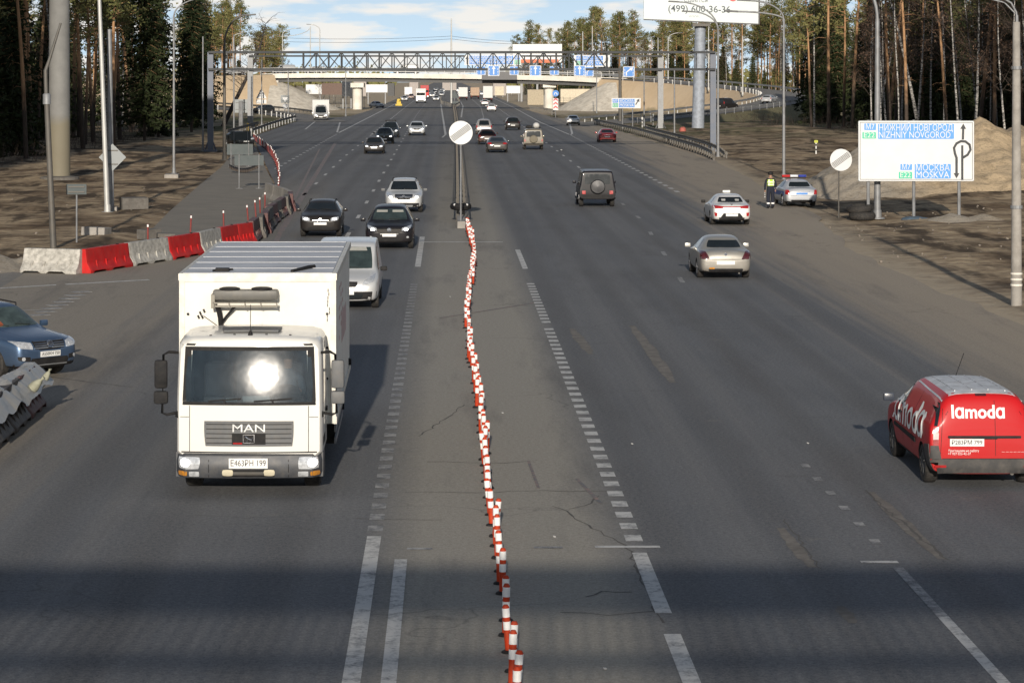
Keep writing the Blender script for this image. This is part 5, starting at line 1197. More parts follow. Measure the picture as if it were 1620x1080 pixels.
# low growth in front of the sunlit wood
def f():
    x = random.uniform(30, 108); y0 = lerp_tab(FR_EDGE, x); return (x, y0 - 3 + random.random() * 40)
for (x, y) in spread_pts(75, f, 2.0): tree(random.choice(('pine3', 'spruce1', 'spruce0', 'pine3')), x, y, random.uniform(.30, .52), 'young low conifer at the foot of the sunlit wood behind the right ramp', 'young conifers under the sunlit wood')
# far left: group by the embankment
def f():
    px = random.choice([random.uniform(285, 345), random.uniform(285, 400), random.uniform(345, 400), random.uniform(410, 445)]); d = random.uniform(548, 640) - (345 - px) * .35 * (px < 345); return (gx(px, d), d)
for (x, y) in spread_pts(44, f, 2.2):
    k = pick({'pine': 6, 'birch': 1.4, 'spruce': .8}); px = VPX + x / y * F_PX; s_ = (1.0 if px < 400 else .78) * random.uniform(.82, 1.06)
    tree(key_of(k), x, y, s_ * (.7 if k == 'spruce' else .97), {'pine': 'sunlit pine above the left embankment', 'spruce': 'sunlit spruce above the left embankment', 'birch': 'bare pale birch above the left embankment'}[k], k + ' trees above the left embankment')
for px, d, s_ in ((455, 600, .62), (466, 620, .55), (505, 640, .52), (513, 640, .60), (521, 650, .48), (528, 660, .42), (437, 590, .85), (810, 900, .62), (826, 930, .78), (838, 950, .8), (850, 960, .85), (862, 940, .75)):
    tree(key_of('birch')[:-1] + random.choice('01'), gx(px, d), d, s_, 'bare reddish birch beyond the overpass, left of the white mast' if px < 700 else 'bare reddish birch beyond the white billboard', 'bare birches beyond the overpass')
for px, d, s_ in ((430, 600, .8), (422, 585, .85), (440, 610, .72)): tree(key_of('pine'), gx(px, d), d, s_, 'sunlit pine above the left embankment', 'pine trees above the left embankment')
# dark woods on both sides of the road
def darkwood(n, fx, mind, w, side):
    for (x, y) in spread_pts(n, fx, mind):
        k = pick(w); tree(key_of(k), x, y, random.uniform(.85, 1.2), '%s in the dark shaded wood %s of the road' % ({'pine': 'tall pine with a brown trunk', 'spruce': 'dense black green spruce', 'birch': 'slender white birch trunk'}[k], side), '%s trees in the dark wood on the %s' % (k, side), -.1, .035 if k != 'spruce' else .01)
darkwood(46, lambda: (-33 - random.random() * 9, random.uniform(168, 345)), 2.9, {'pine': 6, 'spruce': 1.6, 'birch': .9}, 'left')
darkwood(66, lambda: (-41 - random.random() * 38, random.uniform(168, 400)), 2.7, {'pine': 1, 'spruce': 9}, 'left')
darkwood(62, lambda: (43.5 + random.random() * 11, random.uniform(196, 330)), 2.5, {'pine': 3.4, 'spruce': .25, 'birch': 4.0}, 'right')
darkwood(88, lambda: (51 + random.random() * 36, random.uniform(196, 400)), 2.8, {'pine': 1, 'spruce': 9}, 'right')
darkwood(26, lambda: (70 + random.random() * 30, random.uniform(330, 450)), 3.2, {'pine': 3, 'spruce': 4, 'birch': 1}, 'right')
for x, y, k in ((-30.5, 268, 'spruce2'), (-31.5, 290, 'spruce0'), (-30, 312, 'spruce2'), (-32, 335, 'spruce0'), (-31, 248, 'pine3'), (-33, 352, 'spruce2'), (-36, 375, 'pine0')): tree(k, x, y, 1.05, 'dense black green spruce in the dark shaded wood left of the road' if k[0] == 's' else 'tall pine with a brown trunk in the dark shaded wood left of the road', k[:-1] + (' trees in the dark wood on the left'))
# the woods go on beside and behind the viewpoint and keep the verges in shade
def shade(n, fx, side):
    for (x, y) in spread_pts(n, fx, 3.2):
        k = pick({'pine': 3, 'spruce': 5}); tree(key_of(k), x, y, random.uniform(1.3, 1.55), '%s in the dark shaded wood %s of the road' % ({'pine': 'tall pine with a brown trunk', 'spruce': 'dense black green spruce'}[k], side), '%s trees in the dark wood on the %s' % (k, side), -.1)
shade(62, lambda: (-35 - random.random() * 34, random.uniform(118, 166)), 'left'); shade(76, lambda: (46.5 + random.random() * 42, random.uniform(138, 194)), 'right')
# leaning dead trunk by the left ramp
q = MB(); d = gd(200); q.tube([(gx(352, d), d, -.2), (gx(372, d), d, gz(160, d)), (gx(392, d), d, gz(120, d)), (gx(410, d), d, gz(80, d)), (gx(420, d), d, gz(40, d))], [.32, .26, .2, .14, .06], 8); tr_ = thing('leaning_tree', 'dark leaning bare tree trunk behind the gantry leg', 'tree', (gx(352, d), d, 0)); child_local(q.build('trunk', M('dark_bark', (.05, .042, .038), .9), None, 60), tr_)
q = MB(); rnd = random.Random(5)
for i in range(70):
    t_ = rnd.random(); y_ = 150 - t_ * 115; p = Vector((gx(380 + t_ * 40, d), d, gz(y_, d))); a = rnd.uniform(0, 6.28); e_ = p + Vector((math.cos(a), math.sin(a) * .7, rnd.uniform(.1, .9))) * rnd.uniform(.8, 3.0); q.tube([p, p.lerp(e_, .5) + Vector((0, 0, .2)), e_], [.04, .025, .008], 4)
    for k in range(4): f_ = p.lerp(e_, rnd.uniform(.3, 1)); q.tube([f_, f_ + Vector((rnd.gauss(0, .7), rnd.gauss(0, .7), rnd.gauss(.4, .4)))], [.012, .005], 3)
child_local(q.build('branches', m_twig, None), tr_)
# far-off belt of woodland beyond the traffic
q = MB(); rnd = random.Random(9)
for i in range(2600):
    y = rnd.uniform(1500, 2100); x = rnd.uniform(-230, 330)
    if -40 < x < 40: continue
    h = rnd.uniform(9, 17); z = rnd.uniform(.5, h); w = (1 - z / 19) * 4.5 * rnd.uniform(.4, 1); a = rnd.uniform(0, 3.14)
    c = Vector((x, y, z)); u = Vector((math.cos(a), math.sin(a), rnd.gauss(0, .3))) * w; v = Vector((rnd.gauss(0, .4), rnd.gauss(0, .4), 1)) * w * rnd.uniform(.6, 1.4); q.add([c - u, c - v * .7, c + u, c + v], [(0, 1, 2, 3)])
q.build('distant_wood', m_pinen, None, kind='stuff')['label'] = 'hazy belt of woodland on the horizon beyond the traffic'
# scrub under the dark woods
q = MB(); rnd = random.Random(15)
for i in range(2600):
    if rnd.random() < .5: x = -31.5 - rnd.random() ** 1.5 * 16; y = rnd.uniform(150, 345)
    else: x = 42.5 + rnd.random() ** 1.5 * 18; y = rnd.uniform(180, 400)
    p = Vector((x, y, -.1)); d_ = Vector((rnd.gauss(0, .35), rnd.gauss(0, .35), 1)).normalized(); e_ = p + d_ * rnd.uniform(.6, 2.4); q.tube([p, e_], [.014, .004], 3)
    for k in range(2): g_ = p.lerp(e_, rnd.uniform(.3, .9)); q.tube([g_, g_ + Vector((rnd.gauss(0, .3), rnd.gauss(0, .3), .35))], [.008, .003], 3)
q.build('undergrowth', m_twig, None, kind='stuff')['label'] = 'bare brown undergrowth along the edges of the dark woods'
# ================================================================== vehicles
def ring(y, zt, zb, w, wt, zbelt, sq):
    zs = max(zbelt + .04, zt - (.04 if sq else .08)); k = .95 if sq else .80
    half = [(0, zb), (w * .80, zb), (w * .965, zb + .07), (w, (zb + zbelt) * .5), (w * .99, zbelt - .07), (w * .965, zbelt + .01), (w * .965 + (wt - w * .965) * .5, (zbelt + zs) * .5), (wt, zs), (wt * k, zt - .01), (wt * .45, zt + (.0 if sq else .012)), (0, zt + (.0 if sq else .018))]
    return [(x, y, z) for x, z in half] + [(-x, y, z) for x, z in half[-2:0:-1]]
def finish_body(rows, L, W, H, zb, sq, level, arches, mats):
    mb = MB(); rg = [ring(y, zt, b_, wf * W / 2, wt * W / 2, zbl, sq) for (y, zt, b_, wf, wt, zbl) in rows]; n = len(rg[0])
    vs_ = [v for r in rg for v in r]; fs_ = [(i * n + j, i * n + (j + 1) % n, (i + 1) * n + (j + 1) % n, (i + 1) * n + j) for i in range(len(rg) - 1) for j in range(n)]
    fs_ += [tuple(range(n - 1, -1, -1)), tuple(range((len(rg) - 1) * n, len(rg) * n))]; mb.add(vs_, fs_)
    o = mb.build('body', mats, None); md = o.modifiers.new('s', 'SUBSURF'); md.levels = level; md.render_levels = level
    dg = bpy.context.evaluated_depsgraph_get(); me = bpy.data.meshes.new_from_object(o.evaluated_get(dg)); old = o.data; o.modifiers.clear(); o.data = me; bpy.data.meshes.remove(old)
    xs_ = [v.co.x for v in me.vertices]; ys_ = [v.co.y for v in me.vertices]; zs_ = [v.co.z for v in me.vertices]
    sx = W / (max(xs_) - min(xs_)); y0, y1 = min(ys_), max(ys_); z0, z1 = min(zs_), max(zs_)
    for v in me.vertices: v.co = (v.co.x * sx, (v.co.y - y0) / (y1 - y0) * L - L / 2, zb + (v.co.z - z0) / (z1 - z0) * (H - zb))
    if arches:
        cb = MB()
        for (ay, r) in arches:
            for s_ in (-1, 1):
                pr_ = [(r * math.cos(a), r * math.sin(a)) for a in [2 * math.pi * k / 28 for k in range(28)]]; xa, xb_ = s_ * (W / 2 - .26), s_ * (W / 2 + .3)
                cb.prism(pr_, xa, xb_, lambda u, v, w_, ay=ay, r=r: (w_, ay + u, r - .045 + v))
        c = cb.build('arch_cutter', mats); md = o.modifiers.new('b', 'BOOLEAN'); md.operation = 'DIFFERENCE'; md.object = c; md.solver = 'EXACT'
        dg = bpy.context.evaluated_depsgraph_get(); me2 = bpy.data.meshes.new_from_object(o.evaluated_get(dg)); o.modifiers.clear(); old = o.data; o.data = me2; bpy.data.meshes.remove(old); cm = c.data; bpy.data.objects.remove(c); bpy.data.meshes.remove(cm); me = me2
    for p in me.polygons:
        dark = p.normal.z < -.6 and p.center.z < zb + .25
        for (ay, r) in arches or []:
            if abs(math.hypot(p.center.y - ay, p.center.z - (r - .045)) - r) < .025 and abs(p.normal.x) < .35: dark = True
            if math.hypot(p.center.y - ay, p.center.z - (r - .045)) < r and abs(p.center.x) < W / 2 - .2: dark = True
        p.material_index = 1 if dark else 0
    me.shade_smooth(); me.set_sharp_from_angle(angle=R(32)); return o
class Skin:
    """lays panels on a body by casting onto it"""
    def __init__(s, o): s.bvh = BVHTree.FromPolygons([v.co for v in o.data.vertices], [tuple(p.vertices) for p in o.data.polygons])
    def hit(s, ax, u, v):
        org, d = {'F': ((u, 20, v), (0, -1, 0)), 'B': ((u, -20, v), (0, 1, 0)), 'R': ((20, u, v), (-1, 0, 0)), 'L': ((-20, u, v), (1, 0, 0)), 'T': ((u, v, 20), (0, 0, -1))}[ax]
        h = s.bvh.ray_cast(Vector(org), Vector(d))
        if h[0] is None:
            q = Vector({'F': (u, 3, v), 'B': (u, -3, v), 'R': (1, u, v), 'L': (-1, u, v), 'T': (u, v, 2)}[ax]); h = s.bvh.find_nearest(q)
        p, n = h[0], h[1]
        if n.dot(Vector(d)) > 0: n = -n
        return p, n
    def grid(s, ax, c, n=7, m=5, off=.006, rnd=0.0, skirt=.03, mb=None):
        """c: four corners (u,v) counter-clockwise from lower left"""
        mb = mb or MB(); P = {}; N = {}
        for j in range(m + 1):
            for i in range(n + 1):
                a, b_ = 2 * i / n - 1, 2 * j / m - 1
                if rnd: a, b_ = a * math.sqrt(1 - rnd * b_ * b_ / 2), b_ * math.sqrt(1 - rnd * a * a / 2)
                a, b_ = (a + 1) / 2, (b_ + 1) / 2
                u = (c[0][0] * (1 - a) + c[1][0] * a) * (1 - b_) + (c[3][0] * (1 - a) + c[2][0] * a) * b_; v = (c[0][1] * (1 - a) + c[1][1] * a) * (1 - b_) + (c[3][1] * (1 - a) + c[2][1] * a) * b_
                p, nn = s.hit(ax, u, v); P[i, j] = p + nn * off; N[i, j] = nn
        ix = {}; vs_ = []
        for k, p in P.items(): ix[k] = len(vs_); vs_.append(p)
        fs_ = [(ix[i, j], ix[i + 1, j], ix[i + 1, j + 1], ix[i, j + 1]) for j in range(m) for i in range(n)]
        loop = [(i, 0) for i in range(n)] + [(n, j) for j in range(m)] + [(i, m) for i in range(n, 0, -1)] + [(0, j) for j in range(m, 0, -1)]
        if skirt:
            lo = []
            for k in loop: lo.append(len(vs_)); vs_.append(P[k] - N[k] * skirt)
            L_ = len(loop); fs_ += [(ix[loop[i]], lo[i], lo[(i + 1) % L_], ix[loop[(i + 1) % L_]]) for i in range(L_)]
        mb.add(vs_, fs_); return mb
    def panel(s, name, ax, c, mat_, parent, n=7, m=5, off=.006, rnd=0.0, label=None):
        o = s.grid(ax, c, n, m, off, rnd).build(name, mat_, parent, 40)
        if label: o['label'] = label
        return o
    def pair(s, name, ax, c, mat_, parent, **k):
        s.panel(name, ax, c, mat_, parent, **k)
        if ax in 'FBT': s.panel(name, ax, [(-x, z) for x, z in (c[1], c[0], c[3], c[2])], mat_, parent, **k)
        else: s.panel(name, 'L' if ax == 'R' else 'R', c, mat_, parent, **k)
    def words(s, body, ax, u, v, size, mat_, parent, width=None, bold=0.0, off=.012, shear=0.0):
        me = text_data(body, size, bold, width); flip = -1 if ax in 'FL' else 1      # read left to right seen from outside
        if ax == 'L': flip = -1
        if ax == 'F': flip = -1
        bm = bmesh.new(); bm.from_mesh(me); bmesh.ops.triangulate(bm, faces=bm.faces)
        for vt in bm.verts: p, n = s.hit(ax, u + flip * vt.co.x, v + vt.co.y + shear * vt.co.x); vt.co = p + n * off
        bm.to_mesh(me); bm.free(); me.materials.append(mat_); o = bpy.data.objects.new('lettering', me); COL.objects.link(o); o.parent = parent; return o
_wm = {}
def wheel(parent, x, y, r, w=.2, rim=None, zs=1.0):
    key = (round(r, 3), round(w, 3), x > 0, (rim or m_rim).name)
    if key not in _wm:
        Y = Matrix.Rotation(R(90 if x > 0 else -90), 4, 'Y'); a, b_ = MB(), MB()
        a.lathe([(r * .60, -w / 2), (r * .9, -w / 2), (r * .985, -w * .38), (r, -w * .2), (r, w * .2), (r * .985, w * .38), (r * .9, w / 2), (r * .66, w / 2), (r * .64, w * .3)], 26, Y)
        b_.lathe([(r * .66, w * .44), (r * .62, w * .46), (r * .58, w * .30), (r * .2, w * .22), (0.001, w * .24)], 22, Y)
        for k in range(5):
            an = k * 2 * math.pi / 5; p0 = Y @ Vector((r * .1 * math.cos(an), r * .1 * math.sin(an), w * .36)); p1 = Y @ Vector((r * .6 * math.cos(an), r * .6 * math.sin(an), w * .40)); b_.bar(p0, p1, r * .17, r * .06)
        b_.lathe([(r * .16, w * .30), (r * .15, w * .42), (0.001, w * .43)], 12, Y)
        o1 = a.build('wheel', m_tyre, None, 35); o2 = b_.build('rim', rim or m_rim, None, 35); _wm[key] = (o1.data, o2.data); bpy.data.objects.remove(o1); bpy.data.objects.remove(o2)
    o = bpy.data.objects.new('wheel', _wm[key][0]); COL.objects.link(o); o.parent = parent; o.location = (x, y, r * zs); o.scale = (1, 1, zs)
    q = bpy.data.objects.new('rim', _wm[key][1]); COL.objects.link(q); q.parent = o
def mirrors(t, W, y, z, mat_, s_=1.0):
    for sx in (-1, 1):
        q = MB(); q.box((sx * (W / 2 + .11 * s_), y, z), (.19 * s_, .09 * s_, .14 * s_)); q.build('mirror', mat_, t, 40, bevel=.03 * s_)
def T_sedan(L, W, H):
    f = L / 2
    rows = [(f, .66, .34, .62, .42, .60), (f - .05, .74, .24, .82, .58, .66), (f - .2, .80, .20, .94, .70, .72), (f - .6, .87, .19, .985, .76, .80), (f - 1.08, .94, .19, 1, .78, .87), (f - 1.2, .97, .19, 1, .78, .89), (f - 1.32, 1.02, .19, 1, .77, .90),
            (f - 1.92, H - .08, .19, 1, .66, .92), (f - 2.2, H - .015, .19, 1, .64, .93), (f - 2.85, H, .19, 1, .64, .94), (f - 3.25, H - .05, .19, 1, .62, .95), (f - 3.42, H - .11, .19, 1, .61, .95), (-f + .64, 1.06, .19, 1, .70, .95), (-f + .52, 1.03, .20, .985, .74, .95), (-f + .14, .99, .22, .94, .75, .90), (-f + .04, .90, .26, .89, .68, .80), (-f, .66, .36, .72, .52, .60)]
    return dict(rows=rows, zb=.19, ax=(f - .88, -f + .98), r=.31, ws=[(-.72, 1.0), (.72, 1.0), (.58, H - .12), (-.58, H - .12)], rw=[(-.66, 1.06), (.66, 1.06), (.54, H - .14), (-.54, H - .14)], sides=[[(f - 2.25, 1.0), (f - 1.65, 1.0), (f - 2.2, H - .12), (f - 2.3, H - .1)], [(-f + 1.2, 1.0), (f - 2.33, 1.0), (f - 2.37, H - .1), (-f + 1.45, H - .14)]], my=f - 1.6, mz=1.0, hood=.8, sq=False)
def T_suv(L, W, H):
    f = L / 2
    rows = [(f, .74, .36, .64, .44, .66), (f - .05, .86, .27, .83, .62, .76), (f - .2, .95, .25, .95, .74, .86), (f - .6, 1.02, .25, 1, .79, .93), (f - .95, 1.07, .25, 1, .80, .98), (f - 1.06, 1.10, .25, 1, .80, 1.0), (f - 1.16, 1.15, .25, 1, .79, 1.01), (f - 1.75, H - .09, .25, 1, .69, 1.03), (f - 2.0, H - .015, .25, 1, .67, 1.04), (-f + 1.3, H, .25, 1, .67, 1.05), (-f + .6, H - .03, .25, .99, .66, 1.06), (-f + .40, H - .10, .25, .98, .64, 1.06), (-f + .14, 1.10, .26, .965, .73, 1.02), (-f + .05, 1.0, .27, .935, .73, .9), (-f, .70, .38, .80, .62, .62)]
    return dict(rows=rows, zb=.25, ax=(f - .85, -f + .85), r=.345, ws=[(-.74, 1.13), (.74, 1.13), (.60, H - .13), (-.60, H - .13)], rw=[(-.64, 1.12), (.64, 1.12), (.54, H - .15), (-.54, H - .15)], sides=[[(f - 2.2, 1.1), (f - 1.5, 1.1), (f - 2.0, H - .12), (f - 2.2, H - .1)], [(-f + .65, 1.12), (f - 2.28, 1.1), (f - 2.28, H - .1), (-f + .8, H - .14)]], my=f - 1.45, mz=1.12, hood=.9, sq=False)
def T_van(L, W, H):
    f = L / 2
    rows = [(f, .72, .34, .66, .46, .64), (f - .05, .84, .25, .84, .62, .74), (f - .2, .93, .22, .95, .74, .84), (f - .55, 1.02, .22, 1, .80, .93), (f - .85, 1.10, .22, 1, .81, 1.0), (f - .95, 1.14, .22, 1, .81, 1.02), (f - 1.05, 1.2, .22, 1, .80, 1.03), (f - 1.65, H - .10, .22, 1, .72, 1.05), (f - 1.95, H - .01, .22, 1, .71, 1.06), (0, H, .22, 1, .71, 1.06), (-f + .5, H, .22, 1, .71, 1.06), (-f + .22, H - .03, .22, .995, .70, 1.06), (-f + .12, H - .10, .22, .99, .70, 1.06), (-f + .05, 1.15, .23, .985, .76, 1.02), (-f + .02, .9, .24, .97, .8, .8), (-f, .55, .32, .92, .78, .5)]
    return dict(rows=rows, zb=.22, ax=(f - .86, -f + .70), r=.315, ws=[(-.75, 1.16), (.75, 1.16), (.62, H - .15), (-.62, H - .15)], rw=[(-.66, 1.15), (.66, 1.15), (.58, H - .17), (-.58, H - .17)], sides=[[(f - 2.05, 1.1), (f - 1.3, 1.1), (f - 1.85, H - .16), (f - 2.05, H - .14)]], my=f - 1.3, mz=1.14, hood=.9, sq=False)
def T_cargo(L, W, H):
    T = T_van(L, W, H); T['rows'] = [(y, zt, zb, w, .86 * w if zt > 1.3 else wt, zl) for (y, zt, zb, w, wt, zl) in T['rows']]; T['sq'] = True; T['ws'] = [(-.80, 1.16), (.80, 1.16), (.74, H - .15), (-.74, H - .15)]; return T
def T_box(L, W, H):
    f = L / 2
    rows = [(f, 1.0, .48, .90, .82, .92), (f - .04, 1.10, .42, .97, .88, 1.0), (f - 1.15, 1.16, .42, 1, .90, 1.08), (f - 1.24, 1.18, .42, 1, .90, 1.1), (f - 1.30, 1.24, .42, 1, .88, 1.12), (f - 1.56, H - .07, .42, 1, .82, 1.14), (f - 1.68, H - .01, .42, 1, .82, 1.14), (0, H, .42, 1, .82, 1.14), (-f + .36, H, .42, 1, .82, 1.14), (-f + .27, H - .03, .42, 1, .82, 1.14), (-f + .24, H - .12, .42, 1, .83, 1.14), (-f + .2, 1.15, .42, 1, .88, 1.1), (-f + .18, .8, .43, .99, .92, .75), (-f + .18, .58, .46, .97, .92, .55)]
    return dict(rows=rows, zb=.42, ax=(f - .75, -f + .95), r=.37, ws=[(-.78, 1.24), (.78, 1.24), (.72, H - .14), (-.72, H - .14)], rw=[(-.72, 1.22), (.72, 1.22), (.68, H - .18), (-.68, H - .18)], sides=[[(f - 2.4, 1.2), (f - 1.55, 1.2), (f - 1.7, H - .14), (f - 2.4, H - .14)], [(-f + .4, 1.2), (f - 2.5, 1.2), (f - 2.5, H - .14), (-f + .45, H - .14)]], my=f - 1.5, mz=1.22, hood=1.0, sq=True)
def car(label, cat, x, y, typ, L, W, H, col, rz=0.0, view='B', level=2, name='car', group=None, lit=False, plate=True, feats=(), z=0.0, rim=None, mirror_mat=None, lower=None, glass=None, rails=None, arch=True, lights=None, paint_kw=None):
    T = typ(L, W, H); t = thing(name, label, cat, (x, y - (.6 if 40 < y < 140 and z == 0 and name != 'delivery_van' else 0), z), rz, group); t.scale = (1, 1, .94); w = W / 2
    pm = paint('paint_%s' % '_'.join('%02d' % int(c * 99) for c in col), col, **(paint_kw or {}))
    arches = [(T['ax'][0], T['r'] + .055), (T['ax'][1], T['r'] + .055)] if arch else []
    o = finish_body(T['rows'], L, W, H, T['zb'], T['sq'], level, arches, [pm, m_black]); o.parent = t; S = Skin(o); gl = glass or m_glass
    sc = lambda cs: [(u * w, v) for u, v in cs]
    S.panel('windshield', 'F', sc(T['ws']), gl, t, 10, 6, rnd=.12); S.panel('rear_window', 'B', sc(T['rw']), m_glass, t, 10, 6, rnd=.15)
    for cs in T['sides']: S.pair('side_window', 'R', cs, m_glass, t, n=5, m=4)
    if arch:
        for ay in T['ax']:
            for s_ in (-1, 1): wheel(t, s_ * (w - .12), ay, T['r'], .21, rim, 1 / .94)
    mirrors(t, W, T['my'], T['mz'], mirror_mat or pm)
    ctx = dict(t=t, S=S, w=w, L=L, W=W, H=H, pm=pm, o=o, f=L / 2)
    low_ = T['zb']
    if view == 'F':
        hz = T['hood']
        if lower: S.panel('bumper', 'F', [(-.9 * w, low_ + .04), (.9 * w, low_ + .04), (.93 * w, lower), (-.93 * w, lower)], m_black, t, 14, 4, .008)
        else: S.panel('air_intake', 'F', [(-.52 * w, low_ + .08), (.52 * w, low_ + .08), (.60 * w, low_ + .22), (-.60 * w, low_ + .22)], m_black, t, 10, 3, .006, .2)
        S.panel('grille', 'F', [(-.34 * w, hz - .22), (.34 * w, hz - .22), (.40 * w, hz - .06), (-.40 * w, hz - .06)], m_black, t, 10, 4, .008, .25)
        if lights is None: S.pair('headlight', 'F', [(.50 * w, hz - .20), (.84 * w, hz - .16), (.88 * w, hz - .01), (.50 * w, hz - .06)], m_lamp, t, n=6, m=4, off=.01, rnd=.35)
        for wx in (-.4, .25): q = MB(); p0, n0 = S.hit('F', wx * w, T['ws'][0][1] + .015); p1, n1 = S.hit('F', (wx + .42) * w, T['ws'][0][1] + .05); q.bar(p0 + n0 * .02, p1 + n1 * .02, .018, .012); q.build('wiper', m_black, t)
    else:
        if lower: S.panel('bumper', 'B', [(-.92 * w, low_ + .05), (.92 * w, low_ + .05), (.94 * w, lower), (-.94 * w, lower)], m_black, t, 14, 4, .008)
        else: S.panel('lower_bumper', 'B', [(-.62 * w, low_ + .07), (.62 * w, low_ + .07), (.66 * w, low_ + .19), (-.66 * w, low_ + .19)], m_black, t, 10, 3, .006, .15)
        q = MB(); q.tube([(w * .5, -L / 2 + .02, low_ + .03), (w * .5, -L / 2 + .35, low_ + .05)], .03, 8); q.build('exhaust', m_galv_dull, t, 40)
    if plate:
        ax = view; pz = plate if isinstance(plate, float) else (.52 if view == 'F' else .62); p, n = S.hit(ax, 0, pz); q = MB(); q.box(p + n * .02, (.52, .02, .115)); q.build('number_plate', m_plate, t)
    if lit:
        for s_ in (-1, 1): S.panel('headlamp_bulb', 'F', [((s_ * .68 - .09) * w, T['hood'] - .15), ((s_ * .68 + .09) * w, T['hood'] - .15), ((s_ * .68 + .09) * w, T['hood'] - .06), ((s_ * .68 - .09) * w, T['hood'] - .06)], m_lit, t, n=4, m=4, off=.016, rnd=.9)
    if rails:
        for s_ in (-1, 1):
            pts = [S.hit('T', s_ * w * .62, yy)[0] for yy in (L * .08, -L * .08, -L * .24, -L * .36)]; q = MB(); q.tube([pts[0] + Vector((0, 0, 0))] + [p_ + Vector((0, 0, .07)) for p_ in pts] + [pts[-1]], .018, 6); q.build('roof_rail', rails, t, 40)
    for f_ in feats: f_(ctx)
    return ctx
# ---- feature helpers (c = context)
def tail(cs, mat_=None, name='tail_light', rnd=.25): return lambda c: c['S'].pair(name, 'B', [(u * c['w'], v) for u, v in cs], mat_ or m_red, c['t'], n=5, m=5, off=.012, rnd=rnd)
def patch(name, ax, cs, mat_, rnd=0.0, off=.008, pair=False, n=8, m=4):
    def go(c):
        q = [((u * c['w'] if ax in 'FBT' else u), (v)) for u, v in cs]
        (c['S'].pair if pair else c['S'].panel)(name, ax, q, mat_, c['t'], n=n, m=m, off=off, rnd=rnd)
    return go
def words(body, ax, u, v, size, mat_, width=None, bold=0.0, off=.014, shear=0.0): return lambda c: c['S'].words(body, ax, u, v, size, mat_, c['t'], width, bold, off, shear)
def emblem(ax, v, r=.05, mat_=None, u=0.0):
    def go(c):
        p, n = c['S'].hit(ax, u, v); q = MB(); mt = n.to_track_quat('Z', 'Y').to_matrix().to_4x4(); mt.translation = p + n * .012; q.lathe([(r * .7, 0), (r * .75, .012), (r, .012), (r, 0)], 18, mt); q.bar(p + n * .02 - Vector((r * .7, 0, 0)), p + n * .02 + Vector((r * .7, 0, 0)), r * .25, .01); q.build('emblem', mat_ or m_chrome, c['t'], 40)
    return go
def spare(z, r, cover=None, y=None, u=0.0):
    def go(c):
        p, n = c['S'].hit('B', u, z); q = MB(); mt = Matrix.Rotation(R(90), 4, 'X'); mt.translation = Vector((u, p.y - .02, z)); q.lathe([(r * .5, 0), (r, .0), (r * 1.02, .06), (r, .20), (r * .9, .235), (0, .25)], 28, mt); q.build('spare_wheel', cover or m_black, c['t'], 40)
    return go
white, silver, black, dgrey = (.70, .70, .68), (.42, .43, .44), (.012, .012, .014), (.06, .06, .062)
PI = math.pi
# ------------------------------------------------------------- oncoming
c = car('white compact van following close behind the big white lorry', 'van', gx(551, 76.8), 77.0, T_cargo, 4.7, 1.90, 1.92, (.66, .67, .67), PI, 'F', lower=.55, lights=1, name='van', mirror_mat=m_black, rim=m_steel_rim, glass=m_glass2, feats=[
    patch('headlight', 'F', [(.50, .72), (.84, .82), (.90, 1.04), (.56, .86)], m_lamp, .3, .012, True), patch('lower_intake', 'F', [(-.5, .34), (.5, .34), (.55, .5), (-.55, .5)], m_glass, .2, .016), emblem('F', .92, .06),
    patch('sun_visor', 'F', [(-.62, 1.66), (.62, 1.66), (.58, 1.76), (-.58, 1.76)], M('pale_visor', (.34, .34, .31), .7), 0, .010)])
c = car('black crossover with lit headlights and a bright curved grille', 'car', gx(618, 102.5), 102.9, T_suv, 4.54, 1.84, 1.68, (.010, .010, .014), PI, 'F', lit=True, lights=1, glass=m_glass2, plate=.58, feats=[
    patch('headlight', 'F', [(.50, .74), (.86, .83), (.92, .96), (.52, .86)], m_lamp, .3, .012, True), patch('grille', 'F', [(-.42, .60), (.42, .60), (.56, .86), (-.56, .86)], m_black, .45, .010),
    lambda c: [c['S'].panel('chrome_bar', 'F', [(-.52 * c['w'], z), (.52 * c['w'], z), (.52 * c['w'], z + .012), (-.52 * c['w'], z + .012)], m_galv_dull, c['t'], n=8, m=1, off=.018) for z in (.68, .73, .78)],
    patch('chrome_lip', 'F', [(-.36, .61), (.36, .61), (.38, .63), (-.38, .63)], m_chrome, 0, .018), emblem('F', .79, .075), patch('fog_lamp', 'F', [(.70, .46), (.80, .46), (.80, .54), (.70, .54)], m_lamp, .9, .012, True), patch('sun_visor', 'F', [(-.56, 1.42), (-.1, 1.42), (-.1, 1.50), (-.54, 1.50)], M('pale_visor', (.34, .34, .31), .7), 0, .010), patch('sun_visor', 'F', [(.1, 1.42), (.56, 1.42), (.54, 1.50), (.1, 1.50)], M('pale_visor', (.34, .34, .31), .7), 0, .010)])
c = car('small black hatchback with roof rails and lit round headlights', 'car', gx(511, 110), 110.2, T_suv, 4.1, 1.70, 1.54, (.02, .018, .018), PI, 'F', lit=True, rails=m_black, plate=.6, lower=.42, feats=[emblem('F', .77, .06), patch('grille_bar', 'F', [(-.36, .73), (.36, .73), (.36, .75), (-.36, .75)], m_chrome, 0, .014), patch('front_bumper', 'F', [(-.7, .30), (.7, .30), (.7, .45), (-.7, .45)], m_black, .1, .012)])
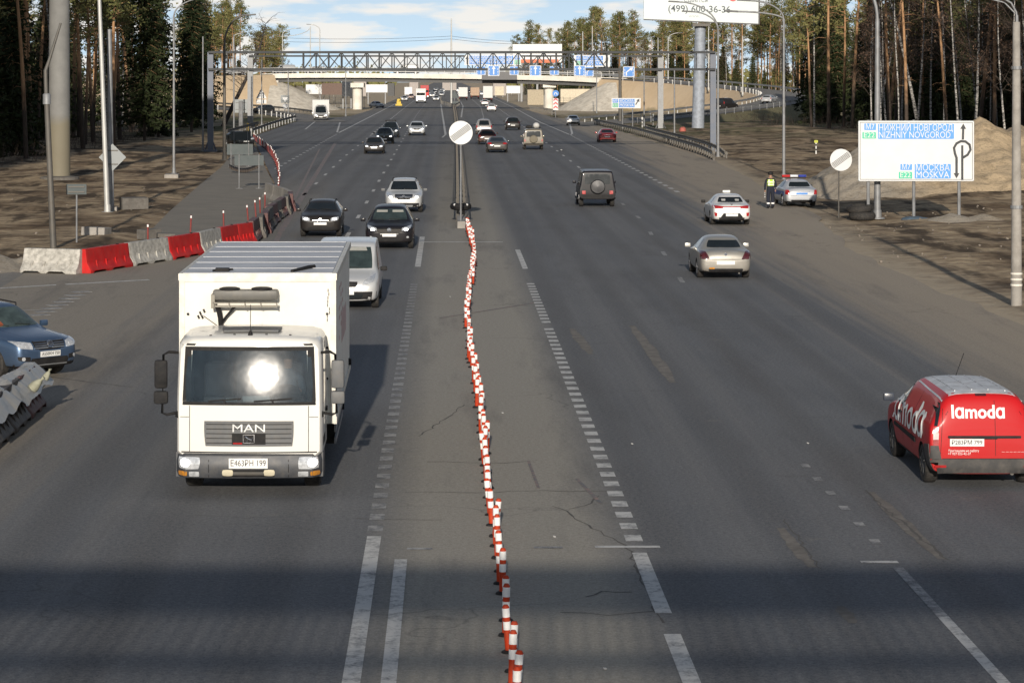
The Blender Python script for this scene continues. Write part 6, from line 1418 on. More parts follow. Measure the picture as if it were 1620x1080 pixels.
c = car('white crossover with dark roof rails behind the black crossover', 'car', gx(640, 129.5), 129.8, T_suv, 4.3, 1.82, 1.68, (.60, .61, .61), PI, 'F', lit=True, lights=1, rails=m_black, lower=.50, plate=.60, mirror_mat=m_greyplastic, feats=[
    patch('headlight', 'F', [(.50, .76), (.88, .80), (.90, .98), (.52, .92)], m_lamp, .3, .012, True), patch('grille', 'F', [(-.46, .74), (.46, .74), (.48, .94), (-.48, .94)], m_black, .15, .010), patch('chrome_bar', 'F', [(-.44, .78), (.44, .78), (.44, .81), (-.44, .81)], m_chrome, 0, .016), patch('chrome_bar', 'F', [(-.44, .86), (.44, .86), (.44, .89), (-.44, .89)], m_chrome, 0, .016), emblem('F', .84, .08), patch('skid_plate', 'F', [(-.45, .30), (.45, .30), (.5, .40), (-.5, .40)], m_galv, .2, .016)])
c = car('dark brown grey sedan with lit headlights in the outer left lane', 'car', gx(592.5, 226), 226.2, T_sedan, 4.35, 1.75, 1.52, (.055, .05, .048), PI, 'F', lit=True, lower=.42, plate=.55, level=2, feats=[emblem('F', .70, .06, None), patch('chrome_bar', 'F', [(-.36, .64), (.36, .64), (.36, .67), (-.36, .67)], m_chrome, 0, .016)])
c = car('dark green crossover directly behind the brown grey sedan', 'car', gx(608.5, 259), 259.4, T_suv, 4.4, 1.82, 1.66, (.02, .028, .03), PI, 'F', lit=True, feats=[emblem('F', .8, .06)])
def rack(c):
    q = MB()
    for s_ in (-1, 1): q.bar((s_ * .55, .3, c['H'] + .13), (s_ * .55, -1.1, c['H'] + .13), .04)
    for k in range(6): q.bar((-.6, .3 - k * .28, c['H'] + .12), (.6, .3 - k * .28, c['H'] + .12), .04)
    q.box((0, -.5, c['H'] + .17), (1.1, 1.3, .06))
    for s_ in (-1, 1):
        for yy in (.2, -1): q.bar((s_ * .5, yy, c['H'] - .03), (s_ * .55, yy, c['H'] + .13), .03)
    q.build('roof_rack', m_black, c['t'])
c = car('dark off roader with a loaded roof rack, last of the dark trio', 'car', gx(618, 286), 286.4, T_suv, 4.6, 1.85, 1.78, (.035, .045, .055), PI, 'F', lit=True, feats=[rack])
c = car('silver white crossover in the middle left lane ahead of the overpass', 'car', gx(659.5, 296), 296.4, T_suv, 4.6, 1.87, 1.66, (.55, .57, .58), PI, 'F', lit=True, feats=[patch('grille', 'F', [(-.3, .72), (.3, .72), (.36, .84), (-.36, .84)], m_black, .3, .012), emblem('F', .8, .06)])
c = car('light car parked askew on the left verge by the bridge pier', 'car', gx(596, 560), 560, T_sedan, 4.4, 1.75, 1.5, (.45, .46, .47), PI + .5, 'F', level=1)
c = car('small white car far off beyond the overpass, outermost left lane', 'car', gx(640, 720), 720, T_sedan, 4.4, 1.78, 1.52, white, PI, 'F', level=1, lit=True)
c = car('reddish beige car beyond the overpass beside the white truck', 'car', gx(650.5, 790), 790, T_suv, 4.4, 1.8, 1.6, (.32, .22, .18), PI, 'F', level=1)
c = car('small white sedan far off beyond the overpass nearest the median', 'car', gx(690, 725), 725, T_sedan, 4.4, 1.78, 1.52, white, PI, 'F', level=1, lit=True)
c = car('dark hatchback on the left entry road behind its guard rail', 'car', -31.2, 452, T_suv, 4.2, 1.75, 1.55, (.03, .035, .04), R(145), 'F', level=1, z=.35)
c = car('dark wagon parked behind the sign boards at the left', 'car', gx(379, 250), 250, T_suv, 4.7, 1.8, 1.5, (.025, .03, .035), PI + .35, 'F', level=2)
# box van (transit) on the left ramp
def boxbody(c, W=2.1, H=2.95, y0=-2.9, y1=.75, z0=.75, mat_=None, nm='cargo_box'):
    q = MB(); q.box((0, (y0 + y1) / 2, (z0 + H) / 2), (W, y1 - y0, H - z0)); q.build(nm, mat_ or m_white, c['t'], bevel=.04)
c = car('white box van with lit headlights coming down the left entry road', 'van', gx(506.5, 400), 402, T_van, 5.8, 2.25, 2.5, white, PI + .05, 'F', name='box_van', lit=True, lower=.6, glass=m_glass, feats=[lambda c: boxbody(c, 2.55, 3.25, -2.95, .6), patch('grille', 'F', [(-.4, .64), (.4, .64), (.44, .86), (-.44, .86)], m_black, .2, .016), patch('side_strip', 'B', [(-.5, 1.5), (.5, 1.5), (.5, 1.6), (-.5, 1.6)], m_black)])
# ------------------------------------------------------------- going away
def plate_text(text_, z, ax='B', u=0.0, h=.1):
    def go(c):
        p, n = c['S'].hit(ax, u, z); d = -1 if ax == 'B' else 1; q = MB(); yy = p.y + d * .02; q.box((u, yy, z), (.54, .016, .125)); q.build('number_plate', m_plate, c['t'])
        lettering(text_, h, m_ink, c['t'], (u, yy + d * .011, z), right=(1 if ax == 'B' else -1, 0, 0), width=.48, thick=.002)
    return go
c = car('champagne silver sedan with dark smoked tail lights', 'car', gx(1137, 87.4), 88.0, T_sedan, 4.49, 1.71, 1.43, (.31, .30, .272), 0, 'B', plate=False, mirror_mat=M('pale_mirror', (.5, .49, .45), .3, .3), paint_kw=dict(dust=.45), feats=[tail([(.58, .70), (.93, .70), (.94, .96), (.74, .95)], m_darkred, rnd=.15), emblem('B', .86, .05), patch('number_plate', 'B', [(-.34, .52), (.34, .52), (.34, .64), (-.34, .64)], m_plate, 0, .014), patch('plate_recess', 'B', [(-.44, .49), (.44, .49), (.40, .67), (-.40, .67)], M('recess_silver', (.30, .28, .24), .4, .2), .1, .006), patch('reflector', 'B', [(-.62, .37), (-.42, .37), (-.42, .42), (-.62, .42)], m_amber, .2, .014), patch('bumper_crease', 'B', [(-.93, .685), (.93, .685), (.93, .70), (-.93, .70)], m_black, 0, .004), patch('trunk_strip', 'B', [(-.46, .925), (.46, .925), (.46, .945), (-.46, .945)], m_galv, 0, .012)])
def taxi_box(c):
    q = MB(); q.box((0, .1, c['H'] + .06), (.34, .12, .12)); q.build('roof_light', M('pale_lamp_box', (.7, .7, .66), .4), c['t'], bevel=.02)
c = car('white sedan with a small roof light and red tail lights near the officer', 'car', gx(1149.5, 118.3), 118.9, T_sedan, 4.4, 1.74, 1.43, (.74, .74, .73), 0, 'B', plate=.50, mirror_mat=m_black, feats=[taxi_box, tail([(.44, .80), (.92, .80), (.96, .94), (.42, .90)]), patch('light_bar', 'B', [(-.44, .85), (.44, .85), (.44, .89), (-.44, .89)], m_red, 0, .012), patch('lower_bumper', 'B', [(-.62, .30), (.62, .30), (.42, .58), (-.42, .58)], m_black, .1, .012), patch('fog_vent', 'B', [(.74, .44), (.84, .44), (.88, .62), (.72, .60)], m_red, .2, .012, True), patch('number_plate', 'B', [(-.30, .44), (.30, .44), (.30, .56), (-.30, .56)], m_plate, 0, .018), emblem('B', .97, .05), patch('headrest', 'B', [(-.44, 1.12), (-.24, 1.12), (-.24, 1.2), (-.44, 1.2)], M('pale_headrest', (.4, .4, .38), .8), .2, .012), patch('headrest', 'B', [(.24, 1.12), (.44, 1.12), (.44, 1.2), (.24, 1.2)], M('pale_headrest', (.4, .4, .38), .8), .2, .012)])
def steps(c):
    for s_ in (-1, 1): q = MB(); q.box((s_ * (c['w'] + .02), -.1, .42), (.12, 2.2, .08)); q.build('side_step', m_black, c['t']); q = MB(); q.box((s_ * (c['w'] + .01), -1.35, .78), (.10, .95, .07)); q.build('wheel_flare', m_black, c['t'], bevel=.02)
c = car('black boxy off roader with a covered spare wheel on its tail door', 'car', gx(941, 135), 135.4, T_box, 4.6, 1.80, 1.95, (.010, .010, .013), 0, 'B', plate=False, lower=.66, feats=[steps, spare(1.10, .37, M('spare_cover', (.035, .035, .038), .3, .2)), tail([(.66, .70), (.86, .70), (.86, .88), (.66, .88)], rnd=.05), lambda c: (lambda q: (q.box((.12, -c['f'] + .12, .60), (.54, .03, .12)), q.build('number_plate', m_plate, c['t'])))(MB()), patch('roof_panel', 'T', [(-.72, -1.9), (.72, -1.9), (.72, .4), (-.72, .4)], M('dull_roof', (.16, .18, .21), .35, .3), .05, .006)])
def roofload(c):
    q = MB()
    for k in range(7): q.bar((-.62, .4 - k * .36, c['H'] + .10), (.62, .4 - k * .36, c['H'] + .10), .035)
    for s_ in (-1, 1): q.bar((s_ * .64, .4, c['H'] + .18), (s_ * .64, -1.8, c['H'] + .18), .035); q.bar((s_ * .64, .4, c['H'] + .08), (s_ * .64, -1.8, c['H'] + .08), .035)
    for k in range(5): q.bar((-.62 + k * .31, -1.8, c['H'] + .08), (-.62 + k * .31, -1.8, c['H'] + .20), .03)
    q.build('roof_rack', m_black, c['t']); q = MB(); q.box((-.35, -1.0, c['H'] + .24), (.5, 1.1, .22)); q.build('dark_luggage', m_black, c['t'], bevel=.05)
    q = MB(); q.lathe([(0, -.62), (.22, -.55), (.30, -.2), (.30, .2), (.22, .55), (0, .62)], 16, Matrix.Translation((.28, -1.0, c['H'] + .33)) @ Matrix.Rotation(R(90), 4, 'X')); q.build('white_luggage', m_white, c['t'], 60)
c = car('beige off roader with loaded roof rack and tan spare wheel cover', 'car', gx(843, 239), 239.3, T_box, 4.4, 1.78, 1.95, (.15, .13, .09), 0, 'B', paint_kw=dict(metal=0), plate=False, lower=.6, feats=[roofload, spare(1.02, .36, M('tan_spare_cover', (.15, .13, .09), .6)), tail([(.80, .78), (.92, .78), (.92, 1.0), (.80, 1.0)], rnd=.05), lambda c: (lambda q: (q.box((0, -c['f'] + .12, .58), (1.5, .08, .16)), q.build('step_bumper', M('tan_bumper', (.18, .155, .11), .6), c['t'])))(MB())])
c = car('grey sedan with large red tail lights in the left lane going away', 'car', gx(786, 229.5), 230, T_sedan, 4.85, 1.85, 1.46, (.065, .062, .06), 0, 'B', feats=[tail([(.50, .78), (.93, .78), (.95, .96), (.56, .94)])])
c = car('dark brown red estate car half hidden behind the grey sedan', 'car', gx(770.5, 257), 257.3, T_suv, 4.5, 1.8, 1.58, (.085, .045, .04), 0, 'B', feats=[tail([(.70, .8), (.92, .8), (.92, 1.05), (.74, 1.05)])], paint_kw=dict(dust=.6))
c = car('silver pickup like off roader ahead of the brown red estate', 'car', gx(765.5, 302), 302.5, T_suv, 4.9, 1.9, 1.84, (.36, .34, .33), 0, 'B', mirror_mat=m_black, lower=.5, feats=[tail([(.78, .8), (.93, .8), (.93, 1.12), (.80, 1.12)])])
c = car('dark grey crossover in the middle right lane before the overpass', 'car', gx(811, 327), 327.5, T_suv, 4.6, 1.86, 1.68, (.018, .019, .02), 0, 'B', feats=[tail([(.66, .95), (.93, .95), (.94, 1.06), (.70, 1.05)], m_darkred)])
c = car('white sedan on the right exit lane by the gore', 'car', gx(907, 357), 357.5, T_sedan, 4.6, 1.82, 1.47, (.74, .74, .73), -.06, 'B', feats=[tail([(.55, .82), (.92, .82), (.94, .93), (.6, .92)], m_darkred), patch('lower_bumper', 'B', [(-.8, .26), (.8, .26), (.84, .50), (-.84, .50)], m_black, .1, .012)])
c = car('red sedan in the right exit lane beside the guard rail', 'car', gx(960, 264.5), 265, T_sedan, 4.6, 1.83, 1.46, (.30, .02, .025), -.02, 'B', feats=[tail([(.55, .80), (.93, .80), (.94, .95), (.6, .93)], m_darkred), patch('chrome_bar', 'B', [(-.4, .82), (.4, .82), (.4, .84), (-.4, .84)], m_chrome, 0, .012)])
c = car('small white hatchback far off in the second right lane', 'car', gx(777.5, 500), 500, T_suv, 4.2, 1.78, 1.55, white, 0, 'B', level=1, feats=[tail([(.75, .8), (.92, .8), (.92, 1.05), (.78, 1.05)])])
c = car('small white sedan under the right part of the overpass', 'car', gx(767, 606), 606, T_sedan, 4.4, 1.78, 1.5, white, 0, 'B', level=1, feats=[tail([(.58, .8), (.92, .8), (.92, .95), (.6, .93)])])
c = car('black minivan driving up the right exit ramp', 'van', 43.2, 410.5, T_van, 4.9, 1.95, 1.95, (.012, .012, .015), R(-33), 'B', z=1.45, name='minivan', feats=[tail([(.80, 1.0), (.93, 1.0), (.93, 1.35), (.82, 1.35)]), patch('roof_light', 'T', [(-.2, -.2), (.2, -.2), (.2, .1), (-.2, .1)], m_white, 0, .06)])
c = car('silver hatchback ahead of the black minivan on the ramp', 'car', 52.2, 429.5, T_suv, 4.3, 1.78, 1.5, (.46, .47, .48), R(-22), 'B', z=2.2, feats=[tail([(.74, .8), (.92, .8), (.92, 1.0), (.78, 1.0)])])
def police(c):
    q = MB(); q.box((0, .05, c['H'] + .05), (1.15, .26, .05)); q.build('light_bar_base', m_black, c['t']); 
    for x0, mt in ((-.42, M('beacon_red', (.45, .02, .02), .2)), (.42, M('beacon_blue', (.03, .05, .30), .2)), (0, M('beacon_white', (.6, .6, .62), .3, .3))):
        q = MB(); q.box((x0, .05, c['H'] + .13), (.40, .25, .12)); q.build('beacon', mt, c['t'], bevel=.02)
    c['S'].pair('blue_stripe', 'R', [(-1.7, .58), (1.6, .58), (1.6, .80), (-1.7, .80)], M('police_blue', (.03, .09, .32), .35), c['t'], n=14, m=3, off=.004)
c = car('silver police sedan with red and blue light bar on the verge', 'car', gx(1257, 134.8), 135.6, T_sedan, 4.35, 1.68, 1.44, (.50, .52, .55), R(3), 'B', plate=False, name='police_car', mirror_mat=m_black, feats=[police, tail([(.70, .66), (.95, .66), (.95, .90), (.76, .90)]), patch('number_plate', 'B', [(-.34, .66), (.34, .66), (.34, .76), (-.34, .76)], m_signblue, 0, .014), patch('bumper_crease', 'B', [(-.92, .60), (.92, .60), (.92, .612), (-.92, .612)], m_black, 0, .004), patch('trunk_strip', 'B', [(-.5, .80), (.5, .80), (.5, .82), (-.5, .82)], m_chrome, 0, .012)])
# cars on the overpass and a few trucks beyond
for px, lb, col, typ, L_, W_, H_ in ((448, 'grey van crossing on the left end of the overpass', (.45, .46, .46), T_van, 4.9, 1.95, 2.0), (493, 'white car crossing on the overpass left of its middle', white, T_suv, 4.4, 1.8, 1.6), (655, 'white van crossing the overpass right of the grey girders', white, T_van, 5.2, 2.0, 2.2), (362, 'white car on the road over the left embankment', white, T_suv, 4.4, 1.8, 1.6)):
    i = min(range(len(UPS)), key=lambda i_: abs(VPX + UPS[i_].x / UPS[i_].y * F_PX - px) + (500 if UPS[i_].y < 505 or i_ < i0 else 0)); p = UPS[i]; dv = UPS[i + 1] - UPS[i - 1]
    car(lb, 'van' if typ is T_van else 'car', p.x, p.y, typ, L_, W_, H_, col, math.atan2(dv.y, dv.x) - PI / 2, 'B', level=1, z=p.z + .04)
def truck_far(label, px, d, W, H, L, cab_col, box_mat, away, cabH=2.9):
    t = thing('truck', label, 'truck', (gx(px, d), d, 0), 0 if away else PI); cm = paint('paint_cab_%d' % int(cab_col[1] * 99), cab_col)
    q = MB(); q.box((0, L / 2 - .9, 1.75), (W * .98, 1.8, 2.3)); q.build('cab', cm, t, bevel=.12); q = MB(); q.box((0, L / 2 + .01, 2.25), (W * .84, .03, .75)); q.build('windshield', m_glass, t)
    q = MB(); q.box((0, -.95, (H + 1.0) / 2), (W, L - 1.9, H - 1.0)); q.build('cargo_box', box_mat, t, bevel=.03); q = MB(); q.box((0, -L / 2 + .05, .75), (W, .12, .35)); q.build('rear_bumper', m_black, t); q = MB(); q.box((0, L / 2 - .05, .6), (W * .96, .2, .45)); q.build('bumper', m_greyplastic, t)
    for y_ in (L / 2 - 1.3, -L / 2 + 1.4, -L / 2 + 2.5):
        for s_ in (-1, 1): wheel(t, s_ * (W / 2 - .2), y_, .48, .3, m_steel_rim)
    for s_ in (-1, 1): q = MB(); q.box((s_ * W * .38, (L / 2 + .05) if not away else (-L / 2 - .02), .75), (.3, .05, .14)); q.build('headlight' if not away else 'tail_light', m_lit if not away else m_red, t)
truck_far('white lorry far off heading this way beyond the overpass', 666, 665, 2.5, 3.6, 9, (.74, .74, .72), m_white, False)
truck_far('lorry with a bright red body behind the far white one', 672, 800, 2.5, 4.0, 11, (.5, .03, .03), M('lorry_red', (.42, .03, .03), .5), False)
truck_far('white box lorry far off going away left of the beige trailer', 732.5, 745, 2.5, 3.6, 8, (.74, .74, .72), m_white, True)
truck_far('white box lorry far off going away right of the beige trailer', 771.5, 700, 2.5, 4.1, 8, (.74, .74, .72), m_white, True)
truck_far('long beige trailer lorry slanting across the far carriageway', 751, 790, 2.6, 3.4, 12, (.5, .42, .34), M('beige_tarp', (.42, .30, .21), .7), True)
# distant queue
base_far = None; random.seed(4)
q_ = [(-4.8, 860), (-8.4, 880), (-1.8, 905), (-5.2, 930), (-11, 950), (-8.8, 1000), (-2, 1010), (-5, 1060), (-11.4, 1080), (-1.8, 1150), (-8.6, 1180), (-5.2, 1240), (4.6, 880), (8.8, 900), (12.4, 930), (5, 1000), (9, 1040), (12.6, 1090), (5, 1150), (9, 1230)]
protos = [car('distant white car in the queue beyond the overpass', 'car', -4.8, 860, T_suv, 4.4, 1.8, 1.6, white, PI, 'F', level=1, group='distant queue of cars', lit=True), car('distant dark car in the queue beyond the overpass', 'car', -8.4, 880, T_sedan, 4.5, 1.8, 1.5, (.05, .05, .06), PI, 'F', level=1, group='distant queue of cars', lit=True), car('distant silver car in the queue beyond the overpass', 'car', -1.8, 905, T_suv, 4.4, 1.8, 1.6, (.42, .43, .44), PI, 'F', level=1, group='distant queue of cars')]
for i, (x, y) in enumerate(q_[3:]):
    o = copy_tree(protos[i % 3]['t']); o.location = (x, y, 0); o.rotation_euler = (0, 0, PI if x < 0 else 0)
# hoardings, fences and sheds glimpsed under the bridge
def panel_thing(name, label, cat, px0, px1, py0, py1, d, mat_, th=.3, posts=True):
    x0, x1, z0, z1 = gx(px0, d), gx(px1, d), gz(py1, d), gz(py0, d); t = thing(name, label, cat, ((x0 + x1) / 2, d, 0)); q = MB(); q.box((0, 0, (z0 + z1) / 2), (x1 - x0, th, z1 - z0)); q.build('panel', mat_, t); 
    if posts:
        for s_ in (-.4, .4): q = MB(); q.box((s_ * (x1 - x0), .2, z1 / 2), (.25, .2, z1)); q.build('post', m_galv, t)
panel_thing('hoarding', 'bright white hoarding seen under the left half of the overpass', 'hoarding', 579, 613, 134, 146.5, 640, m_signwhite)
panel_thing('hoarding', 'white hoarding glimpsed under the right half of the overpass', 'hoarding', 801, 823, 136, 148, 700, m_signwhite)
panel_thing('hoarding', 'white roadside panel left of the bridge pier', 'hoarding', 541, 557, 126, 153, 545, m_signwhite)
panel_thing('shed', 'long beige shed with pale walls under the right bridge end', 'shed', 834, 862, 142, 166, 620, M('shed_beige', (.42, .36, .26), .8), 6, False)
panel_thing('shed', 'brown shed with dark openings under the left bridge end', 'shed', 510, 545, 132, 150, 640, M('shed_brown', (.16, .11, .09), .8), 6, False)
panel_thing('shed', 'tall grey building block left of the far white lorry', 'building', 614, 624, 132, 152, 660, M('shed_dark', (.10, .10, .10), .7), 6, False)
panel_thing('shed', 'long cream building seen beyond the right bridge slope', 'building', 886, 972, 141, 162, 620, M('shed_cream', (.62, .55, .42), .8), 6, False)
panel_thing('hoarding', 'white hoarding over the left slope under the bridge', 'hoarding', 484, 509, 134, 149, 650, m_signwhite)
panel_thing('hoarding', 'low white panel between the far white lorry and the white hoarding', 'hoarding', 640, 652, 138, 150, 830, m_signwhite)
panel_thing('hoarding', 'small cream panel right of the far right white lorry', 'hoarding', 783, 797, 137, 151, 860, M('shed_cream', (.62, .55, .42), .8))
for px0, px1, py0, d, lb in ((648, 662, 128, 900, 'pale distant building left of the red lorry'), (780, 800, 130, 950, 'pale distant building right of the white lorries'), (700, 722, 129, 1300, 'far grey building on the horizon behind the median'), (560, 580, 128, 820, 'pale low building behind the left pier')):
    panel_thing('building', lb, 'building', px0, px1, py0, 128 if False else 152, d, M('far_building', (.40, .36, .33), .8), 8, False)
t = thing('mesh_fence', 'light metal mesh fence along the verge right of the bridge pier', 'fence', (gx(960, 560), 545, 0)); q = MB(); q2 = MB()
for i in range(22): x = (i - 10.5) * 1.3; q.box((x, 0, 1.2), (.07, .07, 2.4))
for k in range(7): q2.box((0, 0, .25 + k * .34), (27, .03, .03))
for i in range(80): q2.box((-13.5 + i * .34, 0, 1.25), (.02, .02, 2.1))
q.build('fence_posts', m_galv, t); q2.build('mesh', m_galv, t)
t = thing('mesh_fence', 'light metal mesh fence left of the left bridge pier', 'fence', (gx(538, 545), 550, 0)); q = MB()
for i in range(9): q.box(((i - 4) * 1.2, 0, 1.2), (.07, .07, 2.4))
for k in range(6): q.box((0, 0, .25 + k * .4), (10, .03, .03))
q.build('mesh', m_galv, t)
p = Vector((gx(631, 600), 600)); q = MB(); q.box((0, 0, .6), (1.0, 1.6, .7)); q.box((.0, .3, 1.2), (.8, .8, .7)); q.bar((0, -.6, .9), (.5, -1.2, 1.7), .15); q.box((0, 0, .2), (1.5, 2.0, .4)); tag(q.build('yellow_machine', M('machine_yellow', (.60, .42, .03), .5), None, bevel=.05, loc=(p.x, p.y, 0)), 'small yellow road machine at the left verge under the overpass', 'road machine')
# ================================================================== big white lorry
t = thing('truck', 'big white box lorry with a flat cab and grey bumper coming close', 'truck', (-3.06, 41.0, 0), PI + R(.5))
# local frame: front plane at y = 0, body reaches to negative y
m_cab = paint('cab_white', (.80, .785, .73), .0, .35, .12); m_box = M('box_white', (.80, .78, .71), .5, 0, .05, .6, dirt=(.45, .40, .33), dirt_amt=.25)
def cab_ring(y, zb, zt, w, r=.12):
    half = [(0, zb), (w * .9, zb), (w, zb + .1), (w, zt - .94), (w * .992, zt - .5), (w * .975, zt - .115), (w * .93, zt - .05), (w * .80, zt - .005), (w * .4, zt + .015), (0, zt + .02)]
    return [(x, y, z) for x, z in half] + [(-x, y, z) for x, z in half[-2:0:-1]]
mb = MB()
def lean(z): return 0.0 if z < 1.4 else -.17 * (z - 1.4)
rg = []
for y, zb, zt, w in ((0.0, .62, 2.40, 1.09), (-.05, .60, 2.44, 1.12), (-.22, .58, 2.47, 1.135), (-.9, .58, 2.49, 1.14), (-1.75, .58, 2.49, 1.14), (-1.82, .6, 2.47, 1.12)):
    rg.append([(x, yy + lean(z) * (1 if yy > -.5 else .3), z) for (x, yy, z) in cab_ring(y, zb, zt, w)])
n = len(rg[0]); mb.add([v for r_ in rg for v in r_], [(i * n + j, i * n + (j + 1) % n, (i + 1) * n + (j + 1) % n, (i + 1) * n + j) for i in range(len(rg) - 1) for j in range(n)] + [tuple(range((len(rg) - 1) * n, len(rg) * n))])
fr_ = rg[0]; cols = 12
for j in range(n // 2):       # front face as strips across
    a, b_ = fr_[j], fr_[j + 1]; am, bm_ = fr_[(n - j) % n], fr_[(n - j - 1) % n]
    P = lambda u, v, k: tuple(u[q] + (v[q] - u[q]) * k for q in range(3))
    for k in range(cols): mb.quad(P(am, a, k / cols), P(am, a, (k + 1) / cols), P(bm_, b_, (k + 1) / cols), P(bm_, b_, k / cols))
for i, v in enumerate(mb.v):   # slight bow across the front
    if v[1] > -.8: mb.v[i] = (v[0], v[1] - .09 * ((v[0] + .16) / 1.12) ** 2, v[2])
bmx = bmesh.new(); cabo = mb.build('cab', [m_cab, m_black], t, 38); bmx.from_mesh(cabo.data); bmesh.ops.remove_doubles(bmx, verts=bmx.verts, dist=.0008); bmesh.ops.recalc_face_normals(bmx, faces=bmx.faces); bmx.to_mesh(cabo.data); bmx.free(); cabo.data.shade_smooth(); cabo.data.set_sharp_from_angle(angle=R(38))
S = Skin(cabo)
m_ws = None
def ws_mat():
    m, nt, b = new_mat('lorry_windshield'); v = obj_pos(nt); n1 = noise(nt, v, 2.2, 5, .65)
    c = ramp(nt, n1, [(.35, (.020, .034, .050)), (.62, (.045, .070, .095)), (.8, (.075, .095, .11))]); nt.links.new(c, b.inputs['Base Color']); b.inputs['Roughness'].default_value = .13; b.inputs['Specular IOR Level'].default_value = .6  # blue tinted glass; the colour blotches stand in for reflections
    n2 = noise(nt, v, 3.0, 2); bump(nt, b, n2, .04, .05)
    tr_ = nt.nodes.new('ShaderNodeBsdfTransparent'); tr_.inputs[0].default_value = (.72, .80, .82, 1); mx = nt.nodes.new('ShaderNodeMixShader'); mx.inputs[0].default_value = .5
    nt.links.new(b.outputs[0], mx.inputs[1]); nt.links.new(tr_.outputs[0], mx.inputs[2]); nt.links.new(mx.outputs[0], nt.nodes['Material Output'].inputs[0]); return m
gl_ = S.panel('windshield', 'F', [(-1.0, 1.47), (1.0, 1.47), (.965, 2.28), (-.965, 2.28)], ws_mat(), t, 18, 12, .006, .10)
for v in gl_.data.vertices: v.co.y += .006 - .013 * ((v.co.z - 1.80) / .42) ** 2
sl = MB()
for c_ in ([(-1.03, 1.43), (1.03, 1.43), (1.03, 1.49), (-1.03, 1.49)], [(-1.0, 2.26), (1.0, 2.26), (1.0, 2.32), (-1.0, 2.32)], [(-1.035, 1.44), (-.90, 1.44), (-.90, 2.31), (-1.0, 2.31)], [(.90, 1.44), (1.035, 1.44), (1.0, 2.31), (.90, 2.31)]): S.grid('F', c_, 14, 6, .002, 0, .02, sl)
sl.build('windshield_seal', m_black, t)
bmx = bmesh.new(); bmx.from_mesh(cabo.data)
kill = [f for f in bmx.faces if f.normal.y > .6 and all(1.40 < v.co.z < 2.30 and abs(v.co.x) < .92 for v in f.verts)]
bmesh.ops.delete(bmx, geom=kill, context='FACES'); bmx.to_mesh(cabo.data); bmx.free()
m_cabin = M('cab_interior', (.035, .036, .038), .85, 0, .3, 3)
q = MB()
q.quad((-1.0, -1.70, .9), (1.0, -1.70, .9), (1.0, -1.70, 2.36), (-1.0, -1.70, 2.36)); q.quad((-1.04, -1.7, .9), (-1.04, -.10, .9), (-1.04, -.25, 2.36), (-1.04, -1.7, 2.36)); q.quad((1.04, -1.7, .9), (1.04, -.10, .9), (1.04, -.25, 2.36), (1.04, -1.7, 2.36)); q.quad((-1.04, -1.7, 2.36), (1.04, -1.7, 2.36), (1.04, -.30, 2.33), (-1.04, -.30, 2.33)); q.quad((-1.04, -1.7, .9), (1.04, -1.7, .9), (1.04, -.1, .9), (-1.04, -.1, .9))
q.build('cab_lining', m_cabin, t)
q = MB(); q.box((0, -.42, 1.36), (2.0, .50, .16)); q.box((.42, -.50, 1.46), (.62, .26, .12)); q.build('dashboard', M('dash_grey', (.06, .062, .066), .7), t, bevel=.03)
q = MB(); q.box((-.10, -.30, 1.47), (.42, .20, .02), .2, -.6); q.box((.30, -.28, 1.46), (.20, .14, .015), -.3, -.5); q.build('papers', M('pale_blue_paper', (.42, .52, .55), .8), t)
for x_ in (-.55, .05, .55): q = MB(); q.box((x_, -1.35, 1.55), (.46, .20, .8)); q.box((x_, -1.36, 2.04), (.26, .14, .2)); q.build('seat', M('seat_cloth', (.05, .055, .065), .9), t, bevel=.05)
q = MB(); q.lathe([(.20, -.015), (.215, 0), (.20, .015), (.185, 0), (.20, -.015)], 24, Matrix.Translation((-.55, -.78, 1.55)) @ Matrix.Rotation(R(40), 4, 'X')); q.bar((-.74, -.78, 1.55), (-.36, -.78, 1.55), .03); q.build('steering_wheel', m_black, t, 60)
def seated(name_thing, loc, rz, shirt, label):
    tp = thing('person', label, 'person', loc, rz)
    J = [(0, 0, 0), (0, 0, .22), (0, .02, .42), (0, .03, .54), (0, .06, .66), (0, .07, .76), (.19, .02, .40), (.25, .18, .18), (.17, .42, .24), (-.19, .02, .40), (-.25, .18, .18), (-.17, .42, .24)]
    rd = [(.17, .13), (.18, .13), (.13, .1), (.055, .055), (.085, .095), (.07, .085), (.07, .07), (.05, .05), (.038, .038), (.07, .07), (.05, .05), (.038, .038)]
    me = bpy.data.meshes.new('body'); me.from_pydata(J, [(0, 1), (1, 2), (2, 3), (3, 4), (4, 5), (2, 6), (6, 7), (7, 8), (2, 9), (9, 10), (10, 11)], []); o = bpy.data.objects.new('body', me); COL.objects.link(o); sk = o.modifiers.new('skin', 'SKIN'); sk.use_smooth_shade = True
    for i, r_ in enumerate(rd): me.skin_vertices[0].data[i].radius = r_
    me.skin_vertices[0].data[0].use_root = True; sb = o.modifiers.new('sub', 'SUBSURF'); sb.levels = 2
    m2 = bpy.data.meshes.new_from_object(o.evaluated_get(bpy.context.evaluated_depsgraph_get())); o.modifiers.clear(); o.data = m2; bpy.data.meshes.remove(me); m2.materials.clear(); m2.materials.append(shirt); m2.materials.append(M('skin', (.42, .24, .17), .6, 0, .1, 5))
    for p in m2.polygons: p.material_index = 1 if p.center.z > .55 or (p.center.y > .36 and p.center.z < .35) else 0
    m2.shade_smooth(); o.parent = tp
    q = MB(); q.lathe([(.09, .70), (.098, .76), (.085, .82), (0, .85)], 14, Matrix.Translation((0, .055, 0))); q.build('hair', M('dark_hair', (.03, .022, .016), .8), tp, 60); return tp
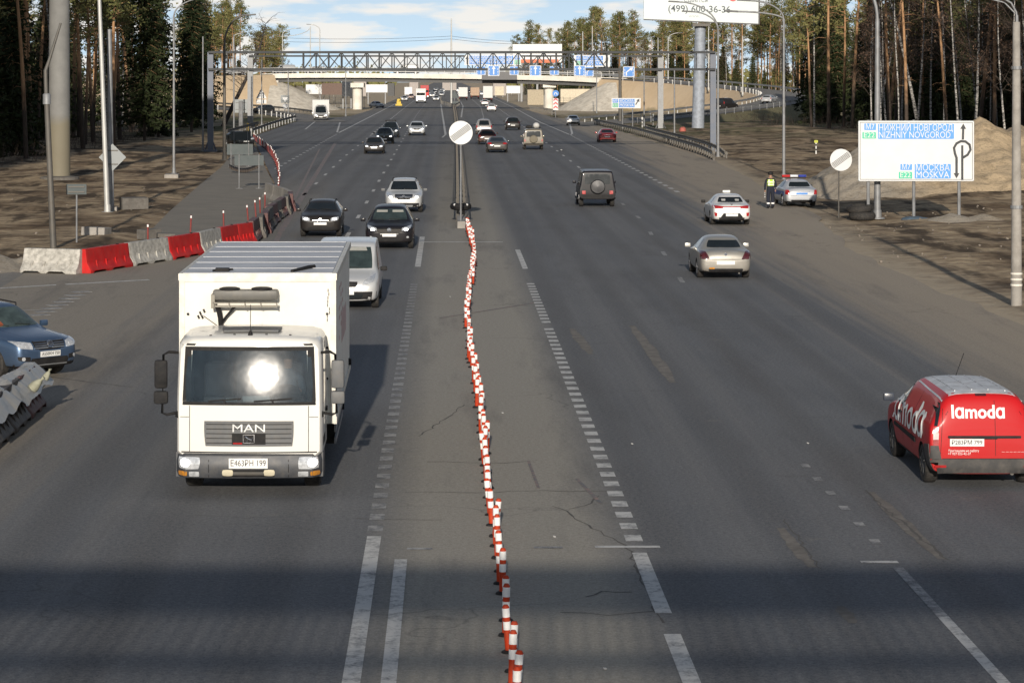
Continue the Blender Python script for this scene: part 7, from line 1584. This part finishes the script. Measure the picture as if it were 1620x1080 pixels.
_c, _s = math.cos(PI + R(.5)), math.sin(PI + R(.5)); _w = lambda x_, y_: (-3.06 + x_ * _c - y_ * _s, 41.0 + x_ * _s + y_ * _c)
seated('driver', (*_w(-.55, -1.18), 1.34), PI + R(.5), M('shirt_blue_grey', (.10, .13, .17), .85), 'driver in a blue grey shirt behind the lorry windscreen')
S.panel('grille', 'F', [(-.68, .80), (.68, .80), (.70, 1.19), (-.70, 1.19)], m_greyplastic, t, 14, 5, .012, .06)
for k in range(5): S.panel('grille_slat', 'F', [(-.66, .845 + k * .072), (.66, .845 + k * .072), (.66, .857 + k * .072), (-.66, .857 + k * .072)], m_black, t, 14, 1, .014)
S.panel('badge_plate', 'F', [(-.26, .83), (.26, .83), (.26, .99), (-.26, .99)], m_black, t, 6, 3, .018); S.panel('badge_frame', 'F', [(-.09, .85), (.09, .85), (.09, .985), (-.09, .985)], m_chrome, t, 4, 3, .022); S.panel('badge_face', 'F', [(-.078, .86), (.078, .86), (.078, .975), (-.078, .975)], m_black, t, 4, 3, .026)
S.panel('red_badge', 'F', [(.10, .835), (.24, .835), (.24, .86), (.10, .86)], m_red, t, 4, 1, .024)
p0, n0 = S.hit('F', 0, .92); q = MB(); q.tube([(-.045, p0.y + .035, .905), (0, p0.y + .035, .915), (.04, p0.y + .035, .945)], [.012, .016, .020], 8); q.tube([(.04, p0.y + .035, .945), (.055, p0.y + .035, .955)], [.02, .012], 8)
for xx in (-.045, -.02, .02, .042): q.tube([(xx, p0.y + .035, .91), (xx - .008, p0.y + .035, .868)], [.008, .006], 6)
q.tube([(-.045, p0.y + .035, .91), (-.062, p0.y + .035, .935), (-.055, p0.y + .035, .95)], .005, 5); q.build('lion_emblem', m_chrome, t, 60)
S.words('MAN', 'F', 0, 1.075, .17, M('badge_silver', (.62, .63, .62), .3, .5), t, .50, .012, .020)
for x_ in (-.92, .92): S.panel('panel_gap', 'F', [(x_ - .005, .70), (x_ + .005, .70), (x_ + .005, 1.42), (x_ - .005, 1.42)], m_black, t, 1, 6, .002)
S.panel('panel_gap', 'F', [(-1.05, .695), (1.05, .695), (1.05, .715), (-1.05, .715)], m_black, t, 16, 1, .003)
for s_ in (-1, 1): S.panel('corner_vent', 'F', [(s_ * 1.0 - .07, 1.24), (s_ * 1.0 + .07, 1.24), (s_ * 1.0 + .07, 1.25), (s_ * 1.0 - .07, 1.25)], m_greyplastic, t, 3, 1, .004)
# bumper
mb = MB(); prof = [(-.06, .30), (.05, .32), (.09, .40), (.09, .56), (.06, .66), (.0, .69), (-.1, .69), (-.15, .30)]; st = []
for k in range(15):
    u = k / 7 - 1; bow = -.10 * u * u - .22 * max(0, abs(u) - .86) / .14 * (abs(u) > .86); st.append([(u * 1.15, y + bow, z) for y, z in prof])
n = len(prof); mb.add([v for s_ in st for v in s_], [(i * n + j, i * n + (j + 1) % n, (i + 1) * n + (j + 1) % n, (i + 1) * n + j) for i in range(14) for j in range(n)] + [tuple(range(n)), tuple(range(14 * n, 15 * n))])
for s_ in (-1, 1): mb.box((s_ * 1.10, -.55, .50), (.08, .7, .38))
bo = mb.build('bumper', M('bumper_grey', (.055, .06, .07), .5, .1, .15, 3, dirt=(.2, .18, .15), dirt_amt=.3), t, 40); SB = Skin(bo)
for s_ in (-1, 1):
    SB.panel('headlight', 'F', [(s_ * .92 - .16, .455), (s_ * .92 + .16, .455), (s_ * .93 + .16, .64), (s_ * .90 - .16, .64)], m_lamp, t, 6, 4, .012, .3); SB.panel('headlight_reflector', 'F', [(s_ * .98 - .07, .49), (s_ * .98 + .07, .49), (s_ * .98 + .07, .61), (s_ * .98 - .07, .61)], m_lit, t, 4, 4, .016, .9)
    SB.panel('fog_lamp', 'F', [(s_ * .84 - .08, .345), (s_ * .84 + .08, .345), (s_ * .84 + .08, .42), (s_ * .84 - .08, .42)], m_lamp, t, 5, 3, .012, .2); SB.panel('side_marker', 'F', [(s_ * 1.02 - .07, .35), (s_ * 1.02 + .07, .35), (s_ * 1.02 + .07, .42), (s_ * 1.02 - .07, .42)], m_amber, t, 3, 3, .010, .4)
    SB.panel('lower_lamp', 'F', [(s_ * .32 - .085, .36), (s_ * .32 + .085, .36), (s_ * .32 + .085, .455), (s_ * .32 - .085, .455)], M('warm_lamp', (.75, .68, .50), .2, .2), t, 5, 4, .012, .5)
SB.panel('lower_opening', 'F', [(-.40, .34), (.40, .34), (.40, .455), (-.40, .455)], m_black, t, 8, 3, .006); SB.panel('step', 'F', [(-.24, .375), (.24, .375), (.24, .42), (-.24, .42)], m_galv_dull, t, 8, 2, .012)
SB.panel('bumper_seam', 'F', [(-.62, .33), (-.61, .33), (-.61, .67), (-.62, .67)], m_black, t, 1, 4, .003); SB.panel('bumper_seam', 'F', [(.61, .33), (.62, .33), (.62, .67), (.61, .67)], m_black, t, 1, 4, .003)
q = MB(); q.box((0, .115, .555), (.60, .015, .155)); q.build('number_plate', m_plate, t); lettering('Е463РН 199', .13, m_ink, t, (0, .124, .555), right=(-1, 0, 0), width=.54, thick=.002)
# cab details
for s_ in (-1, 1):
    S.panel('side_window', 'R' if s_ > 0 else 'L', [(-1.35, 1.5), (-.42, 1.42), (-.60, 2.2), (-1.35, 2.2)], m_glass, t, 5, 5, .006); S.panel('door_gap', 'R' if s_ > 0 else 'L', [(-1.46, .62), (-1.445, .62), (-1.445, 2.3), (-1.46, 2.3)], m_black, t, 1, 6, .003); S.panel('door_handle', 'R' if s_ > 0 else 'L', [(-1.4, 1.2), (-1.18, 1.2), (-1.18, 1.26), (-1.4, 1.26)], m_black, t, 3, 2, .03)
    S.panel('step_recess', 'R' if s_ > 0 else 'L', [(-1.0, .66), (-.35, .66), (-.35, .9), (-1.0, .9)], m_black, t, 3, 2, .004)
    q = MB(); q.tube([(s_ * 1.11, -.28, 2.22), (s_ * 1.25, -.20, 2.24), (s_ * 1.33, -.16, 2.20), (s_ * 1.35, -.16, 1.30), (s_ * 1.28, -.18, 1.27), (s_ * 1.10, -.24, 1.30)], .022, 8); q.tube([(s_ * 1.06, -.20, 1.34), (s_ * 1.10, -.2, 1.22)], .06, 8); q.build('mirror_arm', m_black, t, 50)
    q = MB(); q.box((s_ * 1.37, -.16, 1.90), (.20, .12, .44)); q.build('mirror', m_black if s_ > 0 else m_greyplastic, t, 40, bevel=.045); q = MB(); q.box((s_ * 1.37, -.16, 1.54), (.22, .13, .20)); q.build('mirror', m_black if s_ > 0 else m_greyplastic, t, 40, bevel=.04)
for x0, x1, lz in ((.62, .12, 0), (-.08, -.66, 0)):
    q = MB(); p0, n0 = S.hit('F', x0, 1.49); p1, n1 = S.hit('F', x1, 1.53); q.bar(p0 + n0 * .03, p1 + n1 * .03, .022, .02); p2, n2 = S.hit('F', (x0 + x1) / 2, 1.44); q.bar(p2 + n2 * .04, p0.lerp(p1, .5) + n0 * .035, .03, .02); q.build('wiper', m_black, t)
S.panel('roof_hatch', 'T', [(-.48, -1.0), (.48, -1.0), (.44, -.55), (-.44, -.55)], m_greyplastic, t, 8, 4, .05, .12); q = MB(); q.lathe([(.045, 0), (.03, .05), (.012, .08)], 10, Matrix.Translation((0, -.38, 2.47))); q.tube([(0, -.38, 2.52), (.0, -.42, 2.95)], .006, 5); q.build('antenna', m_black, t, 40)
for x_ in (-.62, -.25, .25, .62): S.panel('roof_rivet', 'T', [(x_ - .02, -.43), (x_ + .02, -.43), (x_ + .02, -.40), (x_ - .02, -.40)], m_black, t, 2, 2, .01, .6)
for s_ in (-1, 1): S.panel('marker_lamp', 'F', [(s_ * .92 - .07, 2.335), (s_ * .92 + .07, 2.335), (s_ * .90 + .07, 2.365), (s_ * .90 - .07, 2.365)], m_black, t, 3, 2, .006)
# cargo box: front face at y = -2.2
BW, BZ0, BZ1, BY0, BY1 = 2.52, .86, 3.30, -2.2, -10.5
q = MB(); q.box((0, (BY0 + BY1) / 2, (BZ0 + BZ1) / 2), (BW, BY0 - BY1, BZ1 - BZ0)); q.build('cargo_box', m_box, t, bevel=.025)
q = MB()
for s_ in (-1, 1):
    q.box((s_ * (BW / 2 + .004), (BY0 + BY1) / 2, BZ1 - .05), (.05, BY0 - BY1 + .03, .11)); q.box((s_ * (BW / 2 + .002), (BY0 + BY1) / 2, BZ0 + .06), (.05, BY0 - BY1 + .02, .12)); q.box((s_ * (BW / 2 - .03), BY0 + .006, (BZ0 + BZ1) / 2), (.09, .03, BZ1 - BZ0 - .02))
q.box((0, BY0 + .008, BZ1 - .06), (BW + .03, .035, .14)); q.build('edge_trim', M('trim_ivory', (.70, .68, .61), .45, .15, .1, 2, dirt=(.3, .26, .2), dirt_amt=.5), t)
q = MB(); q.box((0, (BY0 + BY1) / 2, BZ1 + .006), (BW - .1, BY0 - BY1 - .06, .02)); q.m = 1
for k in range(6): q.box((0, BY0 - 1.0 - k * 1.4, BZ1 + .020), (BW - .12, .03, .012))
q.build('roof_sheet', [M('roof_aluminium', (.56, .58, .61), .55, .05, .15, .5, dirt=(.28, .28, .28), dirt_amt=.4), M('roof_seam_grey', (.36, .37, .39), .5, .3)], t)
q = MB(); q.tube([(-.55, BY0 - .15, BZ1 + .03), (-.80, BY0 - .9, BZ1 + .05), (-.88, BY0 - 1.05, BZ1 + .05)], .03, 6); q.build('roof_strap', m_black, t)
q = MB(); q.box((.6, BY0 - .35, BZ1 + .04), (.22, .2, .06)); q.tube([(.75, BY0 - .3, BZ1 + .03), (.45, BY0 - .6, BZ1 + .03)], .02, 5); q.build('roof_strap', m_black, t)
# stains down the front corner and worn red print on the side
q = MB(); rnd = random.Random(2)
for k in range(9): q.box((-1.15 + rnd.uniform(-.02, .02), BY0 + .014, 2.55 + k * .06), (.012, .006, .05))
for s_ in (-1, 1):
    for z_ in (2.65, 2.1, 1.6): q.lathe([(0, 0), (.022, 0), (.022, .01), (0, .01)], 8, Matrix.Translation((s_ * 1.13, BY0 + .024, z_)) @ Matrix.Rotation(R(-90), 4, 'X'))
for dx, dz in ((.93, 2.66), (.87, 2.70), (.96, 2.60), (.90, 2.60)): q.box((dx, BY0 + .008, dz), (.03, .02, .06), 0, 0, .4)
q.build('rivets', m_black, t)
m_print = M('worn_red_print', (.60, .40, .38), .6, 0, .15, 5)
q = MB()
for k in range(7):
    for j in range(3):
        if rnd.random() < .75: q.box((-BW / 2 - .002, BY0 - 2.0 - j * .9 - rnd.uniform(0, .25), 2.9 - k * .17), (.006, rnd.uniform(.25, .5), .07))
q.build('worn_print', m_print, t)
q = MB(); q.box((-BW / 2 - .001, BY0 - 4.6, 2.1), (.006, 2.6, .5)); q.build('worn_print', M('worn_pink_print', (.58, .42, .40), .6, 0, .15, 2), t)
# cooling unit on the box front
q = MB(); q.box((.18, BY0 + .20, 2.98), (1.05, .30, .16)); q.build('cooler_unit', M('cooler_grey', (.11, .107, .098), .5, .1, .15, 4, dirt=(.2, .18, .14), dirt_amt=.4), t, 40, bevel=.035)
for x_ in (-.08, .44): q = MB(); q.lathe([(.17, 0), (.17, .03), (.12, .045), (0, .05)], 18, Matrix.Translation((x_, BY0 + .20, 3.055))); q.build('cooler_fan', m_black, t, 40)
q = MB(); q.box((.18, BY0 + .30, 2.80), (1.05, .05, .03)); q.box((.18, BY0 + .40, 2.86), (1.05, .02, .02)); q.box((.70, BY0 + .2, 2.88), (.06, .34, .22))
for k in range(5): q.box((-.33 + k * .255, BY0 + .36, 2.83), (.02, .1, .08))
q.build('cooler_bracket', M('cooler_bracket', (.22, .205, .17), .5, .2), t)
q = MB(); q.tube([(.63, BY0 + .2, 2.78), (.60, BY0 + .10, 2.6), (.57, BY0 + .08, 2.2), (.55, BY0 + .08, 1.9)], .042, 8); q.tube([(.36, BY0 + .2, 2.78), (.50, BY0 + .12, 2.62), (.58, BY0 + .09, 2.5)], .02, 6); q.tube([(.88, BY0 + .02, 2.62), (.74, BY0 + .02, 2.52), (.62, BY0 + .05, 2.44)], .006, 5); q.build('cooler_hose', m_black, t, 50)
# chassis and wheels
q = MB(); q.box((0, -5.3, .70), (.9, 9.4, .22)); q.box((0, -1.2, .55), (1.7, 1.6, .3)); q.box((-.95, -4.6, .55), (.5, 1.3, .5)); q.box((.95, -4.2, .55), (.5, 1.6, .5)); q.box((0, -10.45, .55), (2.3, .1, .14)); q.build('chassis', m_black, t)
for x_, y_ in ((-.94, -1.3), (.94, -1.3), (-.93, -8.5), (.93, -8.5), (-.62, -8.5), (.62, -8.5)): wheel(t, x_, y_, .41, .26, m_steel_rim)
for s_ in (-1, 1): q = MB(); q.box((s_ * 1.22, -5.3, .62), (.03, 3.8, .10)); q.box((s_ * 1.22, -5.3, .42), (.03, 3.8, .10)); q.build('side_guard', m_galv, t)
q = MB(); q.box((-1.28, -9.9, 1.05), (.07, .16, .12)); q.build('side_lamp', m_black, t)
for s_ in (-1, 1): q = MB(); q.box((s_ * .95, -9.2, .52), (.5, .03, .6)); q.build('mud_flap', m_black, t)

# ================================================================== red delivery van at the right
m_vred = None
def silverroof(c):
    c['S'].panel('roof_sheet', 'T', [(-.74 * c['w'], -2.02), (.74 * c['w'], -2.02), (.70 * c['w'], .25), (-.70 * c['w'], .25)], M('dusty_pale_roof', (.66, .68, .70), .45, .05, .2, 2.5, dirt=(.25, .22, .2), dirt_amt=.6), c['t'], n=10, m=14, off=.008, rnd=.06)
    q = MB()
    for x_ in (-.4, -.13, .13, .4):
        pts = [c['S'].hit('T', x_, yy)[0] + Vector((0, 0, .012)) for yy in (-1.85, -1.2, -.5, .1)]; q.tube(pts, .012, 5)
    q.build('roof_rib', M('dusty_pale_roof', (.5, .53, .56)), c['t'], 60)
    q = MB(); p = c['S'].hit('T', 0, .15)[0]; q.tube([p, p + Vector((.10, -.18, .42))], .006, 5); q.build('antenna', m_black, c['t'])
def vandoors(c):
    S, w, t_ = c['S'], c['w'], c['t']
    S.panel('door_gap', 'B', [(.17, .55), (.178, .55), (.178, 1.56), (.17, 1.56)], m_black, t_, 1, 10, .002); S.panel('door_gap', 'B', [(-.76 * w, .50), (.76 * w, .50), (.76 * w, .508), (-.76 * w, .508)], m_black, t_, 10, 1, .002)
    for s_ in (-1, 1): S.panel('door_gap', 'B', [(s_ * .80 * w - .004, .52), (s_ * .80 * w + .004, .52), (s_ * .72 * w + .004, 1.53), (s_ * .72 * w - .004, 1.53)], m_black, t_, 1, 10, .002)
    S.panel('handle_strip', 'B', [(-.66 * w, .845), (.66 * w, .845), (.66 * w, .885), (-.66 * w, .885)], m_black, t_, 12, 2, .035, .05)
    S.panel('brake_light', 'B', [(-.12, 1.535), (.06, 1.535), (.06, 1.565), (-.12, 1.565)], m_darkred, t_, 4, 2, .012, .2)
    S.panel('bumper', 'B', [(-.97 * w, .27), (.97 * w, .27), (.96 * w, .50), (-.96 * w, .50)], M('bumper_dusty_black', (.035, .034, .034), .55, 0, .3, 3, dirt=(.2, .17, .14), dirt_amt=.3), t_, 16, 4, .03, .06)
    for s_ in (-1, 1):
        S.panel('bumper_corner', 'B', [(min(s_ * .78, s_ * .97) * w, .50), (max(s_ * .78, s_ * .97) * w, .50), (max(s_ * .83, s_ * .965) * w, .72), (min(s_ * .83, s_ * .965) * w, .72)], M('bumper_dusty_black', (.035, .034, .034)), t_, 4, 4, .016)
        S.panel('reflector', 'B', [(s_ * .80 * w - .09, .36), (s_ * .80 * w + .09, .36), (s_ * .80 * w + .09, .40), (s_ * .80 * w - .09, .40)], m_red, t_, 4, 2, .042, .2)
        ax = 'R' if s_ > 0 else 'L'
        S.panel('rear_arch_trim', ax, [(-2.2, .30), (-1.93, .30), (-1.80, .70), (-2.15, .74)], M('bumper_dusty_black', (.035, .034, .034)), t_, 4, 5, .012)
        S.panel('side_moulding', ax, [(-1.0, .60), (1.0, .64), (1.0, .70), (-1.0, .68)], m_black, t_, 12, 2, .018, .05)
        S.panel('sill', ax, [(-1.15, .24), (.9, .24), (.9, .33), (-1.15, .33)], m_black, t_, 10, 2, .008)
        for yy in (1.18, .22, -.62): S.panel('door_gap', ax, [(yy - .004, .36), (yy + .004, .36), (yy + .004, 1.45 if yy < 1 else 1.05), (yy - .004, 1.45 if yy < 1 else 1.05)], m_black, t_, 1, 8, .002)
        S.panel('window_frame', ax, [(.32, 1.07), (1.06, 1.07), (.50, 1.50), (.34, 1.52)], m_black, t_, 5, 5, .004)
        S.panel('door_handle', ax, [(.34, .93), (.52, .93), (.52, .97), (.34, .97)], m_black, t_, 3, 2, .025)
        S.panel('corner_glass', 'B', [(min(s_ * .84, s_ * .90) * w, 1.04), (max(s_ * .84, s_ * .90) * w, 1.04), (max(s_ * .73, s_ * .77) * w, 1.48), (min(s_ * .73, s_ * .77) * w, 1.48)], m_glass, t_, 3, 6, .008)
        for z0_, z1_, mt in ((.93, 1.02, m_red), (.82, .93, M('clear_lens', (.6, .5, .48), .15)), (.72, .82, m_red)): S.panel('tail_light', 'B', [(min(s_ * .83, s_ * .925) * w, z0_), (max(s_ * .83, s_ * .925) * w, z0_), (max(s_ * .82, s_ * .92) * w, z1_), (min(s_ * .82, s_ * .92) * w, z1_)], mt, t_, 3, 3, .016)
    S.panel('licence_lamp', 'B', [(-.2, .83), (.2, .83), (.2, .85), (-.2, .85)], m_black, t_, 4, 1, .03)
m_vw = M('van_white_print', (.82, .82, .80), .45, 0, .04, 4)
def T_largus(L, W, H):
    T = T_van(L, W, H); T['rw'] = [(-.1, 1.3), (.1, 1.3), (.1, 1.31), (-.1, 1.31)]; T['sides'] = [[(.34, 1.09), (1.0, 1.09), (.50, 1.48), (.36, 1.50)]]; return T
c = car('red delivery van with white lettering and a pale roof at the right edge', 'van', 8.50, 44.2, T_largus, 4.47, 1.75, 1.62, (.52, .010, .014), 0, 'B', name='delivery_van', mirror_mat=M('van_mirror_dark', (.05, .06, .08), .3), plate=False, level=3, rim=m_steel_rim, paint_kw=dict(metal=0.0, rough=.40, dust=.16, coat=.25, spec=.12), feats=[silverroof, vandoors,
    words('lɑmodɑ', 'B', -.09, 1.27, .30, m_vw, .84, .014, .012), plate_text('Р283РМ 799', .775, 'B', -.28, .10), words('Приглашаем на работу', 'B', -.33, .635, .055, m_vw, .48, 0, .012), words('+7 937 023-42-37', 'B', -.40, .585, .055, m_vw, .36, .001, .012), words('lamoda.ru', 'B', .48, .64, .05, m_vw, .40, 0, .012) if False else words('— — — — — — —', 'B', .48, .62, .05, m_vw, .42, 0, .012),
    words('lɑmodɑ', 'L', -.25, 1.0, .78, m_vw, 2.75, .018, .02), words('lɑmodɑ', 'R', -.25, 1.0, .78, m_vw, 2.75, .018, .02)])
# ================================================================== blue crossover at the left
m_vwglass = M('green_tinted_glass', (.06, .085, .08), .05, 0, .6, 1.8, spec=.7)
def vwfront(c):
    S, w, t_ = c['S'], c['w'], c['t']
    S.panel('grille', 'F', [(-.44 * w, .70), (.44 * w, .70), (.48 * w, .88), (-.48 * w, .88)], m_black, t_, 12, 4, .010, .06)
    for z_ in (.72, .765, .81, .86): S.panel('chrome_bar', 'F', [(-.44 * w, z_), (.44 * w, z_), (.44 * w, z_ + .014), (-.44 * w, z_ + .014)], m_chrome, t_, 12, 1, .018)
    S.pair('headlight', 'F', [(.50 * w, .70), (.84 * w, .74), (.93 * w, .90), (.52 * w, .85)], m_lamp, t_, n=7, m=5, off=.012, rnd=.15)
    S.pair('headlight_bulb', 'F', [(.60 * w, .755), (.70 * w, .755), (.70 * w, .83), (.60 * w, .83)], M('bright_bulb', (.9, .9, .88), .1, .6), t_, n=4, m=4, off=.018, rnd=.9)
    p, n_ = S.hit('F', 0, .80); mt = n_.to_track_quat('Z', 'Y').to_matrix().to_4x4(); mt.translation = p + n_ * .02; q = MB(); q.lathe([(.072, 0), (.074, .012), (.088, .012), (.09, 0)], 24, mt); q.lathe([(0, .004), (.074, .004)], 20, mt)
    e_ = lambda x_, z_: p + n_ * .03 + Vector((x_, 0, z_))
    for a, b_ in (((-.032, .062), (0, .004)), ((0, .004), (.032, .062)), ((-.062, .03), (-.026, -.06)), ((-.026, -.06), (0, -.008)), ((0, -.008), (.026, -.06)), ((.026, -.06), (.062, .03))): q.bar(e_(*a), e_(*b_), .015, .012)
    q.build('emblem', m_chrome, t_, 40)
    plate_text('А550КН 750', .585, 'F', 0.0, .10)(c)
    S.panel('lower_grille', 'F', [(-.50 * w, .36), (.50 * w, .36), (.56 * w, .50), (-.56 * w, .50)], m_black, t_, 10, 3, .008, .1)
    S.pair('fog_recess', 'F', [(.58 * w, .43), (.86 * w, .47), (.88 * w, .56), (.58 * w, .54)], m_black, t_, n=5, m=3, off=.010, rnd=.2); S.pair('fog_lamp', 'F', [(.72 * w, .46), (.80 * w, .46), (.80 * w, .545), (.72 * w, .545)], m_lamp, t_, n=4, m=4, off=.018, rnd=.9)
    S.panel('lower_bumper', 'F', [(-.86 * w, .26), (.86 * w, .26), (.90 * w, .37), (-.90 * w, .37)], m_black, t_, 14, 3, .012); S.panel('skid_strip', 'F', [(-.52 * w, .335), (.52 * w, .335), (.52 * w, .355), (-.52 * w, .355)], m_galv, t_, 10, 1, .02)
    for s_ in (-1, 1): S.panel('hood_crease', 'T', [(s_ * .52, 1.1), (s_ * .53, 1.1), (s_ * .44, 1.95), (s_ * .43, 1.95)], paint('paint_crease', (.03, .06, .13)), t_, 1, 8, .002)
    S.panel('driver_jacket', 'F', [(.30, 1.15), (.62, 1.15), (.56, 1.32), (.34, 1.34)], M('orange_jacket', (.30, .08, .03), .8), t_, 5, 5, .009, .6)
c = car('blue crossover with chrome barred grille turning out of the side road', 'car', -10.2, 59.3, T_suv, 4.43, 1.81, 1.66, (.068, .122, .215), R(-132), 'F', lights=1, plate=False, glass=m_vwglass, rails=m_black, level=3, paint_kw=dict(metal=.55, rough=.28, dust=.18), feats=[vwfront])

# ================================================================== traffic officer
def officer(x, y, rz):
    t_ = thing('person', 'traffic officer in dark uniform and bright green vest beside the police car', 'person', (x, y, 0), rz)
    J = [(0, 0, .95), (0, 0, 1.12), (0, -.01, 1.32), (0, 0, 1.46), (0, .01, 1.53), (0, .02, 1.62), (0, .02, 1.72), (.19, 0, 1.42), (.27, -.02, 1.16), (.27, .05, .93), (-.19, 0, 1.42), (-.28, -.03, 1.15), (-.28, .02, .91), (.10, 0, .90), (.11, .02, .50), (.11, -.03, .10), (-.10, 0, .90), (-.12, .0, .50), (-.12, -.06, .10), (.11, .10, .05), (-.12, .07, .05)]
    rad = [(.17, .13), (.17, .13), (.19, .14), (.12, .10), (.055, .055), (.085, .095), (.075, .09), (.075, .075), (.058, .058), (.045, .045), (.075, .075), (.058, .058), (.045, .045), (.11, .11), (.095, .10), (.075, .085), (.11, .11), (.095, .10), (.075, .085), (.05, .05), (.05, .05)]
    E_ = [(0, 1), (1, 2), (2, 3), (3, 4), (4, 5), (5, 6), (3, 7), (7, 8), (8, 9), (3, 10), (10, 11), (11, 12), (0, 13), (13, 14), (14, 15), (0, 16), (16, 17), (17, 18), (15, 19), (18, 20)]
    def grow(J, rad, E_, nm, mats, lv=2):
        me = bpy.data.meshes.new(nm); me.from_pydata(J, E_, []); o = bpy.data.objects.new(nm, me); COL.objects.link(o); sk = o.modifiers.new('skin', 'SKIN'); sk.use_smooth_shade = True
        for i, r_ in enumerate(rad): me.skin_vertices[0].data[i].radius = r_
        me.skin_vertices[0].data[0].use_root = True; sb = o.modifiers.new('sub', 'SUBSURF'); sb.levels = lv; sb.render_levels = lv
        m2 = bpy.data.meshes.new_from_object(o.evaluated_get(bpy.context.evaluated_depsgraph_get())); o.modifiers.clear(); o.data = m2; bpy.data.meshes.remove(me); m2.materials.clear()
        for m_ in mats: m2.materials.append(m_)
        m2.shade_smooth(); o.parent = t_; return o
    navy = M('uniform_navy', (.012, .015, .028), .85, 0, .2, 6); skin_ = M('skin', (.42, .24, .17), .6, 0, .1, 5)
    bo = grow(J, rad, E_, 'body', [navy, skin_, m_black, m_reflect])
    for p in bo.data.polygons:
        z = p.center.z
        p.material_index = 1 if (1.50 < z) else 2 if z < .13 else 3 if (.22 < z < .31 and abs(p.center.x) < .3) else 0
    S2 = Skin(bo); vest = M('hi_vis_green', (.42, .62, .03), .6, 0, .08, 5); q = MB()
    for ax in 'FB':
        S2.grid(ax, [(-.20, 1.12), (.20, 1.12), (.17, 1.44), (-.17, 1.44)], 8, 8, .018, .1, .02, q)
    q.build('vest', vest, t_, 60); q = MB()
    for ax in 'FB':
        for z0_ in (1.17, 1.29): S2.grid(ax, [(-.19, z0_), (.19, z0_), (.19, z0_ + .04), (-.19, z0_ + .04)], 8, 1, .024, 0, .005, q)
        for s_ in (-1, 1): S2.grid(ax, [(s_ * .10 - .02, 1.13), (s_ * .10 + .02, 1.13), (s_ * .10 + .02, 1.43), (s_ * .10 - .02, 1.43)], 1, 6, .023, 0, .005, q)
    q.build('reflective_strips', m_reflect, t_)
    q = MB(); q.lathe([(.118, 1.66), (.125, 1.70), (.13, 1.78), (.10, 1.83), (0, 1.845)], 18); q.build('cap', m_black, t_, 60)
    q = MB()
    for s_ in (-1, 1): q.tube([(s_ * .275, .03, .99), (s_ * .275, .035, 1.04)], [.052, .053], 10)
    q.build('cuff_band', m_reflect, t_, 40)
    for s_ in (-1, 1):
        for k in range(5):
            a = -.03 + k * .016 if k < 4 else -.035; J2 = [(s_ * .275, .045 + a * .2, .93), (s_ * (.275 + a * .5), .05 + a, .88), (s_ * (.272 + a * .6), .062 + a, .83 + .004 * abs(k - 1.5)), (s_ * (.26 + a * .6), .072 + a, .80 + .006 * abs(k - 1.5))] if k < 4 else [(s_ * .26, .06, .93), (s_ * .235, .085, .89), (s_ * .23, .095, .855)]
            q = MB(); q.tube(J2, [.017, .012, .010, .007][:len(J2)], 6); q.build('finger', skin_, t_, 60)
    q = MB(); q.lathe([(.013, 0), (.013, .12)], 8); q2 = MB(); bt = thing('baton', 'striped white traffic baton held in the officer left hand', 'baton', (x - .27, y + .07, .52)); q = MB(); q.tube([(0, 0, .02), (0, 0, .46)], .016, 8); q.build('stick', m_reflect, bt, 40); q = MB()
    for k in range(3): q.tube([(0, 0, .10 + k * .1), (0, 0, .14 + k * .1)], .0175, 8)
    q.build('black_stripe', m_black, bt, 40)
officer(gx(1219, 131.3), 131.3, .1)
